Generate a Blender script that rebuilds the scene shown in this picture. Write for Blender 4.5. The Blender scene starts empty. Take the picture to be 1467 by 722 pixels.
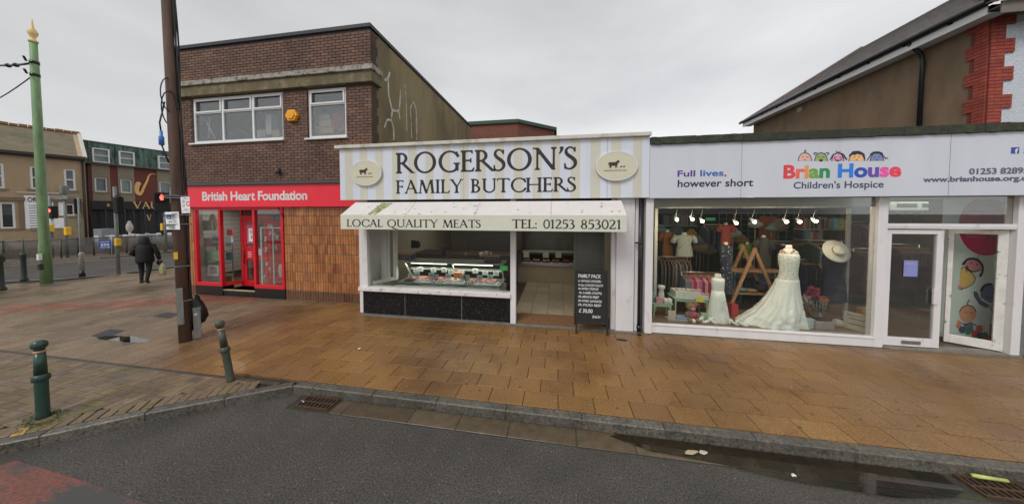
import bpy, bmesh, math, random
import numpy as np
from mathutils import Vector, Matrix
random.seed(7)
SC = bpy.context.scene
COL = SC.collection
R = math.radians
# ------------------------------------------------------------------ camera
CAMZ = 2.55
FPX, CX, CY, PW = 395.0, 733.5, 318.0, 1467.0
YAW = math.atan(64.5 / FPX); PIT = math.atan(13 / FPX)
cd = bpy.data.cameras.new('camera'); cam = bpy.data.objects.new('camera', cd); COL.objects.link(cam)
cam.location = (0, 0, CAMZ); cam.rotation_euler = (R(90) - PIT, 0, YAW)
cd.sensor_width = 36; cd.lens = 36 * FPX / PW; cd.shift_y = -43 / PW
cd.clip_start = .05; cd.clip_end = 3000
SC.camera = cam
SC.view_settings.view_transform = 'Standard'; SC.view_settings.look = 'None'
SC.view_settings.gamma = 1; SC.view_settings.use_curve_mapping = False
SC.view_settings.exposure = EXPO = 0.06
# ------------------------------------------------------------------ sky and sun (overcast)
SUN_EL, SUN_AZ = R(48), R(205)      # azimuth clockwise from +Y: behind the camera, a little to its left
w = bpy.data.worlds.new("World"); SC.world = w; w.use_nodes = True
nt = w.node_tree; nt.nodes.clear()
def N(nt, t, **k):
    n = nt.nodes.new(t)
    for a, b in k.items():
        if a.startswith('i_'): n.inputs[int(a[2:]) if a[2:].isdigit() else a[2:]].default_value = b
        else: setattr(n, a, b)
    return n
sky = N(nt, 'ShaderNodeTexSky', sky_type='NISHITA', sun_disc=False)
sky.sun_elevation = SUN_EL; sky.sun_rotation = SUN_AZ; sky.air_density = 1; sky.dust_density = 4
bw = N(nt, 'ShaderNodeRGBToBW'); nt.links.new(sky.outputs[0], bw.inputs[0])
tc = N(nt, 'ShaderNodeTexCoord')
mp = N(nt, 'ShaderNodeMapping'); mp.inputs['Scale'].default_value = (1, 1, 2.6); mp.inputs['Location'].default_value = (3.1, 1.4, .3)
nt.links.new(tc.outputs['Generated'], mp.inputs[0])
nz = N(nt, 'ShaderNodeTexNoise'); nz.inputs['Scale'].default_value = 1.5; nz.inputs['Detail'].default_value = 8; nz.inputs['Roughness'].default_value = .5
nt.links.new(mp.outputs[0], nz.inputs['Vector'])
cr = N(nt, 'ShaderNodeValToRGB')
cr.color_ramp.elements[0].position = .34; cr.color_ramp.elements[0].color = (6.7, 6.85, 7.1, 1)
cr.color_ramp.elements[1].position = .66; cr.color_ramp.elements[1].color = (8.9, 9.0, 9.1, 1)
nt.links.new(nz.outputs[0], cr.inputs[0])
# overcast cloud layer: lighter towards the horizon as in the photograph
sx = N(nt, 'ShaderNodeSeparateXYZ'); nt.links.new(tc.outputs['Generated'], sx.inputs[0])
mr = N(nt, 'ShaderNodeMapRange'); mr.inputs[1].default_value = 0; mr.inputs[2].default_value = .6; mr.inputs[3].default_value = 1.25; mr.inputs[4].default_value = .95
nt.links.new(sx.outputs[2], mr.inputs[0])
sx2_ = N(nt, 'ShaderNodeMapRange'); sx2_.inputs[1].default_value = -.8; sx2_.inputs[2].default_value = .3; sx2_.inputs[3].default_value = .82; sx2_.inputs[4].default_value = 1.08; nt.links.new(sx.outputs[0], sx2_.inputs[0])   # the cloud is thicker to the west (left)
mm0 = N(nt, 'ShaderNodeMath', operation='MULTIPLY'); nt.links.new(mr.outputs[0], mm0.inputs[0]); nt.links.new(sx2_.outputs[0], mm0.inputs[1])
vm = N(nt, 'ShaderNodeVectorMath', operation='SCALE'); nt.links.new(cr.outputs[0], vm.inputs[0]); nt.links.new(mm0.outputs[0], vm.inputs['Scale'])
mx = N(nt, 'ShaderNodeMix', data_type='RGBA'); mx.inputs[0].default_value = .9
nt.links.new(bw.outputs[0], mx.inputs[6]); nt.links.new(vm.outputs[0], mx.inputs[7])
bg = N(nt, 'ShaderNodeBackground'); bg.inputs[1].default_value = .090
nt.links.new(mx.outputs[2], bg.inputs[0])
wo = N(nt, 'ShaderNodeOutputWorld'); nt.links.new(bg.outputs[0], wo.inputs[0])
sl = bpy.data.lights.new('sun', 'SUN'); sl.energy = 1.45; sl.angle = R(24); sl.color = (1, .985, .96)
so = bpy.data.objects.new('sun', sl); COL.objects.link(so)
sd = Vector((math.sin(SUN_AZ) * math.cos(SUN_EL), math.cos(SUN_AZ) * math.cos(SUN_EL), math.sin(SUN_EL)))
so.rotation_euler = sd.to_track_quat('Z', 'Y').to_euler()
# ------------------------------------------------------------------ measuring helper (pixel of the photo -> point on a real plane)
_f = Vector((-math.sin(YAW) * math.cos(PIT), math.cos(YAW) * math.cos(PIT), -math.sin(PIT)))
_r = Vector((math.cos(YAW), math.sin(YAW), 0)); _u = _r.cross(_f)
def ray(x, y): return _f * FPX + _r * (x - CX) - _u * (y - CY)
def at(x, y, Y):
    d = ray(x, y); p = d * (Y / d.y); return Vector((p.x, Y, p.z + CAMZ))
def gp(x, y, z=.12):
    d = ray(x, y); p = d * ((z - CAMZ) / d.z); return Vector((p.x, p.y, z))
def atZ(x, y, Z):      # optical depth
    d = ray(x, y) * (Z / FPX); return Vector((d.x, d.y, d.z + CAMZ))
def view(p):
    v = Vector(p) - Vector((0, 0, CAMZ)); z = v.dot(_f)
    if z <= .1: return None
    return CX + FPX * v.dot(_r) / z, CY - FPX * v.dot(_u) / z
# ------------------------------------------------------------------ materials
def lin(r, g, b, k=.88):
    def f(c):
        c = c / 255; return (c / 12.92 if c <= .04045 else ((c + .055) / 1.055) ** 2.4)
    return tuple(min(.9, f(c) / k) for c in (r, g, b))
MATS = {}
def mat(name, col, rough=.6, var=.12, sc=6, bump=0, bsc=60, metal=0, attr=False, spec=.5, emit=None, es=1,
        col2=None, c2sc=2, c2lo=.5, c2hi=.7, rvar=0, rsc=2, stretch=(1, 1, 1), detail=5, bdist=.01, coat=0, speck=None, grain=None):
    if name in MATS: return MATS[name]
    m = bpy.data.materials.new(name); m.use_nodes = True; t = m.node_tree; L = t.links.new
    p = t.nodes['Principled BSDF']; p.inputs['Roughness'].default_value = rough; p.inputs['Metallic'].default_value = metal
    p.inputs['Specular IOR Level'].default_value = spec; p.inputs['Coat Weight'].default_value = coat
    g = N(t, 'ShaderNodeNewGeometry'); mpn = N(t, 'ShaderNodeMapping'); mpn.inputs['Scale'].default_value = stretch
    L(g.outputs['Position'], mpn.inputs[0]); pos = mpn.outputs[0]
    def noise(s, d=detail, ro=.6):
        n = N(t, 'ShaderNodeTexNoise'); n.inputs['Scale'].default_value = s; n.inputs['Detail'].default_value = d; n.inputs['Roughness'].default_value = ro
        L(pos, n.inputs['Vector']); return n.outputs[0]
    out = None
    base = N(t, 'ShaderNodeRGB'); base.outputs[0].default_value = (*col, 1); out = base.outputs[0]
    if col2:
        mrr = N(t, 'ShaderNodeMapRange'); mrr.inputs[1].default_value = c2lo; mrr.inputs[2].default_value = c2hi; L(noise(c2sc, 8, .65), mrr.inputs[0])
        mm = N(t, 'ShaderNodeMix', data_type='RGBA'); L(mrr.outputs[0], mm.inputs[0]); L(out, mm.inputs[6]); mm.inputs[7].default_value = (*col2, 1); out = mm.outputs[2]
    if attr:
        a = N(t, 'ShaderNodeAttribute', attribute_name='tone'); mm = N(t, 'ShaderNodeMix', data_type='RGBA', blend_type='MULTIPLY'); mm.inputs[0].default_value = 1
        L(out, mm.inputs[6]); L(a.outputs[0], mm.inputs[7]); out = mm.outputs[2]
    if var:
        mrr = N(t, 'ShaderNodeMapRange'); mrr.inputs[1].default_value = .25; mrr.inputs[2].default_value = .75; mrr.inputs[3].default_value = 1 - var; mrr.inputs[4].default_value = 1 + var
        L(noise(sc), mrr.inputs[0])
        v = N(t, 'ShaderNodeVectorMath', operation='SCALE'); L(out, v.inputs[0]); L(mrr.outputs[0], v.inputs['Scale']); out = v.outputs[0]
    if grain:      # (scale, amount): fine aggregate
        mrr = N(t, 'ShaderNodeMapRange'); mrr.inputs[1].default_value = .3; mrr.inputs[2].default_value = .7; mrr.inputs[3].default_value = 1 - grain[1]; mrr.inputs[4].default_value = 1 + grain[1]
        L(noise(grain[0], 2, .8), mrr.inputs[0]); v = N(t, 'ShaderNodeVectorMath', operation='SCALE'); L(out, v.inputs[0]); L(mrr.outputs[0], v.inputs['Scale']); out = v.outputs[0]
    if speck:      # (scale, threshold, colour)
        vo = N(t, 'ShaderNodeTexVoronoi'); vo.inputs['Scale'].default_value = speck[0]; L(pos, vo.inputs['Vector'])
        sp = N(t, 'ShaderNodeSeparateColor'); L(vo.outputs['Color'], sp.inputs[0])
        c1 = N(t, 'ShaderNodeMath', operation='LESS_THAN'); L(sp.outputs[0], c1.inputs[0]); c1.inputs[1].default_value = speck[1]
        c3 = N(t, 'ShaderNodeMath', operation='LESS_THAN'); L(vo.outputs['Distance'], c3.inputs[0]); c3.inputs[1].default_value = .35
        c4 = N(t, 'ShaderNodeMath', operation='MULTIPLY'); L(c1.outputs[0], c4.inputs[0]); L(c3.outputs[0], c4.inputs[1])
        mm = N(t, 'ShaderNodeMix', data_type='RGBA'); L(c4.outputs[0], mm.inputs[0]); L(out, mm.inputs[6]); mm.inputs[7].default_value = (*speck[2], 1); out = mm.outputs[2]
    L(out, p.inputs['Base Color'])
    if rvar:
        mrr = N(t, 'ShaderNodeMapRange'); mrr.inputs[1].default_value = .35; mrr.inputs[2].default_value = .65; mrr.inputs[3].default_value = max(.03, rough - rvar); mrr.inputs[4].default_value = min(1, rough + rvar)
        L(noise(rsc, 4), mrr.inputs[0]); L(mrr.outputs[0], p.inputs['Roughness'])
    if bump:
        b = N(t, 'ShaderNodeBump'); b.inputs['Strength'].default_value = bump; b.inputs['Distance'].default_value = bdist
        L(noise(bsc, 3), b.inputs['Height']); L(b.outputs[0], p.inputs['Normal'])
    if emit: p.inputs['Emission Color'].default_value = (*emit, 1); p.inputs['Emission Strength'].default_value = es
    MATS[name] = m; return m
def glassmat(name, tint=(.9, .93, .92), f=1.0, ior=1.5, dirt=0.0):
    m = bpy.data.materials.new(name); m.use_nodes = True; t = m.node_tree; t.nodes.clear(); L = t.links.new
    o = N(t, 'ShaderNodeOutputMaterial'); tr = N(t, 'ShaderNodeBsdfTransparent'); tr.inputs[0].default_value = (*tint, 1)
    gl = N(t, 'ShaderNodeBsdfGlossy'); gl.inputs['Roughness'].default_value = .015
    fr = N(t, 'ShaderNodeFresnel'); fr.inputs[0].default_value = ior
    mu = N(t, 'ShaderNodeMath', operation='MULTIPLY'); mu.inputs[1].default_value = f; L(fr.outputs[0], mu.inputs[0])
    mi = N(t, 'ShaderNodeMixShader'); L(mu.outputs[0], mi.inputs[0]); L(tr.outputs[0], mi.inputs[1]); L(gl.outputs[0], mi.inputs[2])
    last = mi.outputs[0]
    if dirt:
        df = N(t, 'ShaderNodeBsdfDiffuse'); df.inputs[0].default_value = (.5, .5, .47, 1)
        m2 = N(t, 'ShaderNodeMixShader'); m2.inputs[0].default_value = dirt; L(last, m2.inputs[1]); L(df.outputs[0], m2.inputs[2]); last = m2.outputs[0]
    L(last, o.inputs[0]); MATS[name] = m; return m
# ------------------------------------------------------------------ mesh builder
class MB:
    def __init__(s): s.v = []; s.f = []; s.m = []; s.smooth = []; s.t = []; s.cm = 0; s.cs = False; s.ct = (1, 1, 1)
    def _f(s, idx): s.f.append(idx); s.m.append(s.cm); s.smooth.append(s.cs); s.t.append(s.ct)
    def face(s, pts): n = len(s.v); s.v += [tuple(p) for p in pts]; s._f(list(range(n, n + len(pts)))); return s
    def box(s, x0, x1, y0, y1, z0, z1, M=None):
        n = len(s.v); c = [(x, y, z) for z in (z0, z1) for y in (y0, y1) for x in (x0, x1)]
        if M: c = [tuple(M @ Vector(p)) for p in c]
        s.v += c
        for q in ((0, 2, 3, 1), (4, 5, 7, 6), (0, 1, 5, 4), (2, 6, 7, 3), (0, 4, 6, 2), (1, 3, 7, 5)): s._f([n + i for i in q])
        return s
    def prism(s, pts, axis, a, b):
        # pts 2-D polygon, extruded along axis ('x','y','z') from a to b
        def P(u, v, w): return {'x': (w, u, v), 'y': (u, w, v), 'z': (u, v, w)}[axis]
        n = len(s.v); k = len(pts)
        s.v += [P(u, v, a) for u, v in pts] + [P(u, v, b) for u, v in pts]
        s._f([n + i for i in range(k)][::-1]); s._f([n + k + i for i in range(k)])
        for i in range(k): j = (i + 1) % k; s._f([n + i, n + j, n + k + j, n + k + i])
        return s
    def tube(s, pts, r, seg=8, cap=True):
        pts = [Vector(p) for p in pts]; rs = r if isinstance(r, (list, tuple)) else [r] * len(pts)
        n = len(s.v); up = None
        for i, p in enumerate(pts):
            d = (pts[min(i + 1, len(pts) - 1)] - pts[max(i - 1, 0)]).normalized()
            if up is None: up = d.orthogonal().normalized()
            a = (up - d * up.dot(d))
            a = a.normalized() if a.length > 1e-6 else d.orthogonal().normalized()
            up = a; b = d.cross(a)
            for k in range(seg): t = 2 * math.pi * k / seg; s.v.append(tuple(p + (a * math.cos(t) + b * math.sin(t)) * rs[i]))
        sm = s.cs; s.cs = True
        for i in range(len(pts) - 1):
            for k in range(seg): l = (k + 1) % seg; s._f([n + i * seg + k, n + i * seg + l, n + (i + 1) * seg + l, n + (i + 1) * seg + k])
        s.cs = sm
        if cap: s._f([n + k for k in range(seg)][::-1]); s._f([n + (len(pts) - 1) * seg + k for k in range(seg)])
        return s
    def lathe(s, prof, c=(0, 0, 0), seg=24, sx=1, sy=1, smooth=True, M=None):
        n = len(s.v); sm = s.cs; s.cs = smooth
        for r, z in prof:
            for k in range(seg):
                t = 2 * math.pi * k / seg; p = Vector((r * math.cos(t) * sx, r * math.sin(t) * sy, z))
                if M: p = M @ p
                s.v.append((p.x + c[0], p.y + c[1], p.z + c[2]))
        for i in range(len(prof) - 1):
            for k in range(seg): l = (k + 1) % seg; s._f([n + i * seg + k, n + i * seg + l, n + (i + 1) * seg + l, n + (i + 1) * seg + k])
        s.cs = sm
        if prof[0][0] > 1e-4: s._f([n + k for k in range(seg)][::-1])
        if prof[-1][0] > 1e-4: s._f([n + (len(prof) - 1) * seg + k for k in range(seg)])
        return s
    def ball(s, c, rx, ry=None, rz=None, seg=12, rings=8, M=None):
        ry = ry or rx; rz = rz or rx
        prof = [(max(1e-5, math.sin(math.pi * i / rings)), -math.cos(math.pi * i / rings)) for i in range(rings + 1)]
        MM = Matrix.Diagonal((rx, ry, rz, 1)); MM = (M @ MM) if M else MM
        return s.lathe(prof, c, seg, M=MM)
    def poly2(s, verts2, faces, fn):
        n = len(s.v); s.v += [tuple(fn(*p)) for p in verts2]
        for f in faces: s._f([n + i for i in f])
        return s
    def mesh(s, name, mats, attr=False):
        me = bpy.data.meshes.new(name); me.from_pydata(s.v, [], s.f)
        for m in (mats if isinstance(mats, (list, tuple)) else [mats]): me.materials.append(m)
        me.polygons.foreach_set('material_index', s.m); me.polygons.foreach_set('use_smooth', s.smooth)
        if attr:
            ca = me.color_attributes.new('tone', 'FLOAT_COLOR', 'CORNER'); arr = []
            for f, t in zip(s.f, s.t): arr += [t[0], t[1], t[2], 1.0] * len(f)
            ca.data.foreach_set('color', arr)
        me.update(); return me
OFF = {}
def link(name, data, parent=None):
    o = bpy.data.objects.new(name, data); COL.objects.link(o)
    if parent: o.parent = parent
    return o
def tag(o, label=None, cat=None, group=None, kind=None):
    if label: o['label'] = label
    if cat: o['category'] = cat
    if group: o['group'] = group
    if kind: o['kind'] = kind
    return o
def thing(name, label, cat, loc=(0, 0, 0), group=None, rz=0):
    o = link(name, None); o.location = loc; o.rotation_euler = (0, 0, rz); OFF[o.name] = Vector(loc) if not rz else Vector((0, 0, 0))
    o.empty_display_size = .1
    return tag(o, label, cat, group)
def part(name, mb, m, parent=None, bev=0, attr=False, label=None, kind=None, local=False, seg=2):
    if parent is not None and not local:
        off = OFF.get(parent.name, Vector((0, 0, 0)))
        if off.length: mb.v = [(x - off.x, y - off.y, z - off.z) for x, y, z in mb.v]
    me = mb.mesh(name, m, attr); o = link(name, me, parent)
    if parent is not None and parent.type == 'MESH' and False: pass
    if parent is not None: OFF[o.name] = OFF.get(parent.name, Vector((0, 0, 0)))
    if bev:
        b = o.modifiers.new('bevel', 'BEVEL'); b.width = bev; b.segments = seg; b.limit_method = 'ANGLE'; b.angle_limit = R(40); b.harden_normals = False
    if label: o['label'] = label
    if kind: o['kind'] = kind
    return o
def single(name, mb, m, label, cat, group=None, bev=0, attr=False, kind=None):
    # one-mesh thing: origin moved to base centre
    xs = [v[0] for v in mb.v]; ys = [v[1] for v in mb.v]; zs = [v[2] for v in mb.v]
    c = Vector(((min(xs) + max(xs)) / 2, (min(ys) + max(ys)) / 2, min(zs)))
    mb.v = [(x - c.x, y - c.y, z - c.z) for x, y, z in mb.v]
    o = part(name, mb, m, None, bev, attr); o.location = c; OFF[o.name] = c
    return tag(o, label, cat, group, kind)
def struct(name, mb, m, attr=False, bev=0, kind='structure'):
    o = part(name, mb, m, None, bev, attr); o['kind'] = kind; OFF[o.name] = Vector((0, 0, 0)); return o
def copy_tree(o, parent=None):
    c = o.copy(); COL.objects.link(c); c.parent = parent
    for ch in list(o.children): copy_tree(ch, c)
    return c
# pieces: chamfered blocks; the nearest `limit` become parts that share meshes, the rest one joined "stuff" part
_PC = {}
def _block(mb, cx, cy, cz, sx, sy, sz, face, ch):
    # face: '-y' or '+z' or '-x' or '+x' : the chamfered side
    x0, x1, y0, y1, z0, z1 = cx - sx / 2, cx + sx / 2, cy - sy / 2, cy + sy / 2, cz - sz / 2, cz + sz / 2
    n = len(mb.v)
    if face == '+z': a = [(x0, y0, z0), (x1, y0, z0), (x1, y1, z0), (x0, y1, z0)]; b = [(x, y, z1 - ch) for x, y, z in a]; c = [(x0 + ch, y0 + ch, z1), (x1 - ch, y0 + ch, z1), (x1 - ch, y1 - ch, z1), (x0 + ch, y1 - ch, z1)]
    elif face == '-y': a = [(x0, y1, z0), (x1, y1, z0), (x1, y1, z1), (x0, y1, z1)]; b = [(x, y0 + ch, z) for x, y, z in a]; c = [(x0 + ch, y0, z0 + ch), (x1 - ch, y0, z0 + ch), (x1 - ch, y0, z1 - ch), (x0 + ch, y0, z1 - ch)]
    elif face == '-x': a = [(x1, y1, z0), (x1, y0, z0), (x1, y0, z1), (x1, y1, z1)]; b = [(x0 + ch, y, z) for x, y, z in a]; c = [(x0, y1 - ch, z0 + ch), (x0, y0 + ch, z0 + ch), (x0, y0 + ch, z1 - ch), (x0, y1 - ch, z1 - ch)]
    else: a = [(x0, y0, z0), (x0, y1, z0), (x0, y1, z1), (x0, y0, z1)]; b = [(x1 - ch, y, z) for x, y, z in a]; c = [(x1, y0 + ch, z0 + ch), (x1, y1 - ch, z0 + ch), (x1, y1 - ch, z1 - ch), (x1, y0 + ch, z1 - ch)]
    mb.v += a + b + c
    for k in range(4):
        l = (k + 1) % 4; mb._f([n + k, n + l, n + 4 + l, n + 4 + k]); mb._f([n + 4 + k, n + 4 + l, n + 8 + l, n + 8 + k])
    mb._f([n + 8, n + 9, n + 10, n + 11])
def pieces(name, blocks, m, parent, face='+z', ch=.004, limit=300, stuffname=None, top=False, rotfn=None):
    # blocks: (cx, cy, cz, sx, sy, sz, tone[, rz])
    off = OFF.get(parent.name, Vector((0, 0, 0))) if parent else Vector((0, 0, 0))
    def score(b):
        q = view((b[0], b[1], b[2]))
        if q is None or not (-15 < q[0] < 1482 and -15 < q[1] < 737): return 1e6 + (Vector(b[:3]) - Vector((0, 0, CAMZ))).length
        return (Vector(b[:3]) - Vector((0, 0, CAMZ))).length
    bl = sorted(blocks, key=score) if len(blocks) > limit else blocks
    for b in bl[:limit]:
        key = (name, m.name, face, round(b[3], 3), round(b[4], 3), round(b[5], 3), tuple(round(c, 3) for c in b[6]))
        if key not in _PC:
            k = MB(); k.ct = b[6]; _block(k, 0, 0, 0, b[3], b[4], b[5], face, ch); _PC[key] = k.mesh(name, m, True)
        o = link(name, _PC[key], parent); o.location = Vector(b[:3]) - off
        if len(b) > 7: o.rotation_euler = (0, 0, b[7])
    if len(bl) > limit:
        k = MB()
        for b in bl[limit:]:
            k.ct = b[6]; n0 = len(k.v); _block(k, 0, 0, 0, b[3], b[4], b[5], face, ch)
            cs, sn = (math.cos(b[7]), math.sin(b[7])) if len(b) > 7 else (1, 0)
            for i in range(n0, len(k.v)):
                x, y, z = k.v[i]; k.v[i] = (x * cs - y * sn + b[0], x * sn + y * cs + b[1], z + b[2])
        o = part(stuffname or name + 's', k, m, parent, attr=True); o['kind'] = 'stuff'
# ------------------------------------------------------------------ flat print: shapes rasterised as signed distance fields, then contoured
def sBox(x0, y0, x1, y1):
    return lambda X, Y: np.maximum(np.maximum(x0 - X, X - x1), np.maximum(y0 - Y, Y - y1))
def sSeg(pts, w):
    ws = w if isinstance(w, (list, tuple)) else [w] * len(pts)
    def f(X, Y):
        d = np.full(X.shape, 9.0)
        for (a, wa), (b, wb) in zip(list(zip(pts, ws))[:-1], list(zip(pts, ws))[1:]):
            bx, by = b[0] - a[0], b[1] - a[1]; L2 = bx * bx + by * by + 1e-12
            h = np.clip(((X - a[0]) * bx + (Y - a[1]) * by) / L2, 0, 1)
            d = np.minimum(d, np.hypot(X - a[0] - h * bx, Y - a[1] - h * by) - (wa + h * (wb - wa)) / 2)
        return d
    return f
def sEll(cx, cy, a, b): return lambda X, Y: (np.hypot((X - cx) / a, (Y - cy) / b) - 1) * min(a, b)
def sSub(p, q): return lambda X, Y: np.maximum(p(X, Y), -q(X, Y))
def sAnd(p, q): return lambda X, Y: np.maximum(p(X, Y), q(X, Y))
def sPoly(pts):
    def f(X, Y):
        ins = np.zeros(X.shape, bool); d = np.full(X.shape, 9.0); n = len(pts)
        for i in range(n):
            x1, y1 = pts[i]; x2, y2 = pts[(i + 1) % n]; bx, by = x2 - x1, y2 - y1; L2 = bx * bx + by * by + 1e-12
            h = np.clip(((X - x1) * bx + (Y - y1) * by) / L2, 0, 1); d = np.minimum(d, np.hypot(X - x1 - h * bx, Y - y1 - h * by))
            if y1 != y2:
                c = ((y1 > Y) != (y2 > Y)) & (X < (x2 - x1) * (Y - y1) / (y2 - y1) + x1); ins ^= c
        return np.where(ins, -d, d)
    return f
def smoothpts(pts, n=6):
    # Catmull-Rom
    P = [np.array(p, float) for p in pts]; P = [2 * P[0] - P[1]] + P + [2 * P[-1] - P[-2]]; out = []
    for i in range(1, len(P) - 2):
        for k in range(n):
            t = k / n; out.append(tuple(.5 * ((2 * P[i]) + (-P[i - 1] + P[i + 1]) * t + (2 * P[i - 1] - 5 * P[i] + 4 * P[i + 1] - P[i + 2]) * t * t + (-P[i - 1] + 3 * P[i] - 3 * P[i + 1] + P[i + 2]) * t ** 3)))
    out.append(tuple(P[-2])); return out
def contour(prims, bbox, res, grow=0):
    x0, y0, x1, y1 = bbox; nx = max(2, int((x1 - x0) / res)); ny = max(2, int((y1 - y0) / res))
    xs = np.linspace(x0, x1, nx + 1); ys = np.linspace(y0, y1, ny + 1); X, Y = np.meshgrid(xs, ys)
    F = np.full(X.shape, 9.0)
    for p in prims: F = np.minimum(F, p(X, Y))
    F = F - grow; ins = F < 0; V = []; Fc = []; ids = {}
    def vid(x, y):
        k = (round(x, 6), round(y, 6))
        if k not in ids: ids[k] = len(V); V.append(k)
        return ids[k]
    for j in range(ny):
        i = 0
        while i < nx:
            c = (ins[j, i], ins[j, i + 1], ins[j + 1, i + 1], ins[j + 1, i])
            if all(c):
                i2 = i
                while i2 < nx and ins[j, i2 + 1] and ins[j + 1, i2 + 1]: i2 += 1
                Fc.append([vid(xs[i], ys[j]), vid(xs[i2], ys[j]), vid(xs[i2], ys[j + 1]), vid(xs[i], ys[j + 1])]); i = i2; continue
            if any(c):
                cor = [(xs[i], ys[j], F[j, i]), (xs[i + 1], ys[j], F[j, i + 1]), (xs[i + 1], ys[j + 1], F[j + 1, i + 1]), (xs[i], ys[j + 1], F[j + 1, i])]
                poly = []
                for k in range(4):
                    a = cor[k]; b = cor[(k + 1) % 4]
                    if a[2] < 0: poly.append(vid(a[0], a[1]))
                    if (a[2] < 0) != (b[2] < 0):
                        t = a[2] / (a[2] - b[2]); poly.append(vid(a[0] + t * (b[0] - a[0]), a[1] + t * (b[1] - a[1])))
                pp = []
                for q in poly:
                    if not pp or pp[-1] != q: pp.append(q)
                if len(pp) > 2 and pp[0] == pp[-1]: pp.pop()
                if len(pp) > 2: Fc.append(pp)
            i += 1
    return V, Fc
T, TH, SF = .115, .048, .035
def _stem(x, y0=0, y1=1, w=T, ft=True, hd=True, e=.075):
    o = [sBox(x, y0, x + w, y1)]
    if ft: o += [sBox(x - e, y0, x + w + e, y0 + SF), sPoly([(x - e * .6, y0 + SF), (x, y0 + .1), (x + w, y0 + .1), (x + w + e * .6, y0 + SF)])]
    if hd: o += [sBox(x - e, y1 - SF, x + w + e, y1), sPoly([(x - e * .6, y1 - SF), (x, y1 - .1), (x + w, y1 - .1), (x + w + e * .6, y1 - SF)])]
    return o
def _dg(x0, y0, x1, y1, w): h = w / 2; return [sPoly([(x0 - h, y0), (x0 + h, y0), (x1 + h, y1), (x1 - h, y1)])]
def _ring(cx, cy, a, b, t=T, th=TH, dx=0): return sSub(sEll(cx, cy, a, b), sEll(cx + dx, cy, a - t, b - th))
def _sf(x, y, e=.1): return [sBox(x - e, y, x + e, y + SF)]
def _S():
    p = [(.40, .80), (.34, .93), (.22, .985), (.10, .92), (.07, .76), (.16, .62), (.30, .50), (.41, .36), (.41, .17), (.29, .03), (.14, .015), (.055, .10), (.03, .23)]
    w = [.03, .035, .045, .06, .09, .115, .125, .115, .09, .06, .04, .035, .03]
    q = smoothpts(p, 4); ww = list(np.interp(np.linspace(0, 1, len(q)), np.linspace(0, 1, len(w)), w))
    return [sSeg(q, ww), sSeg([(.41, .97), (.40, .78)], .028), sSeg([(.035, .03), (.025, .25)], .028)]
def pen(p, w, n=5):
    q = smoothpts(p, n); return [sSeg(q, list(np.interp(np.linspace(0, 1, len(q)), np.linspace(0, 1, len(w)), w)))]
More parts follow.
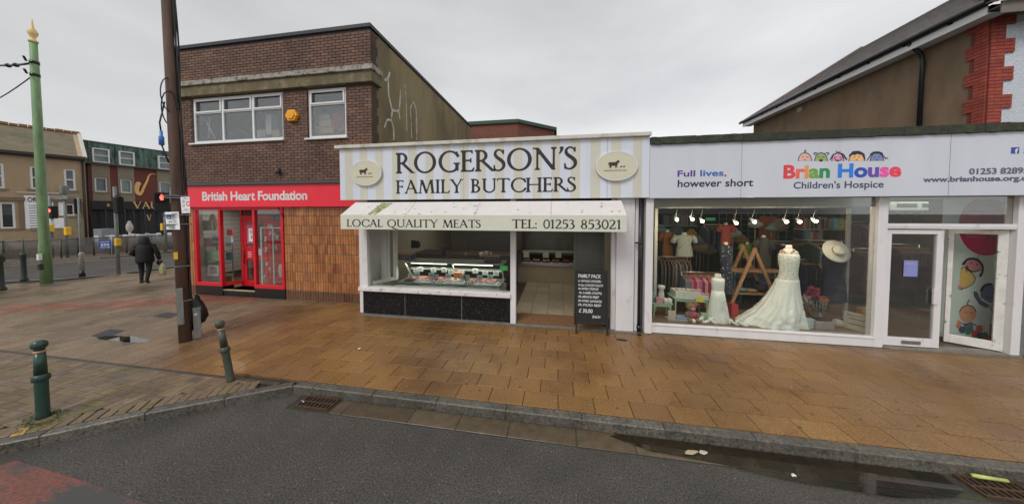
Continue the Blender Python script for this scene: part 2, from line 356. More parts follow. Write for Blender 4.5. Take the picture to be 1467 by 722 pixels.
GL = {
 'R': (.80, lambda: _stem(.1) + [sAnd(_ring(.26, .735, .28, .265, .10), sBox(.2, 0, 1, 1.1)), sBox(.2, .952, .28, 1), sBox(.2, .47, .3, .515)] + [sPoly([(.27, .49), (.40, .49), (.82, .035), (.93, 0), (.72, 0)])]),
 'P': (.66, lambda: _stem(.1) + [sAnd(_ring(.26, .72, .28, .28, .10), sBox(.2, 0, 1, 1.1)), sBox(.2, .952, .28, 1), sBox(.2, .44, .3, .485)]),
 'B': (.70, lambda: _stem(.1) + [sAnd(_ring(.26, .755, .25, .245, .09), sBox(.2, .5, 1, 1.1)), sAnd(_ring(.28, .27, .31, .27, .11), sBox(.2, 0, 1, .56)), sBox(.2, .952, .28, 1), sBox(.2, .5, .3, .54), sBox(.2, 0, .3, .045)]),
 'O': (1.10, lambda: [_ring(.55, .5, .48, .52, .115, .05)]),
 'Q': (1.10, lambda: [_ring(.55, .5, .48, .52, .115, .05)] + pen([(.5, .02), (.72, -.14), (1.0, -.26), (1.3, -.25)], [.05, .11, .07, .02])),
 'C': (.92, lambda: [sSub(_ring(.55, .5, .48, .52, .115, .05), sPoly([(.6, .5), (1.2, .9), (1.2, .12)])), sBox(.86, .72, .89, .97), sSub(sBox(.7, 0, .72, .01), sBox(0, 0, 1, 1))]),
 'G': (1.0, lambda: [sSub(_ring(.55, .5, .48, .52, .115, .05), sPoly([(.6, .5), (1.2, .95), (1.2, .1), (.78, .1)])), sBox(.80, .07, .91, .40), sBox(.72, .39, .98, .425), sBox(.85, .74, .88, .97)]),
 'E': (.60, lambda: _stem(.1) + [sBox(.2, .955, .52, 1), sBox(.2, .505, .46, .55), sBox(.2, 0, .54, .045), sBox(.49, .86, .52, 1), sBox(.435, .43, .465, .62), sPoly([(.54, 0), (.60, .17), (.565, .17), (.50, .04)])]),
 'F': (.58, lambda: _stem(.1) + [sBox(.2, .955, .52, 1), sBox(.2, .505, .46, .55), sBox(.49, .86, .52, 1), sBox(.435, .43, .465, .62)]),
 'L': (.60, lambda: _stem(.1) + [sBox(.2, 0, .54, .045), sPoly([(.54, 0), (.60, .19), (.565, .19), (.49, .04)])]),
 'I': (.36, lambda: _stem(.12)),
 'H': (.98, lambda: _stem(.1) + _stem(.76) + [sBox(.2, .5, .8, .545)]),
 'N': (.98, lambda: _stem(.14, w=TH, hd=False) + _stem(.78, w=TH, ft=False) + _dg(.14, 1, .80, 0, .13) + _sf(.06, .965, .07)),
 'M': (1.12, lambda: _dg(.14, 0, .24, 1, TH) + _dg(.27, 1, .56, 0, .13) + _dg(.56, 0, .84, 1, TH) + _dg(.88, 1, .98, 0, .125) + _sf(.14, 0) + _sf(.98, 0, .13) + [sBox(.12, .965, .3, 1), sBox(.82, .965, 1.0, 1)]),
 'A': (.92, lambda: _dg(.12, 0, .45, 1, TH) + _dg(.44, 1.02, .80, 0, .125) + [sBox(.22, .34, .66, .38)] + _sf(.12, 0) + _sf(.80, 0, .13)),
 'V': (.92, lambda: _dg(.14, 1, .48, 0, .135) + _dg(.46, 0, .80, 1, TH) + _sf(.14, .965, .13) + _sf(.80, .965)),
 'Y': (.86, lambda: _stem(.38, 0, .5, hd=False) + _dg(.12, 1, .44, .46, .12) + _dg(.45, .46, .74, 1, TH) + _sf(.12, .965, .12) + _sf(.74, .965)),
 'T': (.78, lambda: _stem(.33, hd=False) + [sBox(.04, .955, .74, 1), sPoly([(.04, 1), (.0, .84), (.03, .84), (.10, .96)]), sPoly([(.74, 1), (.78, .84), (.75, .84), (.68, .96)])]),
 'U': (.92, lambda: _stem(.1, .3, 1, ft=False) + _stem(.74, .3, 1, w=.06, ft=False) + [sAnd(sSub(sEll(.45, .32, .35, .34), sEll(.475, .33, .265, .285)), sBox(0, -.1, 1, .33))]),
 'S': (.50, _S),
 "'": (.22, lambda: [sPoly([(.06, 1.02), (.19, 1.0), (.16, .86), (.05, .70), (.03, .71), (.09, .86)])]),
 ':': (.28, lambda: [sEll(.12, .07, .07, .07), sEll(.12, .55, .07, .07)]),
 ' ': (.45, lambda: []),
 '0': (.62, lambda: [_ring(.31, .5, .27, .51, .085, .04)]),
 '1': (.42, lambda: _stem(.16, w=.10, hd=False) + [sPoly([(.02, .86), (.26, 1.02), (.26, .95), (.04, .83)])]),
 '2': (.58, lambda: pen([(.06, .78), (.10, .93), (.24, .99), (.40, .90), (.43, .72), (.34, .50), (.18, .26), (.05, .06)], [.03, .05, .05, .09, .11, .10, .07, .05]) + [sBox(.04, 0, .50, .085), sPoly([(.50, 0), (.55, .2), (.52, .2), (.46, .08)])]),
 '3': (.54, lambda: pen([(.05, .86), (.16, .98), (.32, .95), (.38, .78), (.30, .60), (.18, .54)], [.03, .05, .07, .10, .06, .03]) + pen([(.18, .55), (.36, .49), (.45, .30), (.38, .10), (.22, .0), (.05, .03)], [.03, .08, .12, .10, .05, .05])),
 '5': (.54, lambda: [sBox(.13, .90, .46, 1), sSeg([(.13, .98), (.09, .56)], .045)] + pen([(.09, .56), (.26, .60), (.42, .48), (.44, .26), (.32, .06), (.18, .0), (.04, .03)], [.04, .07, .12, .12, .09, .05, .05])),
 '8': (.60, lambda: [sSub(sEll(.29, .26, .25, .275), sEll(.29, .25, .15, .225)), sSub(sEll(.29, .755, .205, .255), sEll(.29, .765, .125, .205))]),
}
def serif_line(txt, x0, x1, z0, h, Y, mb, res=.045, rx=None):
    """Roman capitals fitted between x0 and x1, cap height h, base at z0, on the plane y=Y"""
    wid = sum(GL[c][0] for c in txt); k = (x1 - x0) / wid; x = x0
    for c in txt:
        wd, fn = GL[c]; pr = fn()
        if pr:
            V, Fc = contour(pr, (-.08, -.32 if c == 'Q' else -.06, wd + (.4 if c == 'Q' else .16), 1.08), res, .017)
            mb.poly2(V, Fc, lambda u, v: (x + u * k, Y, z0 + v * h))
        x += wd * k
    return mb
def art(prims, fn, mb, bbox, res): V, Fc = contour(prims, bbox, res); mb.poly2(V, Fc, fn); return mb
def textmesh(txt, off=0.0, spacing=1.0, cmap=None, align=None):
    cu = bpy.data.curves.new('t', 'FONT'); cu.body = txt; cu.size = 1; cu.offset = off; cu.space_character = spacing; cu.resolution_u = 4
    o = bpy.data.objects.new('t', cu); COL.objects.link(o)
    if cmap:
        for i in range(max(cmap) + 1): cu.materials.append(bpy.data.materials.new('tmp'))
        for i, c in enumerate(cmap): cu.body_format[i].material_index = c
    dg = bpy.context.evaluated_depsgraph_get(); me = bpy.data.meshes.new_from_object(o.evaluated_get(dg))
    vs = [tuple(v.co) for v in me.vertices]; fs = [list(p.vertices) for p in me.polygons]; ms = [p.material_index for p in me.polygons]
    bpy.data.objects.remove(o); bpy.data.meshes.remove(me); return vs, fs, ms
def text_on(mb, txt, x0, x1, z0, z1, Y=None, off=0.0, spacing=1.0, cmap=None, fn=None, shear=0):
    vs, fs, ms = textmesh(txt, off, spacing, cmap)
    if not vs: return mb
    ax = min(v[0] for v in vs); bx = max(v[0] for v in vs); ay = min(v[1] for v in vs); by = max(v[1] for v in vs)
    n = len(mb.v)
    for v in vs:
        u = (v[0] - ax) / (bx - ax); t = (v[1] - ay) / (by - ay)
        X = x0 + u * (x1 - x0) + shear * t * (z1 - z0); Z = z0 + t * (z1 - z0)
        mb.v.append(tuple(fn(X, Z)) if fn else (X, Y, Z))
    for f, m in zip(fs, ms): mb.f.append([n + i for i in f]); mb.m.append(m if cmap else mb.cm); mb.smooth.append(False); mb.t.append((1, 1, 1))
    return mb
# ================================================================== MATERIALS IN COMMON
M_ASPH = mat('asphalt', (.072, .065, .057), .62, .22, 1.6, 1.0, 130, grain=(58, .85), spec=.4, rvar=.16, rsc=1.2, detail=10, bdist=.006, speck=(60, .010, (.25, .23, .20)), col2=(.055, .050, .046), c2sc=.9, c2lo=.45, c2hi=.7)
M_SLAB = mat('paving_stone', (.90, .84, .74), .38, .20, 1.3, .8, 150, grain=(58, .55), spec=.34, col2=(.50, .43, .35), c2sc=.65, c2lo=.47, c2hi=.62, attr=True, rvar=.22, rsc=1.1, bdist=.003, detail=10, coat=.05)
M_PAVER = mat('block_paving', (1.1, 1.0, .92), .5, .25, 5, .6, 160, grain=(120, .3), attr=True, rvar=.15, rsc=1.5, bdist=.004, col2=(.55, .75, .3), c2sc=3, c2lo=.56, c2hi=.72, detail=9)
M_JOINT = mat('joint_sand', (.035, .03, .022), .7, .3, 9, .4, 120, col2=(.05, .06, .02), c2sc=2.5)
M_KERB = mat('kerb_granite', (1, 1, 1), .45, .4, 5, grain=(36, .6), bump=.6, bsc=100, col2=(.5, .5, .42), c2sc=2.5, c2lo=.5, c2hi=.7, attr=True, rvar=.12, bdist=.005)
M_WHITE = mat('white_paint', lin(212, 209, 209), .4, .06, 5, .08, 30, col2=lin(150, 142, 130), c2sc=4.5, c2lo=.58, c2hi=.85, stretch=(1, 1, .35), detail=9)
M_UPVC = mat('white_upvc', (.8, .8, .79), .3, .04, 4)
M_RED = mat('red_paint', lin(195, 25, 40, .8), .35, .08, 4)
M_REDF = mat('red_sign_board', lin(222, 40, 58, .8), .32, .05, 2)
M_BLACK = mat('black_gloss', (.012, .012, .013), .25, .2, 8)
M_DARK = mat('dark_void', (.02, .02, .02), .8)
M_GLASS = glassmat('shop_glass', (.93, .95, .93), .42, dirt=.005)
M_GLASSU = glassmat('upper_glass', (.90, .92, .92), .5, dirt=.03)
M_CHROME = mat('brushed_metal', (.5, .5, .5), .3, .1, 20, metal=1)
M_GALV = mat('galvanised_steel', (.24, .25, .25), .5, .25, 14, metal=.5)
M_TIMB = mat('timber', (.38, .2, .1), .5, .2, 6, stretch=(1, 1, 8))
def tone(c, v=.1, rnd=random): k = 1 + rnd.uniform(-v, v); return tuple(min(1, x * k) for x in c)
def wall_holes(mb, x0, x1, z0, z1, y0, y1, holes):
    zs = sorted({z0, z1, *[h[2] for h in holes], *[h[3] for h in holes]}); zs = [z for z in zs if z0 <= z <= z1]
    for a, b in zip(zs[:-1], zs[1:]):
        hs = sorted([h for h in holes if h[2] < b - 1e-6 and h[3] > a + 1e-6]); x = x0
        for h in hs:
            if h[0] > x: mb.box(x, min(h[0], x1), y0, y1, a, b)
            x = max(x, h[1])
        if x < x1: mb.box(x, x1, y0, y1, a, b)
def brick_field(x0, x1, z0, z1, holes, y, pal, bl=.215, bh=.065, j=.01, dep=.03, off0=0, rnd=random, var=.22):
    out = []; r = 0; z = z0
    while z + bh <= z1 + .002:
        x = x0 - ((r % 2) * (bl + j) / 2) - off0
        while x < x1:
            a, b = max(x, x0), min(x + bl, x1); cuts = [(a, b)]
            for h in holes:
                if z + bh > h[2] and z < h[3]:
                    nc = []
                    for p, q in cuts:
                        if h[1] <= p or h[0] >= q: nc.append((p, q)); continue
                        if h[0] > p: nc.append((p, h[0]))
                        if h[1] < q: nc.append((h[1], q))
                    cuts = nc
            for p, q in cuts:
                if q - p > .03: 
                    c = rnd.choice(pal); k = rnd.choice([1 - var, 1 - var / 2, 1, 1 + var / 2, 1 + var]); L = round(q - p, 2)
                    out.append(((p + q) / 2, y + dep / 2 - rnd.choice((0, .002)), z + bh / 2, min(L, q - p), dep, bh, tuple(round(v * k, 3) for v in c)))
            x += bl + j
        z += bh + j; r += 1
    return out
# ================================================================== SETTING: ground
g = MB(); S = 600
g.face([(-S, -S, 0), (S, -S, 0), (S, S, 0), (-S, S, 0)]); struct('road', g, M_ASPH)
KY0, KY1 = 3.26, 3.385
kl = [gp(400, 556), gp(207, 592), gp(55, 625)]         # front top edge of the left kerb
dl = (kl[2] - kl[0]).normalized(); kfar = kl[2] + dl * 17
KF = [Vector((14, KY0, .12)), Vector((-3.35, KY0, .12)), kl[0] + (kl[0] - kl[1]).normalized() * .15, kl[1], kl[2], kfar]
def offs(poly, d):
    out = []
    for i, p in enumerate(poly):
        a = (poly[i] - poly[i - 1]).normalized() if i else (poly[1] - poly[0]).normalized()
        b = (poly[i + 1] - poly[i]).normalized() if i < len(poly) - 1 else a
        t = (a + b).normalized(); nrm = Vector((t.y, -t.x, 0)); out.append(p + nrm * (d / max(.5, (t.dot(a)))))
    return out
KB = offs(KF, .125)
outline = [(p.x, p.y) for p in KB] + [(-26, -4), (-26, 4.2), (-22, 5.4), (-19.3, 6.65), (-17.9, 7.2), (-17.3, 8.0), (-17.1, 9.2), (-17.1, 60), (14, 60)]
p_ = MB(); p_.prism(outline, 'z', -.1, .082); PAV = struct('pavement', p_, M_JOINT)
def inside(x, y, poly=outline):
    c = False; n = len(poly)
    for i in range(n):
        x1, y1 = poly[i]; x2, y2 = poly[(i + 1) % n]
        if (y1 > y) != (y2 > y) and x < (x2 - x1) * (y - y1) / (y2 - y1) + x1: c = not c
    return c
rg = random.Random(11)
OR = [(.30, .170, .066), (.29, .165, .066), (.31, .178, .070), (.285, .160, .062), (.27, .150, .066)]
GRY = [(.235, .185, .135), (.25, .205, .155), (.22, .172, .125), (.27, .205, .14)]
REDP = [(.30, .125, .085), (.27, .12, .085), (.32, .145, .10)]
def redband(x, y):
    # a red band crosses the pavement from the charity shop's step towards the left kerb
    t = (x + 10.0); l = 6.0 + t * .33
    return x < -8.2 and abs(y - l) < .36
bl = []
y = KY1 + .005; r = 0
while y < 6.5:
    sy = .295; x = -4.9; first = True
    while x < 9.6:
        sx = .445 if not (first and r % 2) else .225 + rg.uniform(-.03, .03)
        first = False
        if inside(x, y) and inside(x + sx, y) and not (y > 5.85 and -4.9 < x + .2 < -99):
            c = rg.choice(OR)
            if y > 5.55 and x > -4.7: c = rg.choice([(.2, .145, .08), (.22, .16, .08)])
            if x > 3.2: c = tuple(.6 * a + .4 * b for a, b in zip(c, (.25, .155, .085)))
            k = rg.choice([.92, .96, 1, 1.04])
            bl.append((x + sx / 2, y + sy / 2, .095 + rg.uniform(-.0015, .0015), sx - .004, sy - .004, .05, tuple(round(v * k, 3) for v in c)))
        x += sx + .003
    y += sy + .003; r += 1
x = -4.905; r = 0
blL = []
while x > -25.5:
    sx = .30 if x > -14 else .60; sy = .447 if x > -14 else .597; y = 3.30 - (r % 2) * sy / 2
    while y < 16:
        yy0 = max(y, 3.30)
        if y + sy > 3.4 and inside(x - sx, yy0) and inside(x, yy0 + .02) and inside(x - sx, y + sy) and inside(x, y + sy) and not (x > -11.4 and yy0 > 6.9):
            cx_, cy_ = x - sx / 2, (yy0 + y + sy) / 2
            f = max(0, min(1, (-5.6 - cx_) / 2.2)); c = tuple(a * (1 - f) + b * f for a, b in zip(rg.choice(OR), rg.choice(GRY)))
            if redband(cx_, cy_) or (-11.2 < cx_ < -9.0 and cy_ > 5.9): c = rg.choice(REDP)
            k = rg.choice([.86, .94, 1, 1.06]); blL.append((cx_, cy_, .095 + rg.uniform(-.0015, .0015), sx - .005, y + sy - yy0 - .005, .05, tuple(round(v * k, 3) for v in c)))
        y += sy
    x -= sx; r += 1
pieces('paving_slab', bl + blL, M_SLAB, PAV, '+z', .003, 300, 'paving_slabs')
# herringbone block paving between the slabs and the left kerb
HB = []; pal = [(.15, .115, .075), (.17, .13, .09), (.135, .11, .075), (.16, .13, .07)]
L_, W_ = .20, .10
kb2 = [(p.x, p.y) for p in KB]
def kdist(x, y):
    best = 9
    for i in range(1, len(KB) - 1):
        a, b = KB[i], KB[i + 1]; d = b - a; t = max(0, min(1, ((x - a.x) * d.x + (y - a.y) * d.y) / (d.x ** 2 + d.y ** 2))); best = min(best, math.hypot(x - a.x - d.x * t, y - a.y - d.y * t))
    return best
for i in range(-70, 95):
    for jx in range(-95, 60):
        # 90-degree herringbone lattice
        bx = -8 + (i) * .1 + jx * .2 - 0.0; by = 0 + i * .1 - jx * 0.2 if False else i * .1
        bx = -8 + i * .1 + jx * .4
        for (cx_, cy_, a, b) in ((bx + .1, by + .05, .2, .1), (bx + .25, by + .1 - .05, .1, .2)):
            if a == .1: cx_, cy_ = bx + .25, by + .0
            xx = [cx_ - a / 2, cx_ + a / 2]; yy = [cy_ - b / 2, cy_ + b / 2]
            if yy[0] > 3.22 or cx_ > -3.5 or cx_ < -16: continue
            if yy[1] > 3.25: b = 3.25 - yy[0]; cy_ = yy[0] + b / 2; yy[1] = 3.25
            if b < .02: continue
            if not all(inside(u, v) for u in xx for v in yy) or kdist(cx_, cy_) < .165: continue
            c = rg.choice(pal); k = rg.choice([.85, 1, 1.12]); HB.append((cx_, cy_, .0955 + rg.uniform(-.001, .001), a - .006, round(b - .006, 3), .046, tuple(round(v * k, 3) for v in c)))
# edging courses: a flat soldier course beside the kerb and one under the slabs
for i in range(2, len(KB) - 1):
    a, b = KB[i], KB[i + 1]; d = (b - a); n_ = int(d.length / .1); an = math.atan2(d.y, d.x); nn = Vector((d.y, -d.x, 0)).normalized()
    for k_ in range(n_):
        q = a + d * ((k_ + .5) / n_) + nn * .105
        if q.x < -14 or q.y > 3.2: continue
        c = rg.choice(pal); HB.append((q.x, q.y, .098, .093, .194, .046, tuple(round(v, 3) for v in c), an))
xq = -3.9
while xq > -16:
    HB.append((xq - .1, 3.285 - .015, .097, .193, .06, .046, (.06, .05, .04))); xq -= .2
pieces('paving_block', HB, M_PAVER, PAV, '+z', .003, 300, 'paving_blocks')
# kerbs
KE = []; tk = [(.105, .095, .078), (.12, .108, .088), (.095, .085, .07)]
for i in range(len(KF) - 1):
    a, b = KF[i], KF[i + 1]; d = b - a; n_ = max(1, round(d.length / .915)); nn = Vector((d.y, -d.x, 0)).normalized(); l = d.length / n_; an = math.atan2(d.y, d.x)
    for k_ in range(n_):
        q = a + d * ((k_ + .5) / n_) + nn * .0625
        if q.x < -15: continue
        if i > 0 and q.x > -3.3: continue
        KE.append((q.x, q.y, .035 + rg.uniform(-.003, .003), round(l - .008, 2), .122, .17, rg.choice(tk), an))
kb = MB(); kb.box(-3.3, 14, KY0 + .02, KY1 - .01, -.1, .05); KERB = struct('kerb', kb, M_JOINT)
pieces('kerb_stone', KE, M_KERB, KERB, '+z', .012, 300)
# gutter channel
gm = MB(); gm.box(-3.5, 14, 3.0, 3.255, -.05, .004); GUT = struct('gutter', gm, M_JOINT)
gx = -2.86; GC = []; M_CH = mat('channel_stone', (1, 1, 1), .3, .3, 9, .4, 140, attr=True, rvar=.18, bdist=.003)
while gx < 12:
    l = rg.choice([.62, .9, .78]) if gx > -2.8 else .17
    if not (gx < 4.3 and gx + l > 3.75):
        GC.append((gx + l / 2, 3.128, -.012, l - .012, .24, .04, tuple(round(v * kk, 3) for kk in [rg.choice([.85, 1, 1.1])] for v in (.098, .070, .043))))
    else: l = max(l, 4.32 - gx)
    gx += l
pieces('channel_block', GC, M_CH, GUT, '+z', .003)
# worn red surfacing in the near left of the road
mr_ = bpy.data.materials.new('red_road_surfacing'); mr_.use_nodes = True; t = mr_.node_tree; L = t.links.new; p = t.nodes['Principled BSDF']
gg = N(t, 'ShaderNodeNewGeometry'); n1 = N(t, 'ShaderNodeTexNoise'); n1.inputs['Scale'].default_value = 3.0; n1.inputs['Detail'].default_value = 10; n1.inputs['Roughness'].default_value = .7
mpp = N(t, 'ShaderNodeMapping'); mpp.inputs['Rotation'].default_value = (0, 0, .5); mpp.inputs['Scale'].default_value = (.6, 1.6, 1)
L(gg.outputs['Position'], mpp.inputs[0]); L(mpp.outputs[0], n1.inputs['Vector'])
sp = N(t, 'ShaderNodeSeparateXYZ'); L(gg.outputs['Position'], sp.inputs[0])
m1 = N(t, 'ShaderNodeMapRange'); m1.inputs[1].default_value = -4.6; m1.inputs[2].default_value = -2.9; m1.inputs[3].default_value = .0; m1.inputs[4].default_value = .34; L(sp.outputs[0], m1.inputs[0])
a1 = N(t, 'ShaderNodeMath', operation='ADD'); L(n1.outputs[0], a1.inputs[0]); L(m1.outputs[0], a1.inputs[1])
m2 = N(t, 'ShaderNodeMapRange'); m2.inputs[1].default_value = .52; m2.inputs[2].default_value = .60; L(a1.outputs[0], m2.inputs[0])
n2 = N(t, 'ShaderNodeTexNoise'); n2.inputs['Scale'].default_value = 40; n2.inputs['Detail'].default_value = 6; L(gg.outputs['Position'], n2.inputs['Vector'])
cr_ = N(t, 'ShaderNodeValToRGB'); cr_.color_ramp.elements[0].position = .3; cr_.color_ramp.elements[0].color = (.10, .036, .026, 1); cr_.color_ramp.elements[1].position = .7; cr_.color_ramp.elements[1].color = (.24, .085, .06, 1); L(n2.outputs[0], cr_.inputs[0])
mm = N(t, 'ShaderNodeMix', data_type='RGBA'); L(m2.outputs[0], mm.inputs[0]); L(cr_.outputs[0], mm.inputs[6]); mm.inputs[7].default_value = (.058, .055, .053, 1); L(mm.outputs[2], p.inputs['Base Color'])
p.inputs['Roughness'].default_value = .45; bb = N(t, 'ShaderNodeBump'); bb.inputs['Strength'].default_value = .7; bb.inputs['Distance'].default_value = .004; L(n2.outputs[0], bb.inputs['Height']); L(bb.outputs[0], p.inputs['Normal'])
rr = MB(); rr.face([(-30, -9, .004), (-2.6, -3, .004), (-2.4, 1.72, .004), (-4.6, 1.86, .004), (-5.5, 1.90, .004), (kl[2].x - .1, kl[2].y - .55, .004), (kfar.x, kfar.y - .4, .004)])
struct('red_road_strip', rr, mr_)
# water lying in the gutter
def blob(cx_, cy_, rx, ry, z, n=26, seed=1, k=.25):
    q = random.Random(seed); return [(cx_ + rx * math.cos(2 * math.pi * i / n) * (1 + q.uniform(-k, k)), cy_ + ry * math.sin(2 * math.pi * i / n) * (1 + q.uniform(-k, k)), z) for i in range(n)]
M_WAT = glassmat('standing_water', (.62, .60, .55), 2.0, 1.33)
q = MB(); q.face([(.6, 3.20, .0125), (1.0, 3.06, .0125), (1.6, 3.02, .0125), (2.2, 2.93, .0125), (3.0, 2.9, .0125), (3.5, 2.98, .0125), (3.7, 3.08, .0125), (3.7, 3.25, .0125), (.7, 3.25, .0125)]); tag(struct('puddle', q, M_WAT), 'shallow puddle lying along the gutter beside the right drain')
q = MB(); pc = gp(180, 486); q.face(blob(pc.x, pc.y, .62, .10, .124, 30, 4)); struct('puddle', q, M_WAT)
# far side of the side street
f_ = MB(); FK = [(-24.0, 60), (-24.1, 13.6), (-24.7, 11.2), (-26.2, 9.6), (-30, 8.2), (-60, 3)]
f_.prism(FK + [(-90, 3), (-90, 60)], 'z', -.1, .12); struct('far_pavement', f_, mat('far_paving', (.16, .115, .085), .4, .25, 2.5, .3, 60, rvar=.12, col2=(.12, .10, .085), c2sc=.6))
f_ = MB(); YL = offs([Vector((x, y, 0)) for x, y in FK], -.35); YL2 = offs([Vector((x, y, 0)) for x, y in FK], -.47)
for a, b, c, d in zip(YL[:-1], YL[1:], YL2[1:], YL2[:-1]): f_.face([(a.x, a.y, .005), (b.x, b.y, .005), (c.x, c.y, .005), (d.x, d.y, .005)])
struct('yellow_kerb_line', f_, mat('yellow_line_paint', (.5, .33, .08), .5, .2, 8))
f_ = MB()
for a, b in zip(FK[:-1], FK[1:]):
    a = Vector((*a, 0)); b = Vector((*b, 0)); d = (b - a).normalized(); n_ = Vector((-d.y, d.x, 0)) * -.12
    f_.face([(a.x, a.y, .126), (b.x, b.y, .126), (b.x + n_.x, b.y + n_.y, .126), (a.x + n_.x, a.y + n_.y, .126)])
    f_.face([(a.x - n_.x * .02, a.y - n_.y * .02, 0), (b.x, b.y, 0), (b.x, b.y, .126), (a.x, a.y, .126)])
struct('far_kerb', f_, mat('far_kerb_stone', (.2, .19, .17), .5, .2, 5))
# near side kerb of the side street
f_ = MB(); NKp = [(-26, 4.2), (-22, 5.4), (-19.3, 6.65), (-17.9, 7.2), (-17.3, 8.0), (-17.1, 9.2), (-17.1, 40)]
NV = [Vector((x, y, .12)) for x, y in NKp]; NO = offs(NV, -.12)
for a, b, c, d in zip(NV[:-1], NV[1:], NO[1:], NO[:-1]):
    f_.face([(a.x, a.y, .124), (b.x, b.y, .124), (c.x, c.y, .124), (d.x, d.y, .124)]); f_.face([(d.x, d.y, .124), (c.x, c.y, .124), (c.x, c.y, -.02), (d.x, d.y, -.02)])
struct('side_street_kerb', f_, MATS['far_kerb_stone'])
# ================================================================== DRAIN GRATES AND COVERS
M_RUST = mat('rusty_iron', (.10, .055, .03), .6, .3, 30, .5, 90, metal=.3)
def grate(x0, x1, y0, y1, label):
    t = thing('drain_grate', label, 'drain grate', ((x0 + x1) / 2, (y0 + y1) / 2, 0), 'drain grates in the gutter')
    b = MB(); b.box(x0, x1, y0, y1, .004, .0055); part('drain_pit', b, M_DARK, t)
    b = MB(); w_ = .018
    b.box(x0, x1, y0, y0 + w_, .006, .028); b.box(x0, x1, y1 - w_, y1, .006, .028); b.box(x0, x0 + w_, y0 + w_, y1 - w_, .006, .0275); b.box(x1 - w_, x1, y0 + w_, y1 - w_, .006, .0275)
    part('frame', b, M_RUST, t)
    b = MB(); b.box(x0 + w_, x1 - w_, (y0 + y1) / 2 - .007, (y0 + y1) / 2 + .007, .008, .026); part('cross_bar', b, M_RUST, t)
    n_ = 8; me = None
    for i in range(1, n_):
        xx = x0 + (x1 - x0) * i / n_
        for ya, yb in ((y0 + w_, (y0 + y1) / 2 - .007), ((y0 + y1) / 2 + .007, y1 - w_)):
            if me is None: b = MB(); b.box(-.0065, .0065, -(yb - ya) / 2, (yb - ya) / 2, .008, .0245); me = b.mesh('bar', M_RUST)
            o = link('bar', me, t); o.location = Vector((xx, (ya + yb) / 2, 0)) - OFF[t.name]
grate(-3.38, -2.90, 3.03, 3.245, 'rusty slotted drain grate in the gutter left of the black road patch'.replace(' left of the black road patch', ' where the kerb turns'))
grate(3.80, 4.26, 3.03, 3.245, 'rusty drain grate in the gutter at the right end of the kerb')
def flatrect(px, z=.1235, d=.002):
    c = [gp(x, y, z) for x, y in px]; b = MB(); n_ = len(c); b.v = [(p.x, p.y, z) for p in c] + [(p.x, p.y, z - .01) for p in c]; b._f(list(range(n_)))
    for i in range(n_): b._f([i, (i + 1) % n_, n_ + (i + 1) % n_, n_ + i])
    return b
M_COV = mat('cast_iron_cover', (.05, .05, .05), .5, .3, 20, .8, 200, metal=.3, bdist=.004)
single('inspection_cover', flatrect([(130, 481), (158, 471), (179, 473), (152, 484)]), M_COV, 'dark metal inspection cover set in the slabs far left of the brown pole', 'inspection cover', 'covers in the pavement')
single('inspection_cover', flatrect([(219, 453), (240, 447), (256, 449), (243, 456)]), M_COV, 'dark metal inspection cover in the slabs nearest behind the brown pole', 'inspection cover', 'covers in the pavement')
b = flatrect([(174, 488), (193, 484), (194, 491), (176, 495)]); single('sunken_stop_cover', b, mat('muddy_water', (.075, .055, .032), .3, .3, 20), 'small sunken square cover full of brown water in the slabs', 'stopcock cover')
b = MB(); q_ = gp(80, 408); b.face(blob(q_.x, q_.y, .45, .22, .124, 24, 9)); single('broken_paving_patch', b, mat('patched_ground', (.09, .075, .06), .5, .7, 25, 1, 50, bdist=.02, speck=(30, .25, (.35, .33, .3))), 'broken patch of pale stones beside the foot of the green pole', 'paving patch')
# litter
M_LIT = mat('litter_paper', (.7, .7, .72), .6, .1, 9)
def litter(px, z, w_, h_, label, m=M_LIT, rz=.3, n='litter'):
    c = gp(px[0], px[1], z); b = MB(); q = random.Random(px[0])
    k = 7; pts = [(w_ * math.cos(2 * math.pi * i / k) * q.uniform(.6, 1.1), h_ * math.sin(2 * math.pi * i / k) * q.uniform(.6, 1.1), .004 + q.uniform(0, .012)) for i in range(k)]
    pts = [(x * math.cos(rz) - y * math.sin(rz), x * math.sin(rz) + y * math.cos(rz), zz) for x, y, zz in pts]
    for i in range(k): b.face([(c.x, c.y, z + .018), (c.x + pts[i][0], c.y + pts[i][1], z + pts[i][2]), (c.x + pts[(i + 1) % k][0], c.y + pts[(i + 1) % k][1], z + pts[(i + 1) % k][2])])
    single(n, b, m, label, 'litter')
litter((515, 500), .122, .045, .025, 'crumpled white scrap of paper on the slabs left of the butcher')
litter((434, 575), .01, .02, .05, 'pale blue wrapper at the left edge of the drain grate', mat('blue_litter', (.5, .55, .75), .5), 1.2)
litter((990, 648), .012, .09, .035, 'flattened pale leaf litter in the gutter puddle', mat('leaf_litter', (.42, .34, .22), .6))
litter((1008, 649), .012, .06, .03, 'cream torn scrap just right of the pale leaf litter', mat('cream_litter', (.5, .45, .36), .6))
litter((1137, 682), .012, .03, .02, 'small white chip of litter on the asphalt below the puddle')
c_ = gp(1418, 686, .035); b = MB(); b.tube([(c_.x - .13, c_.y + .01, .045), (c_.x - .1, c_.y, .05), (c_.x + .13, c_.y, .04)], [.016, .018, .015], 8); single('crisp_packet', b, mat('yellow_green_wrapper', (.55, .6, .18), .35, .3, 12), 'rolled yellow green wrapper lying on the right drain grate', 'litter')
b = MB(); qd = random.Random(15)
for i in range(520):
    x = qd.uniform(-10.6, -4.7); y = 6.5 - abs(qd.gauss(0, .05)); s_ = qd.uniform(.006, .018); b.face([(x - s_, y, .123), (x + s_ * .4, y - s_ * .6, .123), (x + s_, y + s_ * .3, .125 + s_ * qd.uniform(0, .8))])
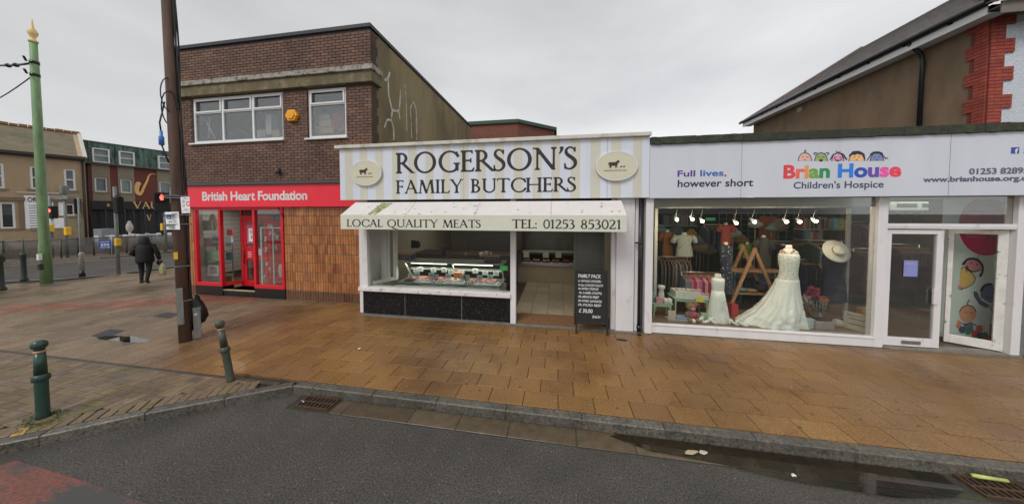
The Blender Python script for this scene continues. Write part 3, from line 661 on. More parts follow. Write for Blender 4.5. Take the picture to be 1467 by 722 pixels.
for i in range(300):
    x = qd.uniform(-4.6, 1.6); y = 5.80 - abs(qd.gauss(0, .04)); s_ = qd.uniform(.004, .012); b.face([(x - s_, y, .123), (x + s_ * .4, y - s_ * .6, .123), (x + s_, y + s_ * .3, .124 + s_ * qd.uniform(0, .6))])
for i in range(500):
    x = qd.uniform(-3.4, 4.5); y = 3.24 - abs(qd.gauss(0, .03)); s_ = qd.uniform(.004, .011); b.face([(x - s_, y, .008), (x + s_ * .4, y - s_ * .6, .008), (x + s_, y + s_ * .3, .010 + s_ * qd.uniform(0, .6))])
struct('debris', b, mat('leaf_debris', (.06, .05, .02), .9, .5, 9, col2=(.10, .12, .03), c2sc=4), kind='stuff')
b = MB(); qd = random.Random(25)
for i in range(150):
    x, y, r_ = qd.uniform(-9, 7.5), qd.uniform(3.45, 5.75), qd.uniform(.008, .022); b.face([(x + r_ * math.cos(a), y + r_ * math.sin(a) * .8, .1225) for a in (0, .9, 1.8, 2.7, 3.6, 4.5, 5.4)])
struct('gum_spots', b, mat('dark_gum', (.07, .055, .04), .6, .3, 30), kind='stuff')
# white adhesive droppings / gum spots
b = MB(); qg = random.Random(5)
for i in range(170):
    x, y = qg.uniform(-4.5, 7.5), qg.uniform(3.42, 5.6); r_ = qg.uniform(.004, .012); b.face([(x + r_ * math.cos(a), y + r_ * math.sin(a), .1222) for a in (0, 1, 2, 3, 4, 5)])
for i in range(150):
    x, y = qg.uniform(-5, 5), qg.uniform(1.3, 2.95); r_ = qg.uniform(.002, .006); b.face([(x + r_ * math.cos(a), y + r_ * math.sin(a) * .7, .006) for a in (0, 1, 2, 3, 4, 5)])
struct('grit', b, mat('grit_specks', (.36, .33, .27), .6, .3, 30), kind='stuff')
# ================================================================== CORNER BUILDING (charity shop with brick upper floor)
M_MORT = mat('mortar', (.09, .072, .06), .85, .2, 12)
M_BRICK = mat('brown_brick', (1, 1, 1), .8, .3, 1.2, .6, 90, attr=True, detail=12, col2=(.7, .7, .66), c2sc=.8, c2lo=.55, c2hi=.75)
M_CONC = mat('weathered_concrete', lin(100, 90, 66), .85, .25, 2.5, .5, 60, col2=lin(118, 110, 88), c2sc=5, c2lo=.5, c2hi=.65, detail=12, stretch=(1, 1, .7))
M_LEAD = mat('lead_flashing', lin(70, 70, 72), .6, .25, 8)
M_REND = mat('stained_render', lin(135, 120, 88), .9, .25, 1.4, .5, 40, col2=lin(88, 80, 62), c2sc=.9, c2lo=.45, c2hi=.68, stretch=(1, .55, .22), detail=12)
M_FELT = mat('dark_coping', (.035, .038, .042), .6, .3, 5)
M_TILE = mat('terracotta_tile', (1, 1, 1), .3, .35, 9, .35, 60, attr=True, stretch=(1, 1, .35), rvar=.12, detail=9, col2=(.74, .66, .58), c2sc=2.2, c2lo=.50, c2hi=.68)
BX0, BX1, BY = -11.05, -4.76, 6.55; CR = .55; BTOP = 7.30
B = thing('corner_shop_building', 'two storey brown brick corner building with red charity shop front and orange tiles', 'building', (-8, BY, .12))
rb = random.Random(3)
W1 = (-10.58, -7.45, 4.58, 5.88); W2 = (-6.68, -5.50, 4.56, 5.87); holes = [W1, W2]
xl = BX0
b = MB(); wall_holes(b, xl, BX1 - .03, 2.7, 5.9, BY + .018, BY + .25, holes); b.box(xl, BX1 - .03, BY + .018, BY + .25, 5.9, BTOP)
# curved corner backing and left side wall
def arc(mb, r, z0, z1, n=10, th=.2, xc=None):
    xc = BX0 if xc is None else xc
    for i in range(n):
        a0, a1 = math.pi / 2 * i / n, math.pi / 2 * (i + 1) / n
        P = lambda a, rr: (xc - rr * math.sin(a), BY + CR - rr * math.cos(a))
        mb.prism([P(a0, r), P(a1, r), P(a1, r - th), P(a0, r - th)], 'z', z0, z1)
arc(b, CR - .018, 2.7, BTOP); b.box(BX0 - CR + .018, BX0 - CR + .25, BY + CR, 15, 2.7, BTOP)
b.box(BX0 - CR + .25, BX1 - .25, 14.75, 14.95, 2.7, BTOP)
WALL = part('wall', b, M_MORT, B)
pal = [(.168, .092, .062), (.15, .084, .060), (.185, .098, .062), (.135, .079, .060), (.17, .10, .074)]
bf = brick_field(xl, BX1, 3.36, 5.895, holes, BY, pal, rnd=rb, var=.12) + brick_field(xl, BX1, 6.335, BTOP - .01, [], BY, pal, rnd=rb, var=.12)
for z0, z1 in ((3.36, 5.895), (6.335, BTOP - .01)):
    z = z0; r = 0
    while z + .065 <= z1:
        n_ = 4
        for i in range(n_):
            a = math.pi / 2 * (i + .5 * (r % 2) + .1) / n_; c = rb.choice(pal)
            bf.append((BX0 - (CR - .013) * math.sin(a), BY + CR - (CR - .013) * math.cos(a), z + .0325, .2, .03, .065, c, -a))
        z += .075; r += 1
pieces('brick', bf, M_BRICK, WALL, '-y', .004, 300, 'brickwork')
# brick return on the right flank, toothed into the render
bf = []; z = 3.36; r = 0
while z < BTOP - .07:
    if not 5.895 < z + .03 < 6.335:
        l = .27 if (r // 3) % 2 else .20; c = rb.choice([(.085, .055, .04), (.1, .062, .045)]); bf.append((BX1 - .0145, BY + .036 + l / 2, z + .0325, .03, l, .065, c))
    z += .075; r += 1
pieces('brick', bf, M_BRICK, WALL, '+x', .004, 300)
b = MB(); b.box(BX1 - .3, BX1 - .02, BY + .25, 14.95, .12, BTOP - .02); b.box(BX1 - .02, BX1 - .012, BY + .32, 14.95, 3.3, BTOP - .02); part('rendered_flank', b, M_REND, B)
b = MB(); b.box(BX0, BX1 + .03, BY - .04, BY + .26, BTOP, BTOP + .10); arc(b, CR + .04, BTOP, BTOP + .10, 12, .3); b.box(BX1 - .25, BX1 + .03, BY + .26, 15, BTOP - .001, BTOP + .099); b.box(BX0 - CR - .04, BX0 - CR + .25, BY + CR, 15, BTOP, BTOP + .1)
part('coping', b, M_FELT, B, .01)
b = MB(); b.box(BX0, BX1 + .10, BY - .10, BY + .02, 5.90, 6.18); arc(b, CR + .10, 5.90, 6.18, 12, .15); b.box(BX1 - .02, BX1 + .10, BY + .021, BY + .33, 5.90, 6.18); part('concrete_band', b, M_CONC, B, .012)
b = MB(); b.box(BX0, BX1 + .14, BY - .15, BY + .02, 6.18, 6.225); b.box(BX0, BX1 + .12, BY - .12, BY + .02, 6.225, 6.335); arc(b, CR + .13, 6.18, 6.335, 12, .18); b.box(BX1 - .02, BX1 + .12, BY + .021, BY + .33, 6.181, 6.334)
part('band_lip', b, mat('pale_weathered_stone', lin(150, 146, 138), .85, .25, 6, .5, 60, col2=lin(95, 88, 72), c2sc=7, c2lo=.5, c2hi=.6), B, .012)
b = MB(); b.box(BX0 - CR + .1, BX1 - .3, BY + .3, 14.7, BTOP - .5, BTOP - .4); part('roof', b, M_FELT, B)
b = MB(); b.box(BX0 - CR + .3, BX1 - .31, BY + .26, 14.7, 4.1, 4.2); b.box(BX0 - CR + .3, BX1 - .31, BY + 2.6, BY + 2.65, 4.2, 6.7); part('upper_room', b, mat('room_grey', (.5, .5, .5), .8), B)
def upvc_window(parent, x0, x1, z0, z1, Y, cols, toph, name='window', glass=None, fr=.068, rec=.05):
    glass = glass or M_GLASSU; yf = Y + rec
    b = MB(); f = fr
    b.box(x0, x1, yf, yf + .07, z0, z0 + f); b.box(x0, x1, yf, yf + .07, z1 - f, z1); b.box(x0, x0 + f, yf, yf + .07, z0 + f, z1 - f); b.box(x1 - f, x1, yf, yf + .07, z0 + f, z1 - f)
    xs = [x0 + (x1 - x0) * i / cols for i in range(cols + 1)]
    for x in xs[1:-1]: b.box(x - f * .45, x + f * .45, yf + .002, yf + .07, z0 + f, z1 - f)
    zt = z1 - toph
    if toph:
        for i in range(cols):
            a = xs[i] + (f if i == 0 else f * .45); c = xs[i + 1] - (f if i == cols - 1 else f * .45)
            b.box(a, c, yf + .001, yf + .07, zt - .03, zt + .03)
            # opening top light: a heavier sash proud of the frame
            g_ = .045; b.box(a, c, yf - .02, yf - .0005, zt + .0, zt + g_); b.box(a, c, yf - .02, yf - .0005, z1 - f - g_ + .02, z1 - f + .02)
            b.box(a, a + g_, yf - .02, yf - .0005, zt + g_, z1 - f - g_ + .02); b.box(c - g_, c, yf - .02, yf - .0005, zt + g_, z1 - f - g_ + .02)
    wo_ = part(name, b, M_UPVC, parent, .004)
    for i in range(cols):
        a = xs[i] + f * .4; c = xs[i + 1] - f * .4
        if toph: q = MB(); q.box(a, c, yf + .03, yf + .036, zt + .02, z1 - f + .01); part('pane', q, glass, wo_)
        q = MB(); q.box(a, c, yf + .03, yf + .036, z0 + f - .01, (zt - .02) if toph else z1 - f + .01); part('pane', q, glass, wo_)
    q = MB(); q.box(x0 - .05, x1 + .05, Y - .06, yf + .03, z0 - .045, z0 - .002); part('sill', q, M_UPVC, wo_, .004)
    return wo_
upvc_window(B, *W1, BY, 3, .42); upvc_window(B, *W2, BY, 1, .40)
b = MB(); b.box(W1[0], W1[1], BY + .12, BY + .26, W1[2] - .05, W1[2] - .001); b.box(W2[0], W2[1], BY + .12, BY + .26, W2[2] - .05, W2[2] - .001); part('window_board', b, M_UPVC, B)
# things standing inside the upstairs windows
YU = BY + .24
def fan():
    c = at(285, 173, YU); x, y, z = c.x, YU, 4.6; H = c.z - z
    t = thing('desk_fan', 'white round fan standing inside the left of the wide upstairs window', 'fan', (x, y, z)); wm = mat('dull_white_plastic', (.75, .75, .75), .5)
    b = MB(); b.tube([(x, y, z), (x, y, z + H * .8)], .015); b.lathe([(.13, z), (.12, z + .02), (.02, z + .03)], (x, y, 0), 20); part('stand', b, wm, t)
    b = MB()
    for rr_ in (.05, .11, .17, .21): b.tube([(x + rr_ * math.cos(a), y - .05, z + H + rr_ * math.sin(a)) for a in np.linspace(0, 2 * math.pi, 25)], .006, 4, False)
    for k in range(20): a = k * math.pi / 10; b.tube([(x + .03 * math.cos(a), y - .055, z + H + .03 * math.sin(a)), (x + .21 * math.cos(a), y - .04, z + H + .21 * math.sin(a))], .005, 4)
    part('grille', b, wm, t)
    b = MB()
    for k in range(3): a = k * 2.09; b.face([(x, y - .01, z + H), (x + .16 * math.cos(a), y - .03, z + H + .16 * math.sin(a)), (x + .17 * math.cos(a + .5), y, z + H + .17 * math.sin(a + .5)), (x + .13 * math.cos(a + 1), y + .01, z + H + .13 * math.sin(a + 1))])
    b.ball((x, y, z + H), .05); part('blade', b, wm, t)
fan()
M_CARD = mat('brown_cardboard', (.5, .36, .22), .8, .15, 5)
def boxthing(name, x0, x1, y0, y1, z0, z1, m, label, cat='box', bev=.004, group=None): b = MB(); b.box(x0, x1, y0, y1, z0, z1); return single(name, b, m, label, cat, group, bev)
def upx(name, x0, y0, x1, y1, m, label, cat='box', Y=YU): a, c = at(x0, y1, Y), at(x1, y0, Y); return boxthing(name, a.x, c.x, Y, Y + .2, a.z, c.z, m, label, cat)
b = MB(); P0, P1 = at(292, 168, YU), at(309, 199, YU); b.tube([P0, P1], .02, 6); P0 = at(300, 168, YU); b.tube([P0, at(299, 198, YU)], .014, 6); single('folded_tripod', b, MATS['dull_white_plastic'], 'thin white stand leaning across the wide upstairs window', 'stand')
upx('stored_box', 365, 186, 380, 197, mat('cream_card', (.6, .56, .48), .8), 'cream box behind the right pane of the wide upstairs window')
upx('stored_box', 390, 186, 400, 197, M_CARD, 'brown box in the right corner of the wide upstairs window')
upx('roller_banner', 381, 164, 388, 193, mat('pale_cloth', (.55, .57, .6), .7), 'pale upright roll behind the wide upstairs window', 'roll')
b = MB(); P = [at(x, y, YU) for x, y in ((335, 184), (352, 190), (358, 198))]; b.tube(P, .014, 6); b.ball(at(332, 193, YU), .08, .05, .05); single('desk_lamp', b, mat('lamp_grey', (.12, .12, .12), .5), 'dark bent desk lamp in the middle pane of the wide upstairs window', 'lamp')
upx('stored_box', 455, 182, 477, 192, M_CARD, 'lower brown carton of the stack in the small upstairs window')
upx('stored_box', 457, 171, 474, 182, mat('pale_card', (.55, .42, .28), .8), 'middle pale carton of the stack in the small upstairs window')
upx('stored_box', 457, 163, 472, 171, mat('green_lid', (.40, .42, .24), .6), 'green lidded box on top of the cartons in the small upstairs window')
upx('stored_box', 446, 181, 452, 191, M_UPVC, 'small white tub at the left of the small upstairs window')
b = MB(); P = [at(x, y, YU) for x, y in ((475, 165), (492, 155), (494, 187), (477, 187))]; b.prism([(p.x, p.z) for p in P], 'y', YU, YU + .15); single('stacked_cloth', b, mat('red_fabric', (.5, .06, .08), .8, .3, 4, col2=(.1, .1, .12), c2sc=4, c2lo=.5, c2hi=.52), 'red and black folded cloth bundle at the right of the small upstairs window', 'cloth')
# alarm box
b = MB(); cx_, cz_ = -7.1, 5.18; b.prism([(cx_ + .19 * math.cos(R(a)) * (1 if a % 180 else 1), cz_ + .17 * math.sin(R(a))) for a in range(0, 360, 60)], 'y', BY - .09, BY - .002)
b.prism([(cx_ + .13 * math.cos(R(a)), cz_ + .12 * math.sin(R(a))) for a in range(0, 360, 60)], 'y', BY - .115, BY - .09)
single('alarm_box', b, mat('orange_plastic', lin(235, 135, 25, .6), .4, .06), 'orange hexagonal alarm box on the brick wall between the upstairs windows', 'alarm box', bev=.012)
b = MB(); c_ = at(401, 245, BY); b.lathe([(.05, 0), (.06, .1), (.035, .17)], (c_.x, BY - .07, c_.z - .1), 12); b.box(c_.x - .03, c_.x + .03, BY - .06, BY - .001, c_.z - .02, c_.z + .06); single('wall_light', b, M_LEAD, 'small grey wall light above the red shop sign', 'wall light')
# lead flashing, red fascia
b = MB(); b.box(BX0, -4.99, BY - .16, BY + .02, 3.325, 3.40); arc(b, CR + .15, 3.325, 3.40, 10, .2); b.box(BX0 - CR - .15, BX0 - CR, BY + CR, 14, 3.325, 3.40); part('flashing', b, M_LEAD, B, .012)
FAS = MB(); FAS.box(BX0, -4.99, BY - .10, BY + .1, 2.715, 3.325); arc(FAS, CR + .09, 2.715, 3.325, 12, .12); FAS.box(BX0 - CR - .09, BX0 - CR, BY + CR, 14, 2.715, 3.325)
fo = part('sign_board', FAS, M_REDF, B, label='bright red sign board')
b = MB(); p0 = at(290, 287, BY - .1); p1 = at(440, 273, BY - .1); text_on(b, 'British Heart Foundation', p0.x, p1.x, p0.z - .02, p0.z + .24, BY - .103, off=.028, spacing=.95); part('lettering', b, M_WHITE, fo)
# ground floor tiles
GZ0, GZ1 = .13, 2.715
tp = [(.45, .18, .065), (.42, .165, .06), (.48, .20, .075), (.35, .13, .05), (.42, .18, .07), (.44, .17, .06), (.33, .12, .05), (.46, .185, .065)]
def tiles(x0, x1, curve=False):
    out = []; n = int((x1 - x0) / .078); tw = (x1 - x0) / n; rows = 10; th = (GZ1 - GZ0) / rows
    for r in range(rows):
        for i in range(n):
            if r == 0 and curve and i < 0: continue
            c = rb.choice(tp); k = rb.choice([.92, 1, 1.06]); c = tuple(round(v * k, 2) for v in c)
            if r == 0: c = (.16, .08, .045)
            if curve:
                s = (x0 + tw * (i + .5)); a = -s / CR
                out.append((BX0 - (CR - .005) * math.sin(a), BY + CR - (CR - .005) * math.cos(a), GZ0 + th * (r + .5), tw - .009, .03, th - .018, c, -a))
            else: out.append((x0 + tw * (i + .5), BY + .012 + rb.uniform(0, .003), GZ0 + th * (r + .5), tw - .009, .03, th - .018, c))
    return out
b = MB(); b.box(-7.50, BX1 - .3, BY + .02, BY + .2, .12, 2.7); TW2 = part('tile_wall', b, mat('tile_grout', (.30, .25, .19), .9, .2, 9), B)
b = MB(); b.box(BX0, -10.62, BY + .02, BY + .2, .12, 2.7); arc(b, CR - .02, .12, 2.7); b.box(BX0 - CR + .02, BX0 - CR + .2, BY + CR, 14.7, .12, 2.7)
TW = part('tile_wall', b, mat('tile_grout', (.30, .25, .19), .9, .2, 9), B)
pieces('tile', tiles(-7.50, -5.02), M_TILE, TW2, '-y', .004, 300, 'tiles')
pieces('tile', tiles(BX0, -10.66) + tiles(-.86, 0, True), M_TILE, TW, '-y', .004, 300, 'tiles')
# red shopfront
SX0, SX1 = -10.62, -7.52; FY = BY - .02
A0, A1 = -9.66, -8.54      # lobby opening
DY = BY + .42; DA, DB = -9.50, -8.62   # door set back, splayed side glass
SF_ = MB(); f = .075
for x0, x1 in ((SX0, A0), (A1, SX1)):
    SF_.box(x0, x1, FY, FY + .09, .40, .50); SF_.box(x0, x1, FY, FY + .09, 2.63, 2.713); SF_.box(x0, x0 + f, FY, FY + .09, .50, 2.63); SF_.box(x1 - f, x1, FY, FY + .09, .50, 2.63)
SF_.box(A0 + .001, A1 - .001, FY, FY + .09, 2.63, 2.712)
SFP = part('shopfront', SF_, M_RED, B, .006)
b = MB(); b.prism([(A0 - .07, FY + .0905), (A0, FY + .0905), (DA, DY), (DA - .07, DY)], 'z', .4, .5); b.prism([(A0 - .07, FY + .0905), (A0, FY + .0905), (DA, DY), (DA - .07, DY)], 'z', 2.63, 2.71); b.box(DA - .07, DA, DY + .001, DY + .07, .3, 2.71); part('side_frame', b, M_RED, B)
b = MB(); b.prism([(A0 - .03, FY + .09), (A0 - .024, FY + .09), (DA - .03, DY), (DA - .036, DY)], 'z', .5, 2.63); part('pane', b, M_GLASS, SFP)
for x0, x1 in ((SX0 + f - .01, A0 - f + .01), (A1 + f - .01, SX1 - f + .01)): b = MB(); b.box(x0, x1, FY + .04, FY + .046, .49, 2.64); part('pane', b, M_GLASS, SFP)
for xx in ((SX0, A0), (A1, SX1)): b = MB(); b.box(xx[0], xx[1], FY + .01, FY + .3, .12, .40); part('plinth', b, M_BLACK, B, .005)
b = MB(); b.box(A0 + .002, A1 - .002, FY + .03, DY + .1, .12, .28); st = part('step', b, M_BLACK, B)
b = MB(); b.box(A0 + .002, A1 - .002, FY + .02, FY + .10, .281, .30)
part('step_edge', b, mat('yellow_step_strip', (.45, .38, .2), .5, .3, 20, col2=(.2, .2, .18), c2sc=10), st)
# door
b = MB(); d0, d1 = DA + .03, DB; z0, z1 = .31, 2.38
b.box(DA, DB + .75, DY, DY + .06, 2.38, 2.46); b.box(DA, DA + .03, DY, DY + .06, .3, 2.38); part('door_frame', b, M_RED, B)
b = MB(); b.box(d0, d0 + .10, DY + .01, DY + .05, z0, z1); b.box(d1 - .10, d1, DY + .01, DY + .05, z0, z1); b.box(d0 + .1, d1 - .1, DY + .01, DY + .05, z1 - .1, z1); b.box(d0 + .1, d1 - .1, DY + .01, DY + .05, z0, z0 + .16); b.box(d0 + .1, d1 - .1, DY + .01, DY + .05, 1.12, 1.50)
DR = part('door', b, M_RED, B, .005); b = MB(); b.box(d0 + .09, d1 - .09, DY + .028, DY + .033, z0 + .15, z1 - .09); part('pane', b, M_GLASS, DR)
b = MB(); b.box(d0 + .33, d0 + .6, DY - .0, DY + .008, z0 + .05, z0 + .1); b.tube([(d0 + .05, DY - .02, 1.0), (d0 + .05, DY - .02, 1.55)], .012); part('door_handle', b, M_BLACK, DR)
b = MB(); b.box(d1 + .02, d1 + .7, DY + .02, DY + .05, .3, 2.38); part('red_side_panel', b, M_RED, B)
b = MB(); b.box(DA, DB + .7, DY + .02, DY + .05, 2.461, 2.70); part('transom_board', b, mat('dark_red_board', (.16, .02, .025), .4), B)
def poster(name, x0, x1, z0, z1, Y, m, label, cat='poster', inner=None, txt=None, tm=None):
    t = thing(name, label, cat, ((x0 + x1) / 2, Y, z0)); b = MB(); b.box(x0, x1, Y - .004, Y, z0, z1); part('sheet', b, m, t)
    if inner: b = MB(); b.box(inner[0], inner[1], Y - .006, Y - .0041, inner[2], inner[3]); part('inner_sheet', b, M_UPVC, t)
    if txt: b = MB(); [text_on(b, s, a, c, e, g_, Y - .008) for s, a, c, e, g_ in txt]; part('lettering', b, tm or M_BLACK, t)
    return t
b_ = d0 + .14; poster('door_poster', b_, b_ + .38, 1.62, 2.18, DY + .008, mat('pink_poster', (.5, .12, .2), .5), 'pink bordered poster with white sheet on the red charity shop door', inner=(b_ + .07, b_ + .31, 1.68, 2.08), txt=[('2 for', b_ + .12, b_ + .26, 1.92, 2.02), ('1', b_ + .17, b_ + .2, 1.76, 1.86)])
b = MB(); b.box(d0 + .13, d0 + .4, DY + .004, DY + .009, 1.16, 1.46); b.ct = (1, 1, 1)
q = MB()
for k in range(4): q.box(d0 + .16, d0 + .30, DY + .0, DY + .0035, 1.2 + k * .05, 1.215 + k * .05)
q.box(d0 + .45, d0 + .66, DY + .004, DY + .009, 1.26, 1.46); single('opening_hours_sign', q, M_WHITE, 'small white opening hours panel on the middle rail of the red door', 'sign')
# inside the charity shop
M_INT = mat('interior_wall', (.22, .21, .19), .8, .1, 2); M_SLATW = mat('slatwall', (.42, .40, .37), .6)
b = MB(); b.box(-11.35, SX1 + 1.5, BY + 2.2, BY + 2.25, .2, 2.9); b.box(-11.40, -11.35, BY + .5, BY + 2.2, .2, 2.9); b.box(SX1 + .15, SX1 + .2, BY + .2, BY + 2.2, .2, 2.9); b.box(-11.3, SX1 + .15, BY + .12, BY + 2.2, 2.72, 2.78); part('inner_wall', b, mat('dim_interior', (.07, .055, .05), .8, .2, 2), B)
b = MB(); b.box(-11.3, SX1 + .15, BY + .1, BY + 2.2, .2, .28); part('shop_floor', b, mat('shop_floor_brown', (.16, .09, .05), .5), B)
b = MB(); z = .5
while z < 2.6: b.box(-11.34, -11.31, BY + .55, BY + 2.1, z, z + .14); z += .15
part('slatwall', b, M_SLATW, B)
def picthing(x0, x1, z0, z1, y, c, label, name='boxed_toy', cat='toy', frame=None, d=.08):
    t = thing(name, label, cat, ((x0 + x1) / 2, y, z0)); b = MB(); b.box(x0, x1, y, y + d, z0, z1); part('box', b, mat('n_' + name + str(len(MATS)), c, .5, .35, 14, col2=tuple(min(.8, v * .5 + .2) for v in c[::-1]), c2sc=16), t)
    if frame: f_ = .03; b = MB(); b.box(x0 - f_, x1 + f_, y - .02, y - .001, z0 - f_, z0); b.box(x0 - f_, x1 + f_, y - .02, y - .001, z1, z1 + f_); b.box(x0 - f_, x0, y - .02, y - .001, z0, z1); b.box(x1, x1 + f_, y - .02, y - .001, z0, z1); part('frame', b, frame, t)
def shelfunit(x0, x1, y0, y1, zs, top, label, name='display_shelf', posts=.012, m=None):
    m = m or M_GALV; t = thing(name, label, 'shelf', ((x0 + x1) / 2, y0, .4)); b = MB()
    for x in (x0, x1):
        for y in (y0, y1): b.box(x - posts, x + posts, y - posts, y + posts, zs[0] - .1, top)
    part('frame', b, m, t)
    for z in zs: b = MB(); b.box(x0 + posts, x1 - posts, y0, y1, z, z + .02); part('shelf', b, m, t)
    return t
YS = BY + .35
def px_(a, y, Y=YS): return at(a, y, Y).x
shelfunit(px_(294, 360), px_(317, 360), YS, YS + .3, (.55, .95, 1.30, 1.60), 1.62, 'grey metal shelf unit behind the left window of the red shop')
def pxthing(x0, y0, x1, y1, c, label, name='boxed_toy', cat='toy', frame=None, Y=None, d=.06):
    Y = Y or YS - .07; a, b_2 = at(x0, y1, Y), at(x1, y0, Y); picthing(a.x, b_2.x, a.z, b_2.z, Y, c, label, name, cat, frame, d)
pxthing(295, 360, 315, 373, (.35, .5, .3), 'colourful boxed puzzle on the middle shelf in the left window of the red shop')
pxthing(301, 382, 312, 393, (.25, .22, .2), 'small white framed picture on the lower shelf of the red shop', 'framed_picture', 'picture', M_UPVC, d=.02)
pxthing(285, 317, 304, 329, (.22, .16, .10), 'framed picture hung high on the slatwall in the red shop window', 'framed_picture', 'picture', mat('tan_frame', (.4, .3, .2), .5), d=.02)
pxthing(288, 341, 303, 353, (.45, .14, .10), 'patterned red box on the slatwall of the red shop window')
pxthing(288, 370, 294, 383, (.12, .16, .42), 'small blue and red box low on the slatwall of the red shop')
pxthing(304, 396, 317, 406, (.08, .14, .25), 'dark blue box on the bottom shelf of the red shop')
pxthing(322, 393, 332, 406, (.6, .42, .03), 'tall yellow toy box behind the lobby side glass of the red shop', Y=YS + .35)
pxthing(324, 360, 332, 373, (.15, .4, .55), 'light blue toy box behind the lobby side glass of the red shop', Y=YS + .35)
pxthing(324, 339, 331, 353, (.5, .6, .6), 'white and teal box above the light blue toy box in the lobby glass', Y=YS + .35)
pxthing(325, 329, 332, 337, (.5, .05, .05), 'small red box at the top of the lobby side glass', Y=YS + .35)
c_ = at(308, 345, YS); b = MB(); b.ball((c_.x, YS, c_.z - .05), .11, .1, .12); b.ball((c_.x + .04, YS, c_.z + .09), .08, .08, .09); single('plush_toy', b, mat('grey_plush', (.13, .13, .14), .9, .3, 30, .5, 90), 'dark grey soft toy on the top shelf of the red shop window', 'soft toy')
c_ = at(306, 318, YS); b = MB(); b.ball((c_.x, YS, c_.z), .14, .08, .26); single('hanging_bag', b, mat('tan_wicker', (.28, .2, .12), .9, .4, 40), 'tan woven bag hanging at the top of the left window of the red shop', 'bag')
t = thing('glass_cabinet', 'tall glass display cabinet with chrome edges in the right window of the red shop', 'cabinet', (-8.4, BY + .2, .4)); YC = BY + .22; xc0, xc1, xc2 = px_(374, 350, YC), px_(391, 350, YC), px_(404, 350, YC); b = MB()
for x in (xc0, xc1): b.box(x - .018, x + .018, YC, YC + .03, .42, 2.1)
b.box(xc0, xc2, YC, YC + .03, 2.1, 2.13); part('frame', b, M_UPVC, t)
for z in (.75, 1.15, 1.45, 1.8): b = MB(); b.box(xc0 + .02, xc2, YC + .03, YC + .28, z, z + .01); part('shelf', b, M_GLASS, t)
q = random.Random(2)
for k, (px, py) in enumerate(((381, 343), (382, 358), (383, 378), (387, 385), (394, 337), (396, 355), (398, 340), (388, 334), (380, 397), (390, 325), (386, 324))):
    c_ = at(px, py, YC + .1); h = q.uniform(.09, .17); single('ornament', MB().lathe([(.04, 0), (.055, h * .3), (.025, h * .6), (.042, h * .85), (.01, h)], (c_.x, YC + .1, c_.z - h / 2), 12), M_UPVC, ('squat', 'slim', 'round', 'tall', 'small', 'white', 'pale', 'low', 'bottom', 'top right', 'top left')[k] + ' white ornament in the glass cabinet of the red shop', 'ornament', 'white ornaments in the glass cabinet')
c_ = at(402, 388, YC - .1); single('cream_bag', MB().ball(c_, .08, .03, .2), mat('cream_pot', (.6, .57, .42), .5), 'cream oval bag hanging at the right edge of the red shop window', 'bag')
c_ = at(396, 308, YC); b = MB(); b.box(c_.x - .14, c_.x + .16, YC, YC + .05, c_.z - .18, c_.z + .2); single('dark_coat', b, mat('print_coat', (.09, .08, .08), .8, .4, 30, col2=(.4, .4, .38), c2sc=16, c2lo=.58, c2hi=.62), 'dark patterned scarf hung high in the right red shop window', 'scarf', bev=.02)
b = MB(); b.tube([(-7.66, BY - .03, 2.70), (-7.5, BY - .03, 2.52), (-7.5, BY - .03, 2.42)], .008, 6); b.tube([(-7.66, BY - .03, 2.6), (-7.5, BY - .03, 2.45)], .008, 6); single('sign_bracket', b, M_BLACK, 'thin black wire bracket at the top right of the red shop front', 'bracket')
ll = bpy.data.lights.new('shop_fill_light', 'AREA'); ll.shape = 'RECTANGLE'; ll.size = 2.9; ll.size_y = .5; ll.energy = 34; ll.color = (1, .96, .9); lo = bpy.data.objects.new('shop_fill_light', ll); COL.objects.link(lo); lo.location = (-9.4, BY + .75, 2.7)  # added fill light with no fitting, brightens the goods behind the red shopfront
# spray marks on the rendered flank
gx_ = BX1 - .009
def flank(px): 
    o = []
    for x, y in px: d = ray(x, y); s = gx_ / d.x; o.append((d.y * s, d.z * s + CAMZ))
    return o
pr = []
for st_, wd in (([(552, 115), (556, 112), (560, 101), (566, 107), (571, 112), (575, 109)], .13), ([(556, 112), (557, 135), (560, 150), (562, 158)], .13), ([(562, 158), (571, 159), (573, 145), (574, 130)], .12), ([(571, 159), (573, 170)], .10), ([(562, 158), (561, 172), (564, 185), (564, 200)], .12), ([(551, 182), (555, 172), (561, 173)], .10), ([(580, 116), (582, 150), (583, 188)], .07), ([(588, 155), (589, 175), (590, 198)], .08), ([(588, 155), (592, 147), (596, 157), (597, 180), (597, 200)], .10)):
    pr.append(sSeg(smoothpts(flank(st_), 3), wd * .55))
b = MB(); art(pr, lambda u, v: (gx_, u, v), b, (6.7, 3.4, 9.3, 6.6), .025); single('graffiti', b, mat('faded_white_spray', lin(190, 190, 182), .8, .12, 12, col2=lin(140, 130, 105), c2sc=6, c2lo=.5, c2hi=.62), 'faded white spray painted scrawl on the grey rendered side wall', 'graffiti')
# rear brick building
RB = thing('rear_brick_building', 'low red brick building with green edged flat roof behind the butcher', 'building', (-2, 16, .12)); rp = [(-6.5, 16), (-2.3, 16), (-.2, 17.9), (-.2, 22), (-6.5, 22)]
b = MB(); b.prism(rp, 'z', .12, 7.75); part('wall', b, mat('distant_red_brick', (.20, .075, .05), .85, .3, 6, stretch=(.6, .6, 3), detail=9, col2=(.12, .06, .045), c2sc=3), RB)
b = MB(); b.prism([(-6.6, 15.9), (-2.25, 15.9), (-.05, 17.85), (-.05, 22.1), (-6.6, 22.1)], 'z', 7.75, 7.95); part('roof_edge', b, mat('green_copper_edge', (.05, .085, .05), .7), RB)
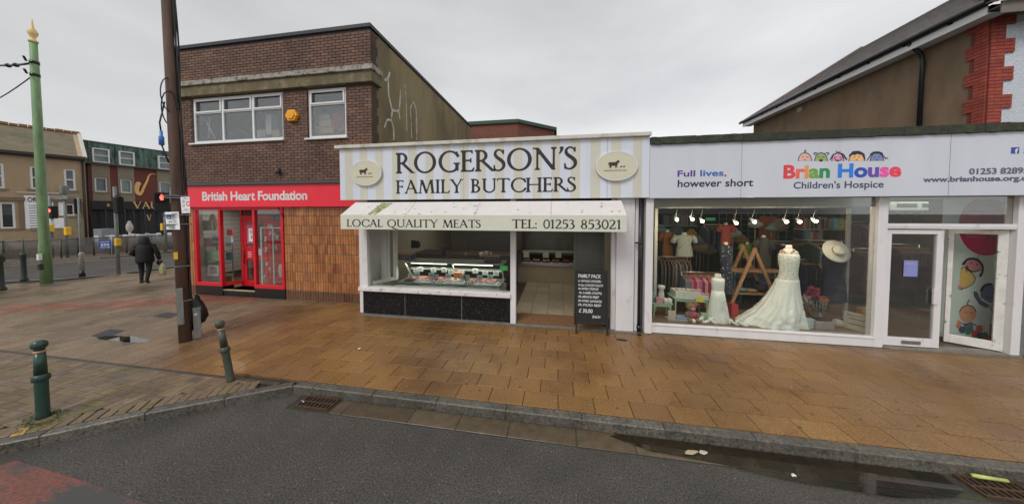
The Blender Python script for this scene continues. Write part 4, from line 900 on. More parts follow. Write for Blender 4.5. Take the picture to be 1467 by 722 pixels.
# ================================================================== BUTCHER
BU = thing('butcher_shop', 'single storey butcher shop with cream striped sign board and black granite stall riser', 'shop', (-1.5, 5.95, .12))
YF = 5.95; GZ = .12
M_CREAM = mat('cream_stripe', lin(196, 192, 177), .32, .04, 3); M_PALE = mat('pale_sign_panel', lin(203, 206, 216), .32, .07, 3, stretch=(1, 1, .2), detail=9)
M_INK = mat('dark_ink', (.018, .015, .014), .5); M_AWN = mat('awning_fabric', lin(205, 199, 196), .6, .06, 3, .1, 20, col2=lin(180, 175, 165), c2sc=4, c2lo=.58, c2hi=.8)
M_VAL = mat('awning_valance', lin(205, 205, 188), .6, .05, 3)
FX0, FX1, FZ0, FZ1 = -5.02, 1.77, 2.845, 4.03; FYY = 5.75
b = MB(); b.box(FX0, FX1, FYY, FYY + .22, FZ0, FZ1); SG = part('sign_board', b, M_PALE, BU, .004)
# alternate cream stripes, printed on the panel
edges = [504, 518, 541, 564, 582, 605, 636, 659, 684, 709, 735, 760, 789, 815, 830, 846, 876, 890, 909, 922]
st = [(494.5, 505), (515.5, 526.5), (538, 549), (562, 572), (585, 597), (610, 621), (634, 645), (659, 671), (684, 696), (709, 722), (736, 748.5), (763, 776), (790, 802), (817.5, 831), (846, 860), (875.5, 890), (907, 919.5)]
b = MB()
for a, c in st:
    xa, xc = at(a, 245, FYY).x, at(c, 245, FYY).x; b.face([(xa, FYY - .0015, FZ0 + .004), (xc, FYY - .0015, FZ0 + .004), (xc, FYY - .0015, FZ1 - .004), (xa, FYY - .0015, FZ1 - .004)])
part('stripes', b, M_CREAM, SG)
b = MB(); b.box(FX0 - .08, FX1 + .01, FYY - .07, FYY + .4, FZ1 + .001, FZ1 + .075); part('sign_capping', b, mat('cream_capping', lin(196, 192, 180), .5, .08, 5, col2=lin(150, 145, 125), c2sc=4), SG, .008)
b = MB(); b.box(-2.0, -1.994, FYY - .004, FYY - .002, FZ0, FZ1); b.box(.98, .986, FYY - .004, FYY - .002, FZ0, FZ1); part('panel_joint', b, mat('joint_grey', (.3, .3, .3), .6), SG)
b = MB(); serif_line("ROGERSON'S", -3.60, .40, 3.44, .445, FYY - .004, b, .04); part('lettering', b, M_INK, SG)
b = MB(); serif_line("FAMILY BUTCHERS", -3.60, .38, 2.985, .29, FYY - .004, b, .045); part('lettering', b, M_INK, SG)
COW = [(0, .62), (.06, .66), (.3, .64), (.62, .66), (.72, .74), (.80, .82), (.86, .90), (.92, .84), (.96, .84), (.94, .78), (1.0, .66), (.98, .60), (.90, .60), (.86, .52), (.80, .40), (.78, .24), (.79, .0), (.73, .0), (.71, .2), (.68, .22), (.66, .0), (.60, .0), (.60, .26), (.40, .24), (.27, .26), (.24, .14), (.25, .0), (.19, .0), (.16, .16), (.14, .0), (.08, .0), (.07, .2), (.05, .38), (.02, .50), (.0, .3), (-.03, .3), (-.02, .55)]
HEN = [(0, .6), (.12, .9), (.22, .62), (.5, .55), (.62, .8), (.66, 1.05), (.76, 1.1), (.86, .95), (.8, .85), (.82, .5), (.6, .22), (.52, .2), (.52, 0), (.45, 0), (.44, .18), (.2, .3)]
def plaque(px0, px1, py0, py1, py, label):
    c = at((px0 + px1) / 2, py, FYY - .06); rx = (at(px1, py, FYY - .06).x - at(px0, py, FYY - .06).x) / 2; rz_ = (at(c.x, py0, 1).z, 0)[1] or (at((px0 + px1) / 2, py0, FYY - .06).z - at((px0 + px1) / 2, py1, FYY - .06).z) / 2
    t = thing('oval_plaque', label, 'plaque', (c.x, FYY, c.z - rz_), 'oval plaques on the butcher sign')
    b = MB(); pts = [(c.x + rx * math.cos(a), c.z + rz_ * math.sin(a)) for a in np.linspace(0, 2 * math.pi, 48, endpoint=False)]; b.prism(pts, 'y', FYY - .055, FYY - .002); part('board', b, mat('plaque_cream', lin(200, 195, 170), .3, .03), t, .01)
    b = MB(); n_ = 48
    for i in range(n_):
        a0, a1 = 2 * math.pi * i / n_, 2 * math.pi * (i + 1) / n_; P = lambda a, k: (c.x + rx * k * math.cos(a), FYY - .058, c.z + rz_ * k * math.sin(a)); b.face([P(a0, .93), P(a1, .93), P(a1, .985), P(a0, .985)])
    part('rim', b, M_PALE, t)
    b = MB(); s = rx * .52; ox = c.x - rx * .38; oz = c.z - rz_ * .13
    art([sPoly(COW)], lambda u, v: (ox + u * s, FYY - .059, oz + v * s * .85), b, (-.1, -.05, 1.05, .95), .025)
    for k in (0, 1): art([sPoly(HEN)], lambda u, v: (ox + s * 1.02 + k * s * .26 + u * s * .24, FYY - .059, oz + v * s * .22), b, (-.1, -.1, 1, 1.2), .08)
    text_on(b, 'ROGERSONS FAMILY BUTCHERS', c.x - rx * .58, c.x + rx * .46, c.z - rz_ * .34, c.z - rz_ * .25, FYY - .059)
    part('print', b, mat('brown_ink', (.05, .022, .016), .5), t)
plaque(501, 546, 230, 267, 248, 'left oval cream plaque with brown cow and hens on the striped sign')
plaque(853, 914, 217, 260, 238, 'right oval cream plaque with brown cow and hens on the striped sign')
# awning
AX0, AX1 = -4.60, 1.25; AY0, AY1 = 5.72, 5.27; AZ1, AZ0, AZB = 2.79, 2.505, 2.20
AW = thing('awning', 'pale box awning with dirty sloping top above the butcher window and door', 'awning', ((AX0 + AX1) / 2, AY0, 2.2))
b = MB(); b.prism([(AY0, AZ1), (AY1, AZ0), (AY1 + .01, AZ0 - .01), (AY0, AZ1 - .012)], 'x', AX0, AX1); top_ = part('top_sheet', b, M_AWN, AW)
b = MB(); b.box(AX0 - .001, AX1 + .001, AY1 - .012, AY1, AZB, AZ0 + .004); vl = part('valance', b, M_VAL, AW, .003)
for x in (AX0, AX1 - .012): b = MB(); b.prism([(AY0, AZ1 - .014), (AY1 + .001, AZ0 - .012), (AY1 + .001, AZB), (AY0, AZB)], 'x', x, x + .012); part('end_cheek', b, M_VAL, AW)
b = MB(); b.box(AX0 + .02, AX1 - .02, AY1 + .02, AY1 + .05, AZB + .01, AZB + .05); part('frame', b, M_CHROME, AW)
b = MB(); serif_line('LOCAL QUALITY MEATS', -4.45, -1.48, 2.255, .155, AY1 - .014, b, .06); part('lettering', b, M_INK, vl)
b = MB(); serif_line('TEL: 01253 853021', -.86, 1.16, 2.255, .165, AY1 - .014, b, .06); part('lettering', b, M_INK, vl)
def slope(u, v): k = (AY0 - v) / (AY0 - AY1); return (u, v - .002, AZ1 + (AZ0 - AZ1) * k + .003)
b = MB(); q = random.Random(8)
art([sPoly([(-3.9, 5.70), (-3.62, 5.68), (-3.72, 5.45), (-3.78, 5.28), (-3.98, 5.28), (-3.95, 5.45)])], slope, b, (-4.1, 5.26, -3.5, 5.72), .03)
part('algae_stain', b, mat('green_algae', (.22, .24, .06), .8, .5, 16, col2=(.5, .5, .42), c2sc=12, c2lo=.5, c2hi=.6), top_)
b = MB()
for i in range(30):
    x, y, r_ = q.uniform(AX0 + .1, AX1 - .1), q.uniform(5.3, 5.7), q.uniform(.006, .02); b.face([slope(x + r_ * math.cos(a) * 1.6, y + r_ * math.sin(a)) for a in (0, 1, 2, 3, 4, 5)])
b2_ = b; b = MB()
for x in (-3.1, -1.62, -.12): b.face([slope(x, 5.71), slope(x + .012, 5.71), slope(x + .012, 5.28), slope(x, 5.28)]); b.face([(x, AY1 - .0135, AZB + .005), (x + .006, AY1 - .0135, AZB + .005), (x + .006, AY1 - .0135, AZ0 - .01), (x, AY1 - .0135, AZ0 - .01)])
part('seam', b, mat('seam_grey', (.40, .39, .36), .7), top_); b = b2_
part('dirt_specks', b, mat('dirt', (.28, .25, .21), .8, .3, 20), top_)
# frame posts and pillars
def posts(parent, name, lst, m=M_WHITE, bev=.006):
    for x0, x1, y0, y1, z0, z1 in lst: b = MB(); b.box(x0, x1, y0, y1, z0, z1); part(name, b, m, parent, bev)
DX0, DX1 = -.90, 1.12
posts(BU, 'post', [(-4.60, -4.46, YF - .05, YF + .08, .78, 2.84), (-1.00, -.88, YF - .06, YF + .08, .12, 2.84), (1.11, 1.20, YF - .02, YF + .1, .12, 2.84)])
posts(BU, 'pilaster', [(1.20, 1.55, YF - .07, YF + .12, .13, 2.843), (1.57, 1.66, YF - .03, YF + .12, .13, 2.843)])
b = MB(); b.box(-4.75, -4.58, YF + .05, BY + .1, .12, 2.84); part('side_return', b, M_WHITE, BU)
b = MB(); b.prism([(YF - .10, .775), (YF - .11, .70), (YF - .09, .685), (YF + .14, .685), (YF + .14, .79), (YF - .02, .79)], 'x', -4.68, -.99); part('sill', b, mat('sill_stone', lin(205, 198, 196), .5, .12, 6, .3, 30, col2=lin(150, 140, 130), c2sc=9, c2lo=.55, c2hi=.7), BU, .006)
M_GRAN = mat('black_granite', (.008, .008, .009), .3, .1, 5, spec=.3, speck=(80, .07, (.32, .33, .34)))
xs = [-4.61, at(581, 440, YF).x, at(662, 440, YF).x, -1.01]
for a, c in zip(xs[:-1], xs[1:]): b = MB(); b.box(a + .006, c - .006, YF - .03, YF + .06, .135, .68); part('granite_panel', b, M_GRAN, BU, .002)
b = MB(); b.box(-4.60, -1.02, YF - .022, YF + .1, .11, .684); part('riser_backing', b, mat('panel_joint_pale', (.35, .33, .3), .7), BU)
b = MB(); b.box(-4.47, -.99, YF + .02, YF + .028, .79, 2.84); part('pane', b, M_GLASS, BU)
b = MB(); b.box(-4.47, -1.0, YF - .0, YF + .05, 2.15, 2.845); part('transom_board', b, M_DARK, BU)
b = MB(); b.box(-.88, 1.11, YF + .06, YF + .1, 2.45, 2.84); part('door_head', b, M_DARK, BU)
# side window inside (white frame seen through the left of the window)
b = MB(); xa = at(554, 400, YF + .6).x
b.box(-4.30, -4.26, YF + .5, YF + .56, .82, 2.7); b.box(-4.22, -4.14, YF + .62, YF + .72, .80, 2.7); b.box(-4.44, -4.3, YF + .45, YF + .5, .82, 2.7); b.prism([(-4.45, YF + .1), (-4.40, YF + .1), (-4.15, YF + .65), (-4.2, YF + .7)], 'z', .8, .88); part('inner_frame', b, M_WHITE, BU)
# shell, interior
ll = bpy.data.lights.new('butcher_fill_light', 'AREA'); ll.shape = 'RECTANGLE'; ll.size = 4.5; ll.size_y = 2; ll.energy = 30; ll.color = (1, .93, .80); lo = bpy.data.objects.new('butcher_fill_light', ll); COL.objects.link(lo); lo.location = (-1.8, 8.6, 2.84)  # unseen fill added to make the butcher's interior brighter and warmer
b = MB(); b.box(-4.70, 1.66, YF + .4, 12.5, 2.95, 3.9); part('roof', b, mat('flat_roof_felt', (.06, .06, .06), .8), BU)
b = MB(); b.box(-4.75, -4.60, BY + .1, 11.5, .12, 2.95); b.box(-4.75, 1.66, 11.5, 11.6, .12, 2.95); b.box(1.25, 1.66, YF + .13, 11.5, .12, 2.95); b.box(-4.6, 1.25, YF + .13, 11.5, 2.86, 2.94); b.box(-4.6, -.98, YF + .061, YF + .1, .12, .68)
part('inner_wall', b, mat('butcher_cream_wall', (.34, .30, .22), .7, .08, 1.5), BU)
M_FT = mat('cream_floor_tile', (1, 1, 1), .25, .1, 6, attr=True); b = MB(); b.box(-4.6, 1.25, YF + .02, 11.5, .10, .13); fl = part('shop_floor', b, mat('floor_grout', (.08, .07, .05), .8), BU)
tl = []; q = random.Random(12)
for i in range(6):
    for j in range(8):
        c = q.choice([(.40, .34, .24), (.43, .36, .26), (.37, .31, .22)]); tl.append((-.62 + i * .4 - .2, YF + .75 + j * .4, .132, .392, .392, .012, c))
tl = [t_ for t_ in tl if t_[0] < 1.2]
pieces('floor_tile', tl, M_FT, fl, '+z', .003)
b = MB(); b.box(DX0 + .03, DX1 - .03, YF - .02, YF + .58, .131, .145); single('door_mat', b, mat('brown_coir_mat', (.20, .095, .04), .9, .3, 14, .8, 240, bdist=.004), 'wide rusty brown coir mat across the butcher doorway', 'door mat')
b = MB(); b.box(-4.6, 1.7, YF - .14, YF - .03, .118, .132); part('threshold', b, mat('pale_threshold', (.2, .18, .15), .6, .3, 9), BU)
# grey half-open door leaf
b = MB(); dz = .15; X0 = .42
b.box(X0 - .03, X0 + .02, YF + .60, YF + .66, dz, 2.42); b.box(1.02, 1.08, YF + .60, YF + .66, dz, 2.42); b.box(X0 + .02, 1.02, YF + .61, YF + .65, dz, .35); b.box(X0 + .02, 1.02, YF + .61, YF + .65, 2.36, 2.42)
DL = part('door', b, mat('sage_door_frame', (.16, .17, .13), .5), BU)
b = MB(); b.box(X0 + .02, 1.02, YF + .625, YF + .635, .35, 2.36); part('door_panel', b, mat('smoked_door_panel', (.15, .15, .12), .4), DL)
# meat counter in the window
CXL, CXR = at(572, 410, 6.5).x, at(717, 420, 6.5).x
CT = thing('meat_counter', 'refrigerated glass meat counter with lit tubes behind the butcher window', 'display counter', ((CXL + CXR) / 2, 6.6, .13))
M_CW = mat('counter_white', (.5, .54, .52), .35); zt = 1.72
b = MB(); b.box(CXL, CXR, 6.35, 7.3, .14, .66); part('base', b, M_CW, CT, .01)
b = MB(); b.box(CXL, CXR, 6.33, 6.38, .661, .735); part('front_rail', b, mat('pale_blue_rail', (.62, .75, .76), .3), CT, .008)
b = MB(); b.box(CXL, CXR, 6.42, 7.2, .77, .79); dk = part('deck', b, mat('tray_deck_steel', (.35, .36, .36), .3, metal=.6), CT)
b = MB(); b.box(CXL - .02, CXR + .02, 6.72, 7.25, 1.235, 1.275); part('top_shelf', b, mat('glass_shelf_green', (.30, .34, .30), .2), CT, .004)
b = MB(); b.prism([(6.42, .735), (6.435, .735), (6.73, 1.235), (6.715, 1.235)], 'x', CXL, CXR); part('front_glass', b, M_GLASS, CT)
b = MB(); b.box(CXL + .04, CXR - .04, 6.95, 7.2, 1.02, 1.04); part('mid_shelf', b, M_CW, CT)
for x in (CXL + .02, (CXL + CXR) / 2, CXR - .04): b = MB(); b.prism([(6.70, 1.235), (6.76, 1.235), (7.1, .79), (7.04, .79)], 'x', x, x + .025); part('bracket', b, M_CW, CT)
M_TUBE = mat('lit_tube', (1, .95, .8), .5, 0, emit=(1, .93, .75), es=3)
for a, c in ((589, 640), (650, 706)):
    pa, pb = at(a, 378, 6.74), at(c, 382, 6.74); b = MB(); b.tube([(pa.x, 6.74, 1.222), (pb.x, 6.74, 1.222)], .012); part('strip_light', b, M_TUBE, CT)
ll = bpy.data.lights.new('counter_lamp', 'AREA'); ll.shape = 'RECTANGLE'; ll.size = 2.6; ll.size_y = .06; ll.energy = 13; ll.color = (1, .93, .8)
lo = bpy.data.objects.new('counter_lamp', ll); COL.objects.link(lo); lo.location = ((CXL + CXR) / 2, 6.76, 1.20)
q = random.Random(21); meats = [(.28, .05, .04), (.42, .16, .12), (.5, .3, .24), (.34, .08, .06), (.45, .2, .15), (.25, .1, .06), (.55, .4, .33)]
mm_ = [mat('meat_%s' % 'abcdefg'[i], c, .35, .35, 30, .4, 60) for i, c in enumerate(meats)]
M_TR = mat('black_tray', (.02, .02, .02), .4); names = ['dark red mince', 'pink chops', 'pale chicken pieces', 'red steaks', 'pink sausages', 'brown burgers', 'cream coloured fillets']
n_ = 9; nth = ['first', 'second', 'third', 'fourth', 'fifth', 'sixth', 'seventh', 'eighth', 'ninth']
for i in range(n_):
    x = CXL + .12 + (CXR - CXL - .24) * (i + .5) / n_; wd = (CXR - CXL - .24) / n_ * .45; k = (i * 3 + 1) % 7
    t = thing('meat_tray', 'tray of %s, %s from the left in the butcher counter' % (names[k], nth[i]), 'meat tray', (x, 6.65, .79))
    b = MB(); b.box(x - wd, x + wd, 6.50, 6.86, .791, .81); part('tray', b, M_UPVC if i % 3 else M_TR, t)
    b = MB()
    for a in range(4):
        for c in range(3): b.ball((x - wd * .7 + a * wd * .47, 6.57 + c * .1, .833 + q.uniform(0, .02)), .05, .055, .035, 8, 5)
    part('meat', b, mm_[k], t)
    for j in range(2):
        px = x + q.uniform(-.1, .1); pz = .86 + j * .09 + q.uniform(0, .05); py = 6.58 + j * .2
        t2 = thing('price_card', 'white price card at the %s of the %s meat tray in the window counter' % (('front', 'back')[j], nth[i]), 'price card', (px, py, pz), 'price cards in the window counter')
        b = MB(); b.box(px - .075, px + .075, py, py + .004, pz, pz + .12); part('card', b, mat('blueish_card', (.6, .72, .75), .5), t2)
        b = MB(); b.tube([(px, py + .003, pz - .05), (px, py + .003, pz)], .004, 4); part('spike', b, M_BLACK, t2)
        b = MB()
        for r_ in range(3): b.box(px - .035, px + .03, py - .002, py - .0005, pz + .03 + r_ * .028, pz + .036 + r_ * .028)
        part('print', b, M_INK, t2)
boxthing('pack_stack', at(655, 355, 6.7).x - .1, at(655, 355, 6.7).x + .12, 6.7, 6.9, .90, 1.02, mat('orange_pack', (.55, .22, .12), .5), 'orange pack under a white card in the middle of the window counter', 'package')
# egg trays
M_EGG = mat('brown_egg', (.5, .22, .09), .5, .1); M_ET = mat('blue_egg_tray', (.05, .06, .12), .8)
for s_, (px, lab) in enumerate(((582, 'left'), (706, 'right'))):
    cx_ = at(px, 370, 6.98).x
    for k in range(3):
        z = 1.277 + k * .052
        t = thing('egg_tray', '%s egg tray of the %s stack on top of the meat counter' % (('bottom', 'middle', 'top')[k], lab), 'egg tray', (cx_, 6.98, z)); b = MB(); b.box(cx_ - .2, cx_ + .2, 6.84, 7.13, z, z + .034); part('tray', b, M_ET, t)
        b = MB()
        for i in range(6):
            for j in range(5 if k == 2 else 1): b.ball((cx_ - .165 + i * .066, 6.86 + j * .06, z + .045), .023, .023, .028, 8, 5)
        o = part('eggs', b, M_EGG, t); o['kind'] = 'stuff'
# green label on the glass, things behind the counter
c_ = at(722, 384, YF + .018); b = MB(); b.box(c_.x - .09, c_.x + .08, YF + .008, YF + .0185, c_.z - .05, c_.z + .05); single('green_sticker', b, mat('green_label', (.05, .38, .08), .5), 'small green sticker at the right edge of the butcher window', 'sticker')
c_ = at(593, 350, 7.6); t = thing('wall_scale', 'dark hanging scale head on the cream wall inside the butcher', 'scale', (c_.x, 7.6, c_.z)); b = MB(); b.box(c_.x - .07, c_.x + .03, 7.55, 7.65, c_.z - .12, c_.z + .12); part('body', b, M_BLACK, t, .01); b = MB(); b.ball((c_.x + .12, 7.6, c_.z + .0), .09, .05, .12); part('dial', b, M_BLACK, t)
# staircase-like dark rear preparation area
b = MB(); p_a = at(585, 362, 8.2); b.box(p_a.x, -1.3, 8.2, 9.2, .13, 1.25); single('preparation_counter', b, mat('dark_brown_counter', (.045, .028, .02), .5), 'dark brown preparation counter behind the meat display', 'counter', bev=.02)
b = MB(); b.box(-3.2, -1.2, 9.6, 9.7, .3, 2.85); single('rear_partition', b, mat('dark_partition', (.05, .045, .04), .7), 'dark partition at the back of the butcher shop', 'partition')
for k, (px, py, w_, h_, c, lb) in enumerate(((636, 352, .09, .3, (.04, .03, .03), 'dark tall canister on the butcher back counter'), (667, 362, .07, .1, (.35, .2, .1), 'small orange tub on the butcher back counter'), (697, 352, .12, .16, (.4, .36, .28), 'cream cup stack behind the right of the counter'), (690, 358, .16, .12, (.5, .48, .42), 'white till roll box behind the right of the counter'), (703, 345, .08, .12, (.35, .32, .25), 'cream jar behind the egg trays on the right'))):
    c_ = at(px, py, 7.9); b = MB(); b.lathe([(w_ * .5, 0), (w_ * .5, h_ * .85), (w_ * .42, h_), (.001, h_)], (c_.x, 7.9, 1.26), 16); single('jar', b, mat('jar_tone_%s' % 'abcde'[k], c, .5), lb, 'jar')
# back counter seen through the doorway
RC = thing('serving_counter', 'cream fronted serving counter with steel ledge beyond the butcher doorway', 'counter', (.0, 9.6, .13))
zl = at(780, 380, 9.5).z; xa, xb = at(738, 400, 9.5).x - .3, at(822, 400, 9.5).x + .35
b = MB(); b.box(xa, xb, 9.5, 9.6, .13, zl); part('front_panel', b, mat('counter_cream', (.42, .34, .23), .6, .06), RC)
b = MB(); b.box(xa, xb, 9.45, 9.62, zl + .001, zl + .05); part('ledge', b, M_CHROME, RC)
zs_ = at(780, 361, 9.7).z; b = MB(); b.box(xa, xb, 9.6, 10.0, zs_, zs_ + .03); part('top_shelf', b, MATS['glass_shelf_green'], RC)
b = MB(); b.box(xa, xb, 10.3, 10.32, 1.0, 2.9); part('steel_splashback', b, mat('dull_steel', (.13, .125, .11), .4, .2, 3, metal=.4), RC)
b = MB(); b.box(xa + .8, xb, 10.1, 10.28, 2.25, 2.42); part('hood', b, mat('black_hood', (.015, .015, .014), .5), RC)
b = MB(); b.box(xa, xb, 9.62, 9.9, zl + .05, zl + .07); part('meat_shelf', b, M_CW, RC)
for i in range(7):
    x = xa + .35 + i * .34; t = thing('meat_tray', 'small meat tray %s from the left on the serving counter' % nth[i], 'meat tray', (x, 9.7, zl + .07)); b = MB(); b.box(x - .14, x + .14, 9.64, 9.86, zl + .07, zl + .09); part('tray', b, M_TR, t); b = MB()
    for a in range(3): b.ball((x - .08 + a * .08, 9.72, zl + .13), .05, .06, .05, 8, 5)
    part('meat', b, mm_[(i * 2) % 7], t)
for i, px in enumerate((754, 782, 800)):
    c_ = at(px, 365, 9.6); b = MB(); b.box(c_.x - .1, c_.x + .1, 9.59, 9.595, c_.z - .1, c_.z + .1); single('shelf_label', b, mat('dull_label', (.45, .42, .35), .6), 'cream card hanging under the serving counter shelf, %s of three' % nth[i], 'card')
# A-board
def aboard():
    x0, x1 = at(825, 440, 5.55).x, at(873, 440, 5.55).x; yb = 5.60; zt_ = at(849, 388, 5.70).z
    t = thing('chalkboard_sign', 'black wooden A-board with chalked family pack prices at the butcher doorway', 'A-board', ((x0 + x1) / 2, yb, .122)); t2 = t
    tilt = .10
    def yy(z): return yb + (z - .12) * tilt
    def slab(xa, xb, za, zb, d0, d1): b = MB(); b.prism([(yy(za) + d0, za), (yy(za) + d1, za), (yy(zb) + d1, zb), (yy(zb) + d0, zb)], 'x', xa, xb); return b
    fm = mat('blackened_wood', (.018, .016, .014), .5, .3, 20, .3, 60, col2=(.12, .07, .04), c2sc=26, c2lo=.66, c2hi=.72)
    part('board', slab(x0 + .03, x1 - .03, .36, zt_ - .03, .006, .02), mat('chalkboard', (.014, .014, .015), .7, .2, 8), t)
    for xa in (x0, x1 - .035): part('leg', slab(xa, xa + .035, .122, zt_, -.005, .03), fm, t, .004)
    part('rail', slab(x0 + .036, x1 - .036, zt_ - .04, zt_ - .002, -.004, .029), fm, t, .004); part('rail', slab(x0 + .036, x1 - .036, .33, .37, -.004, .029), fm, t, .004)
    b = MB(); b.prism([(yy(zt_) + .031, zt_), (yy(zt_) + .06, zt_), (yb + .45, .122), (yb + .42, .122)], 'x', x0 + .001, x0 + .034); part('leg', b, fm, t); b = MB(); b.prism([(yy(zt_) + .031, zt_), (yy(zt_) + .06, zt_), (yb + .45, .122), (yb + .42, .122)], 'x', x1 - .034, x1 - .001); part('leg', b, fm, t)
    b = MB(); b.prism([(yy(zt_ - .1) + .06, zt_ - .1), (yy(zt_ - .1) + .07, zt_ - .1), (yb + .40, .3), (yb + .38, .3)], 'x', x0 + .035, x1 - .035); part('rear_board', b, fm, t)
    W_ = x1 - x0; b = MB(); lines = [('FAMILY PACK', .08, .78, 1.03, 1.085), ('1x WHOLE CHICKEN', .08, .78, .965, 1.0), ('4x 8oz CHICKEN FILLETS', .08, .84, .905, .938), ('4x PORK STEAKS', .08, .70, .85, .885), ('4x LAMB CHOPS', .10, .80, .79, .825), ('1lb MINCE BEEF', .08, .72, .73, .765), ('1lb PORK SAUSAGE', .08, .80, .67, .705), ('1lb DICED BEEF', .08, .78, .61, .645), ('£ 30.00', .10, .52, .51, .57), ('EACH', .52, .75, .44, .48)]
    for s, a, c, z0, z1 in lines: text_on(b, s, x0 + W_ * a, x0 + W_ * c, .37 + (z0 - .38) * (zt_ - .4) / .74, .37 + (z1 - .38) * (zt_ - .4) / .74, fn=lambda X, Z: (X, yy(Z) + .0035, Z + .004 * math.sin(X * 70)), off=.03, shear=.1)
    part('chalk_writing', b, mat('chalk', (.62, .62, .6), .9, .25, 60), t)
aboard()
# cast iron downpipe between the shops
b = MB(); x_ = at(916, 400, 5.80).x; b.tube([(x_, 5.80, .16), (x_, 5.80, 2.84)], .032, 12); b.tube([(x_, 5.80, .2), (x_, 5.80, .3)], .042, 12); b.tube([(x_, 5.80, 1.93), (x_, 5.80, 1.97)], .042, 12); b.box(x_ - .08, x_ + .08, 5.83, 5.86, 1.935, 1.965); b.tube([(x_, 5.80, .18), (x_, 5.72, .13)], .034, 12)
single('drainpipe', b, M_BLACK, 'black drainpipe running down the white pilaster between the two shops', 'drainpipe')
b = MB(); c_ = gp(891, 487); b.face(blob(c_.x, c_.y, .10, .05, .1235, 14, 2)); single('drain_cover', b, M_DARK, 'small dark hole cover in the paving in front of the white pilaster', 'drain cover')
# small plant growing from the sign capping
b = MB(); q = random.Random(4); c_ = at(564, 203, FYY)
for i in range(14):
    a = q.uniform(0, 6.3); l = q.uniform(.05, .16); b.tube([(c_.x, FYY, 4.10), (c_.x + l * math.cos(a) * .7, FYY + .02 * math.sin(a), 4.10 + l * .7), (c_.x + l * math.cos(a), FYY + .03 * math.sin(a), 4.1 + l * .8)], .004, 4)
    b.face([(c_.x + l * math.cos(a), FYY, 4.1 + l * .8), (c_.x + l * math.cos(a) + .03, FYY - .01, 4.12 + l * .8), (c_.x + l * math.cos(a) + .01, FYY, 4.14 + l * .8)])
single('weed', b, mat('dry_weed', (.13, .11, .05), .8, .3, 30), 'small straggly weed growing from the top of the butcher sign', 'weed')
# ================================================================== CHARITY SHOP ON THE RIGHT
BH = thing('charity_shop', 'single storey white fronted charity shop with long colourful sign board and wide display window', 'shop', (5, 5.95, .12))
HX0, HX1, HZ0, HZ1 = 1.775, 9.6, 2.835, 3.865
M_BHS = mat('white_sign_panel', lin(198, 200, 208), .3, .07, 2.5, stretch=(1, 1, .2), detail=9)
b = MB(); b.box(HX0, HX1, FYY, FYY + .22, HZ0, HZ1); HS = part('sign_board', b, M_BHS, BH, .004)
b = MB(); n_ = 80; q = random.Random(6)
for i in range(n_):     # uneven mossy roof edge
    x0, x1 = HX0 + .005 + (HX1 - HX0) * i / n_, HX0 + .005 + (HX1 - HX0) * (i + 1) / n_; h = .135 + q.uniform(-.005, .005); l = q.uniform(-.010, .004)
    b.box(x0, x1 + .001, FYY - .045 + q.uniform(-.003, .003), FYY + .5, HZ1 + .001 + l, HZ1 + h)
part('mossy_roof_edge', b, mat('mossy_felt', (.045, .048, .035), .9, .4, 10, .9, 60, col2=(.07, .095, .03), c2sc=7, bdist=.02, detail=10), BH)
b = MB(); b.box(HX0, HX1, FYY + .5, 13, 3.7, 3.86); b.box(1.67, 1.78, 5.97, 13, .12, 3.7); part('roof', b, MATS['flat_roof_felt'], BH)
b = MB()
for px in (1062, 1360): x = at(px, 240, FYY).x; b.box(x, x + .006, FYY - .002, FYY - .0008, HZ0, HZ1)
part('panel_joint', b, MATS['joint_grey'], HS)
def ftx(name, txt, px0, py1, px1, py0, m, off=0.0, sp=1.0, cmap=None, par=None, yo=.003, shear=0, dz=0):
    p0, p1 = at(px0, py1, FYY), at(px1, py0, FYY); zz0 = (p0.z); zz1 = p1.z
    b = MB(); text_on(b, txt, p0.x, p1.x, zz0, zz1, FYY - yo, off=off, spacing=sp, cmap=cmap, shear=shear); return part(name, b, m, par or HS)
ink = mat('navy_ink', (.018, .018, .035), .5)
P_, Bl, Pk = mat('purple_ink', lin(85, 55, 130), .5), mat('blue_ink', lin(25, 95, 175), .5), mat('pink_ink', lin(205, 45, 100), .5)
z1_ = at(970, 252.5, FYY).z; z2_ = at(970, 242, FYY).z
ftx('lettering', 'Full lives,', 970.5, 255, 1041, 243, [P_, Bl, Pk], .02, 1.0, [0] * 5 + [1] * 5 + [2])
ftx('lettering', 'however short', 970.5, 268.5, 1079, 256, ink, .016, shear=.04)
cols = [(205, 60, 65), (225, 95, 75), (230, 135, 60), (105, 150, 60), (30, 130, 75), None, (35, 115, 205), (45, 70, 160), (95, 65, 150), (220, 75, 150), (215, 60, 85)]
cm = [mat('logo_ink_%s' % 'abcdefghijk'[i], lin(*c, .75), .5) for i, c in enumerate(c for c in cols if c)]
ftx('logo_lettering', 'Brian House', 1122, 256.5, 1291.5, 232.5, cm, .038, 1.0, [0, 1, 2, 3, 4, 4, 5, 6, 7, 8, 9])
ftx('lettering', "Children's Hospice", 1136.5, 273.5, 1266, 258.5, mat('slate_ink', lin(60, 66, 90), .5), .014)
ftx('lettering', '01253 828953', 1388, 250.5, 1482, 239.5, mat('grey_ink', lin(88, 90, 108), .5), .03)
ftx('lettering', 'www.brianhouse.org.uk', 1322, 263.5, 1482, 251, MATS['grey_ink'], .035)
b = MB(); p0, p1 = at(1448, 220.5, FYY), at(1460, 211, FYY); b.box(p0.x, p1.x, FYY - .003, FYY - .001, p0.z, p1.z); ic = part('social_icon', b, mat('icon_blue', lin(50, 75, 150), .5), HS)
b = MB(); text_on(b, 'f', p0.x + (p1.x - p0.x) * .45, p0.x + (p1.x - p0.x) * .85, p0.z, p0.z + (p1.z - p0.z) * .82, FYY - .0045, off=.05); part('icon_letter', b, M_WHITE, ic)
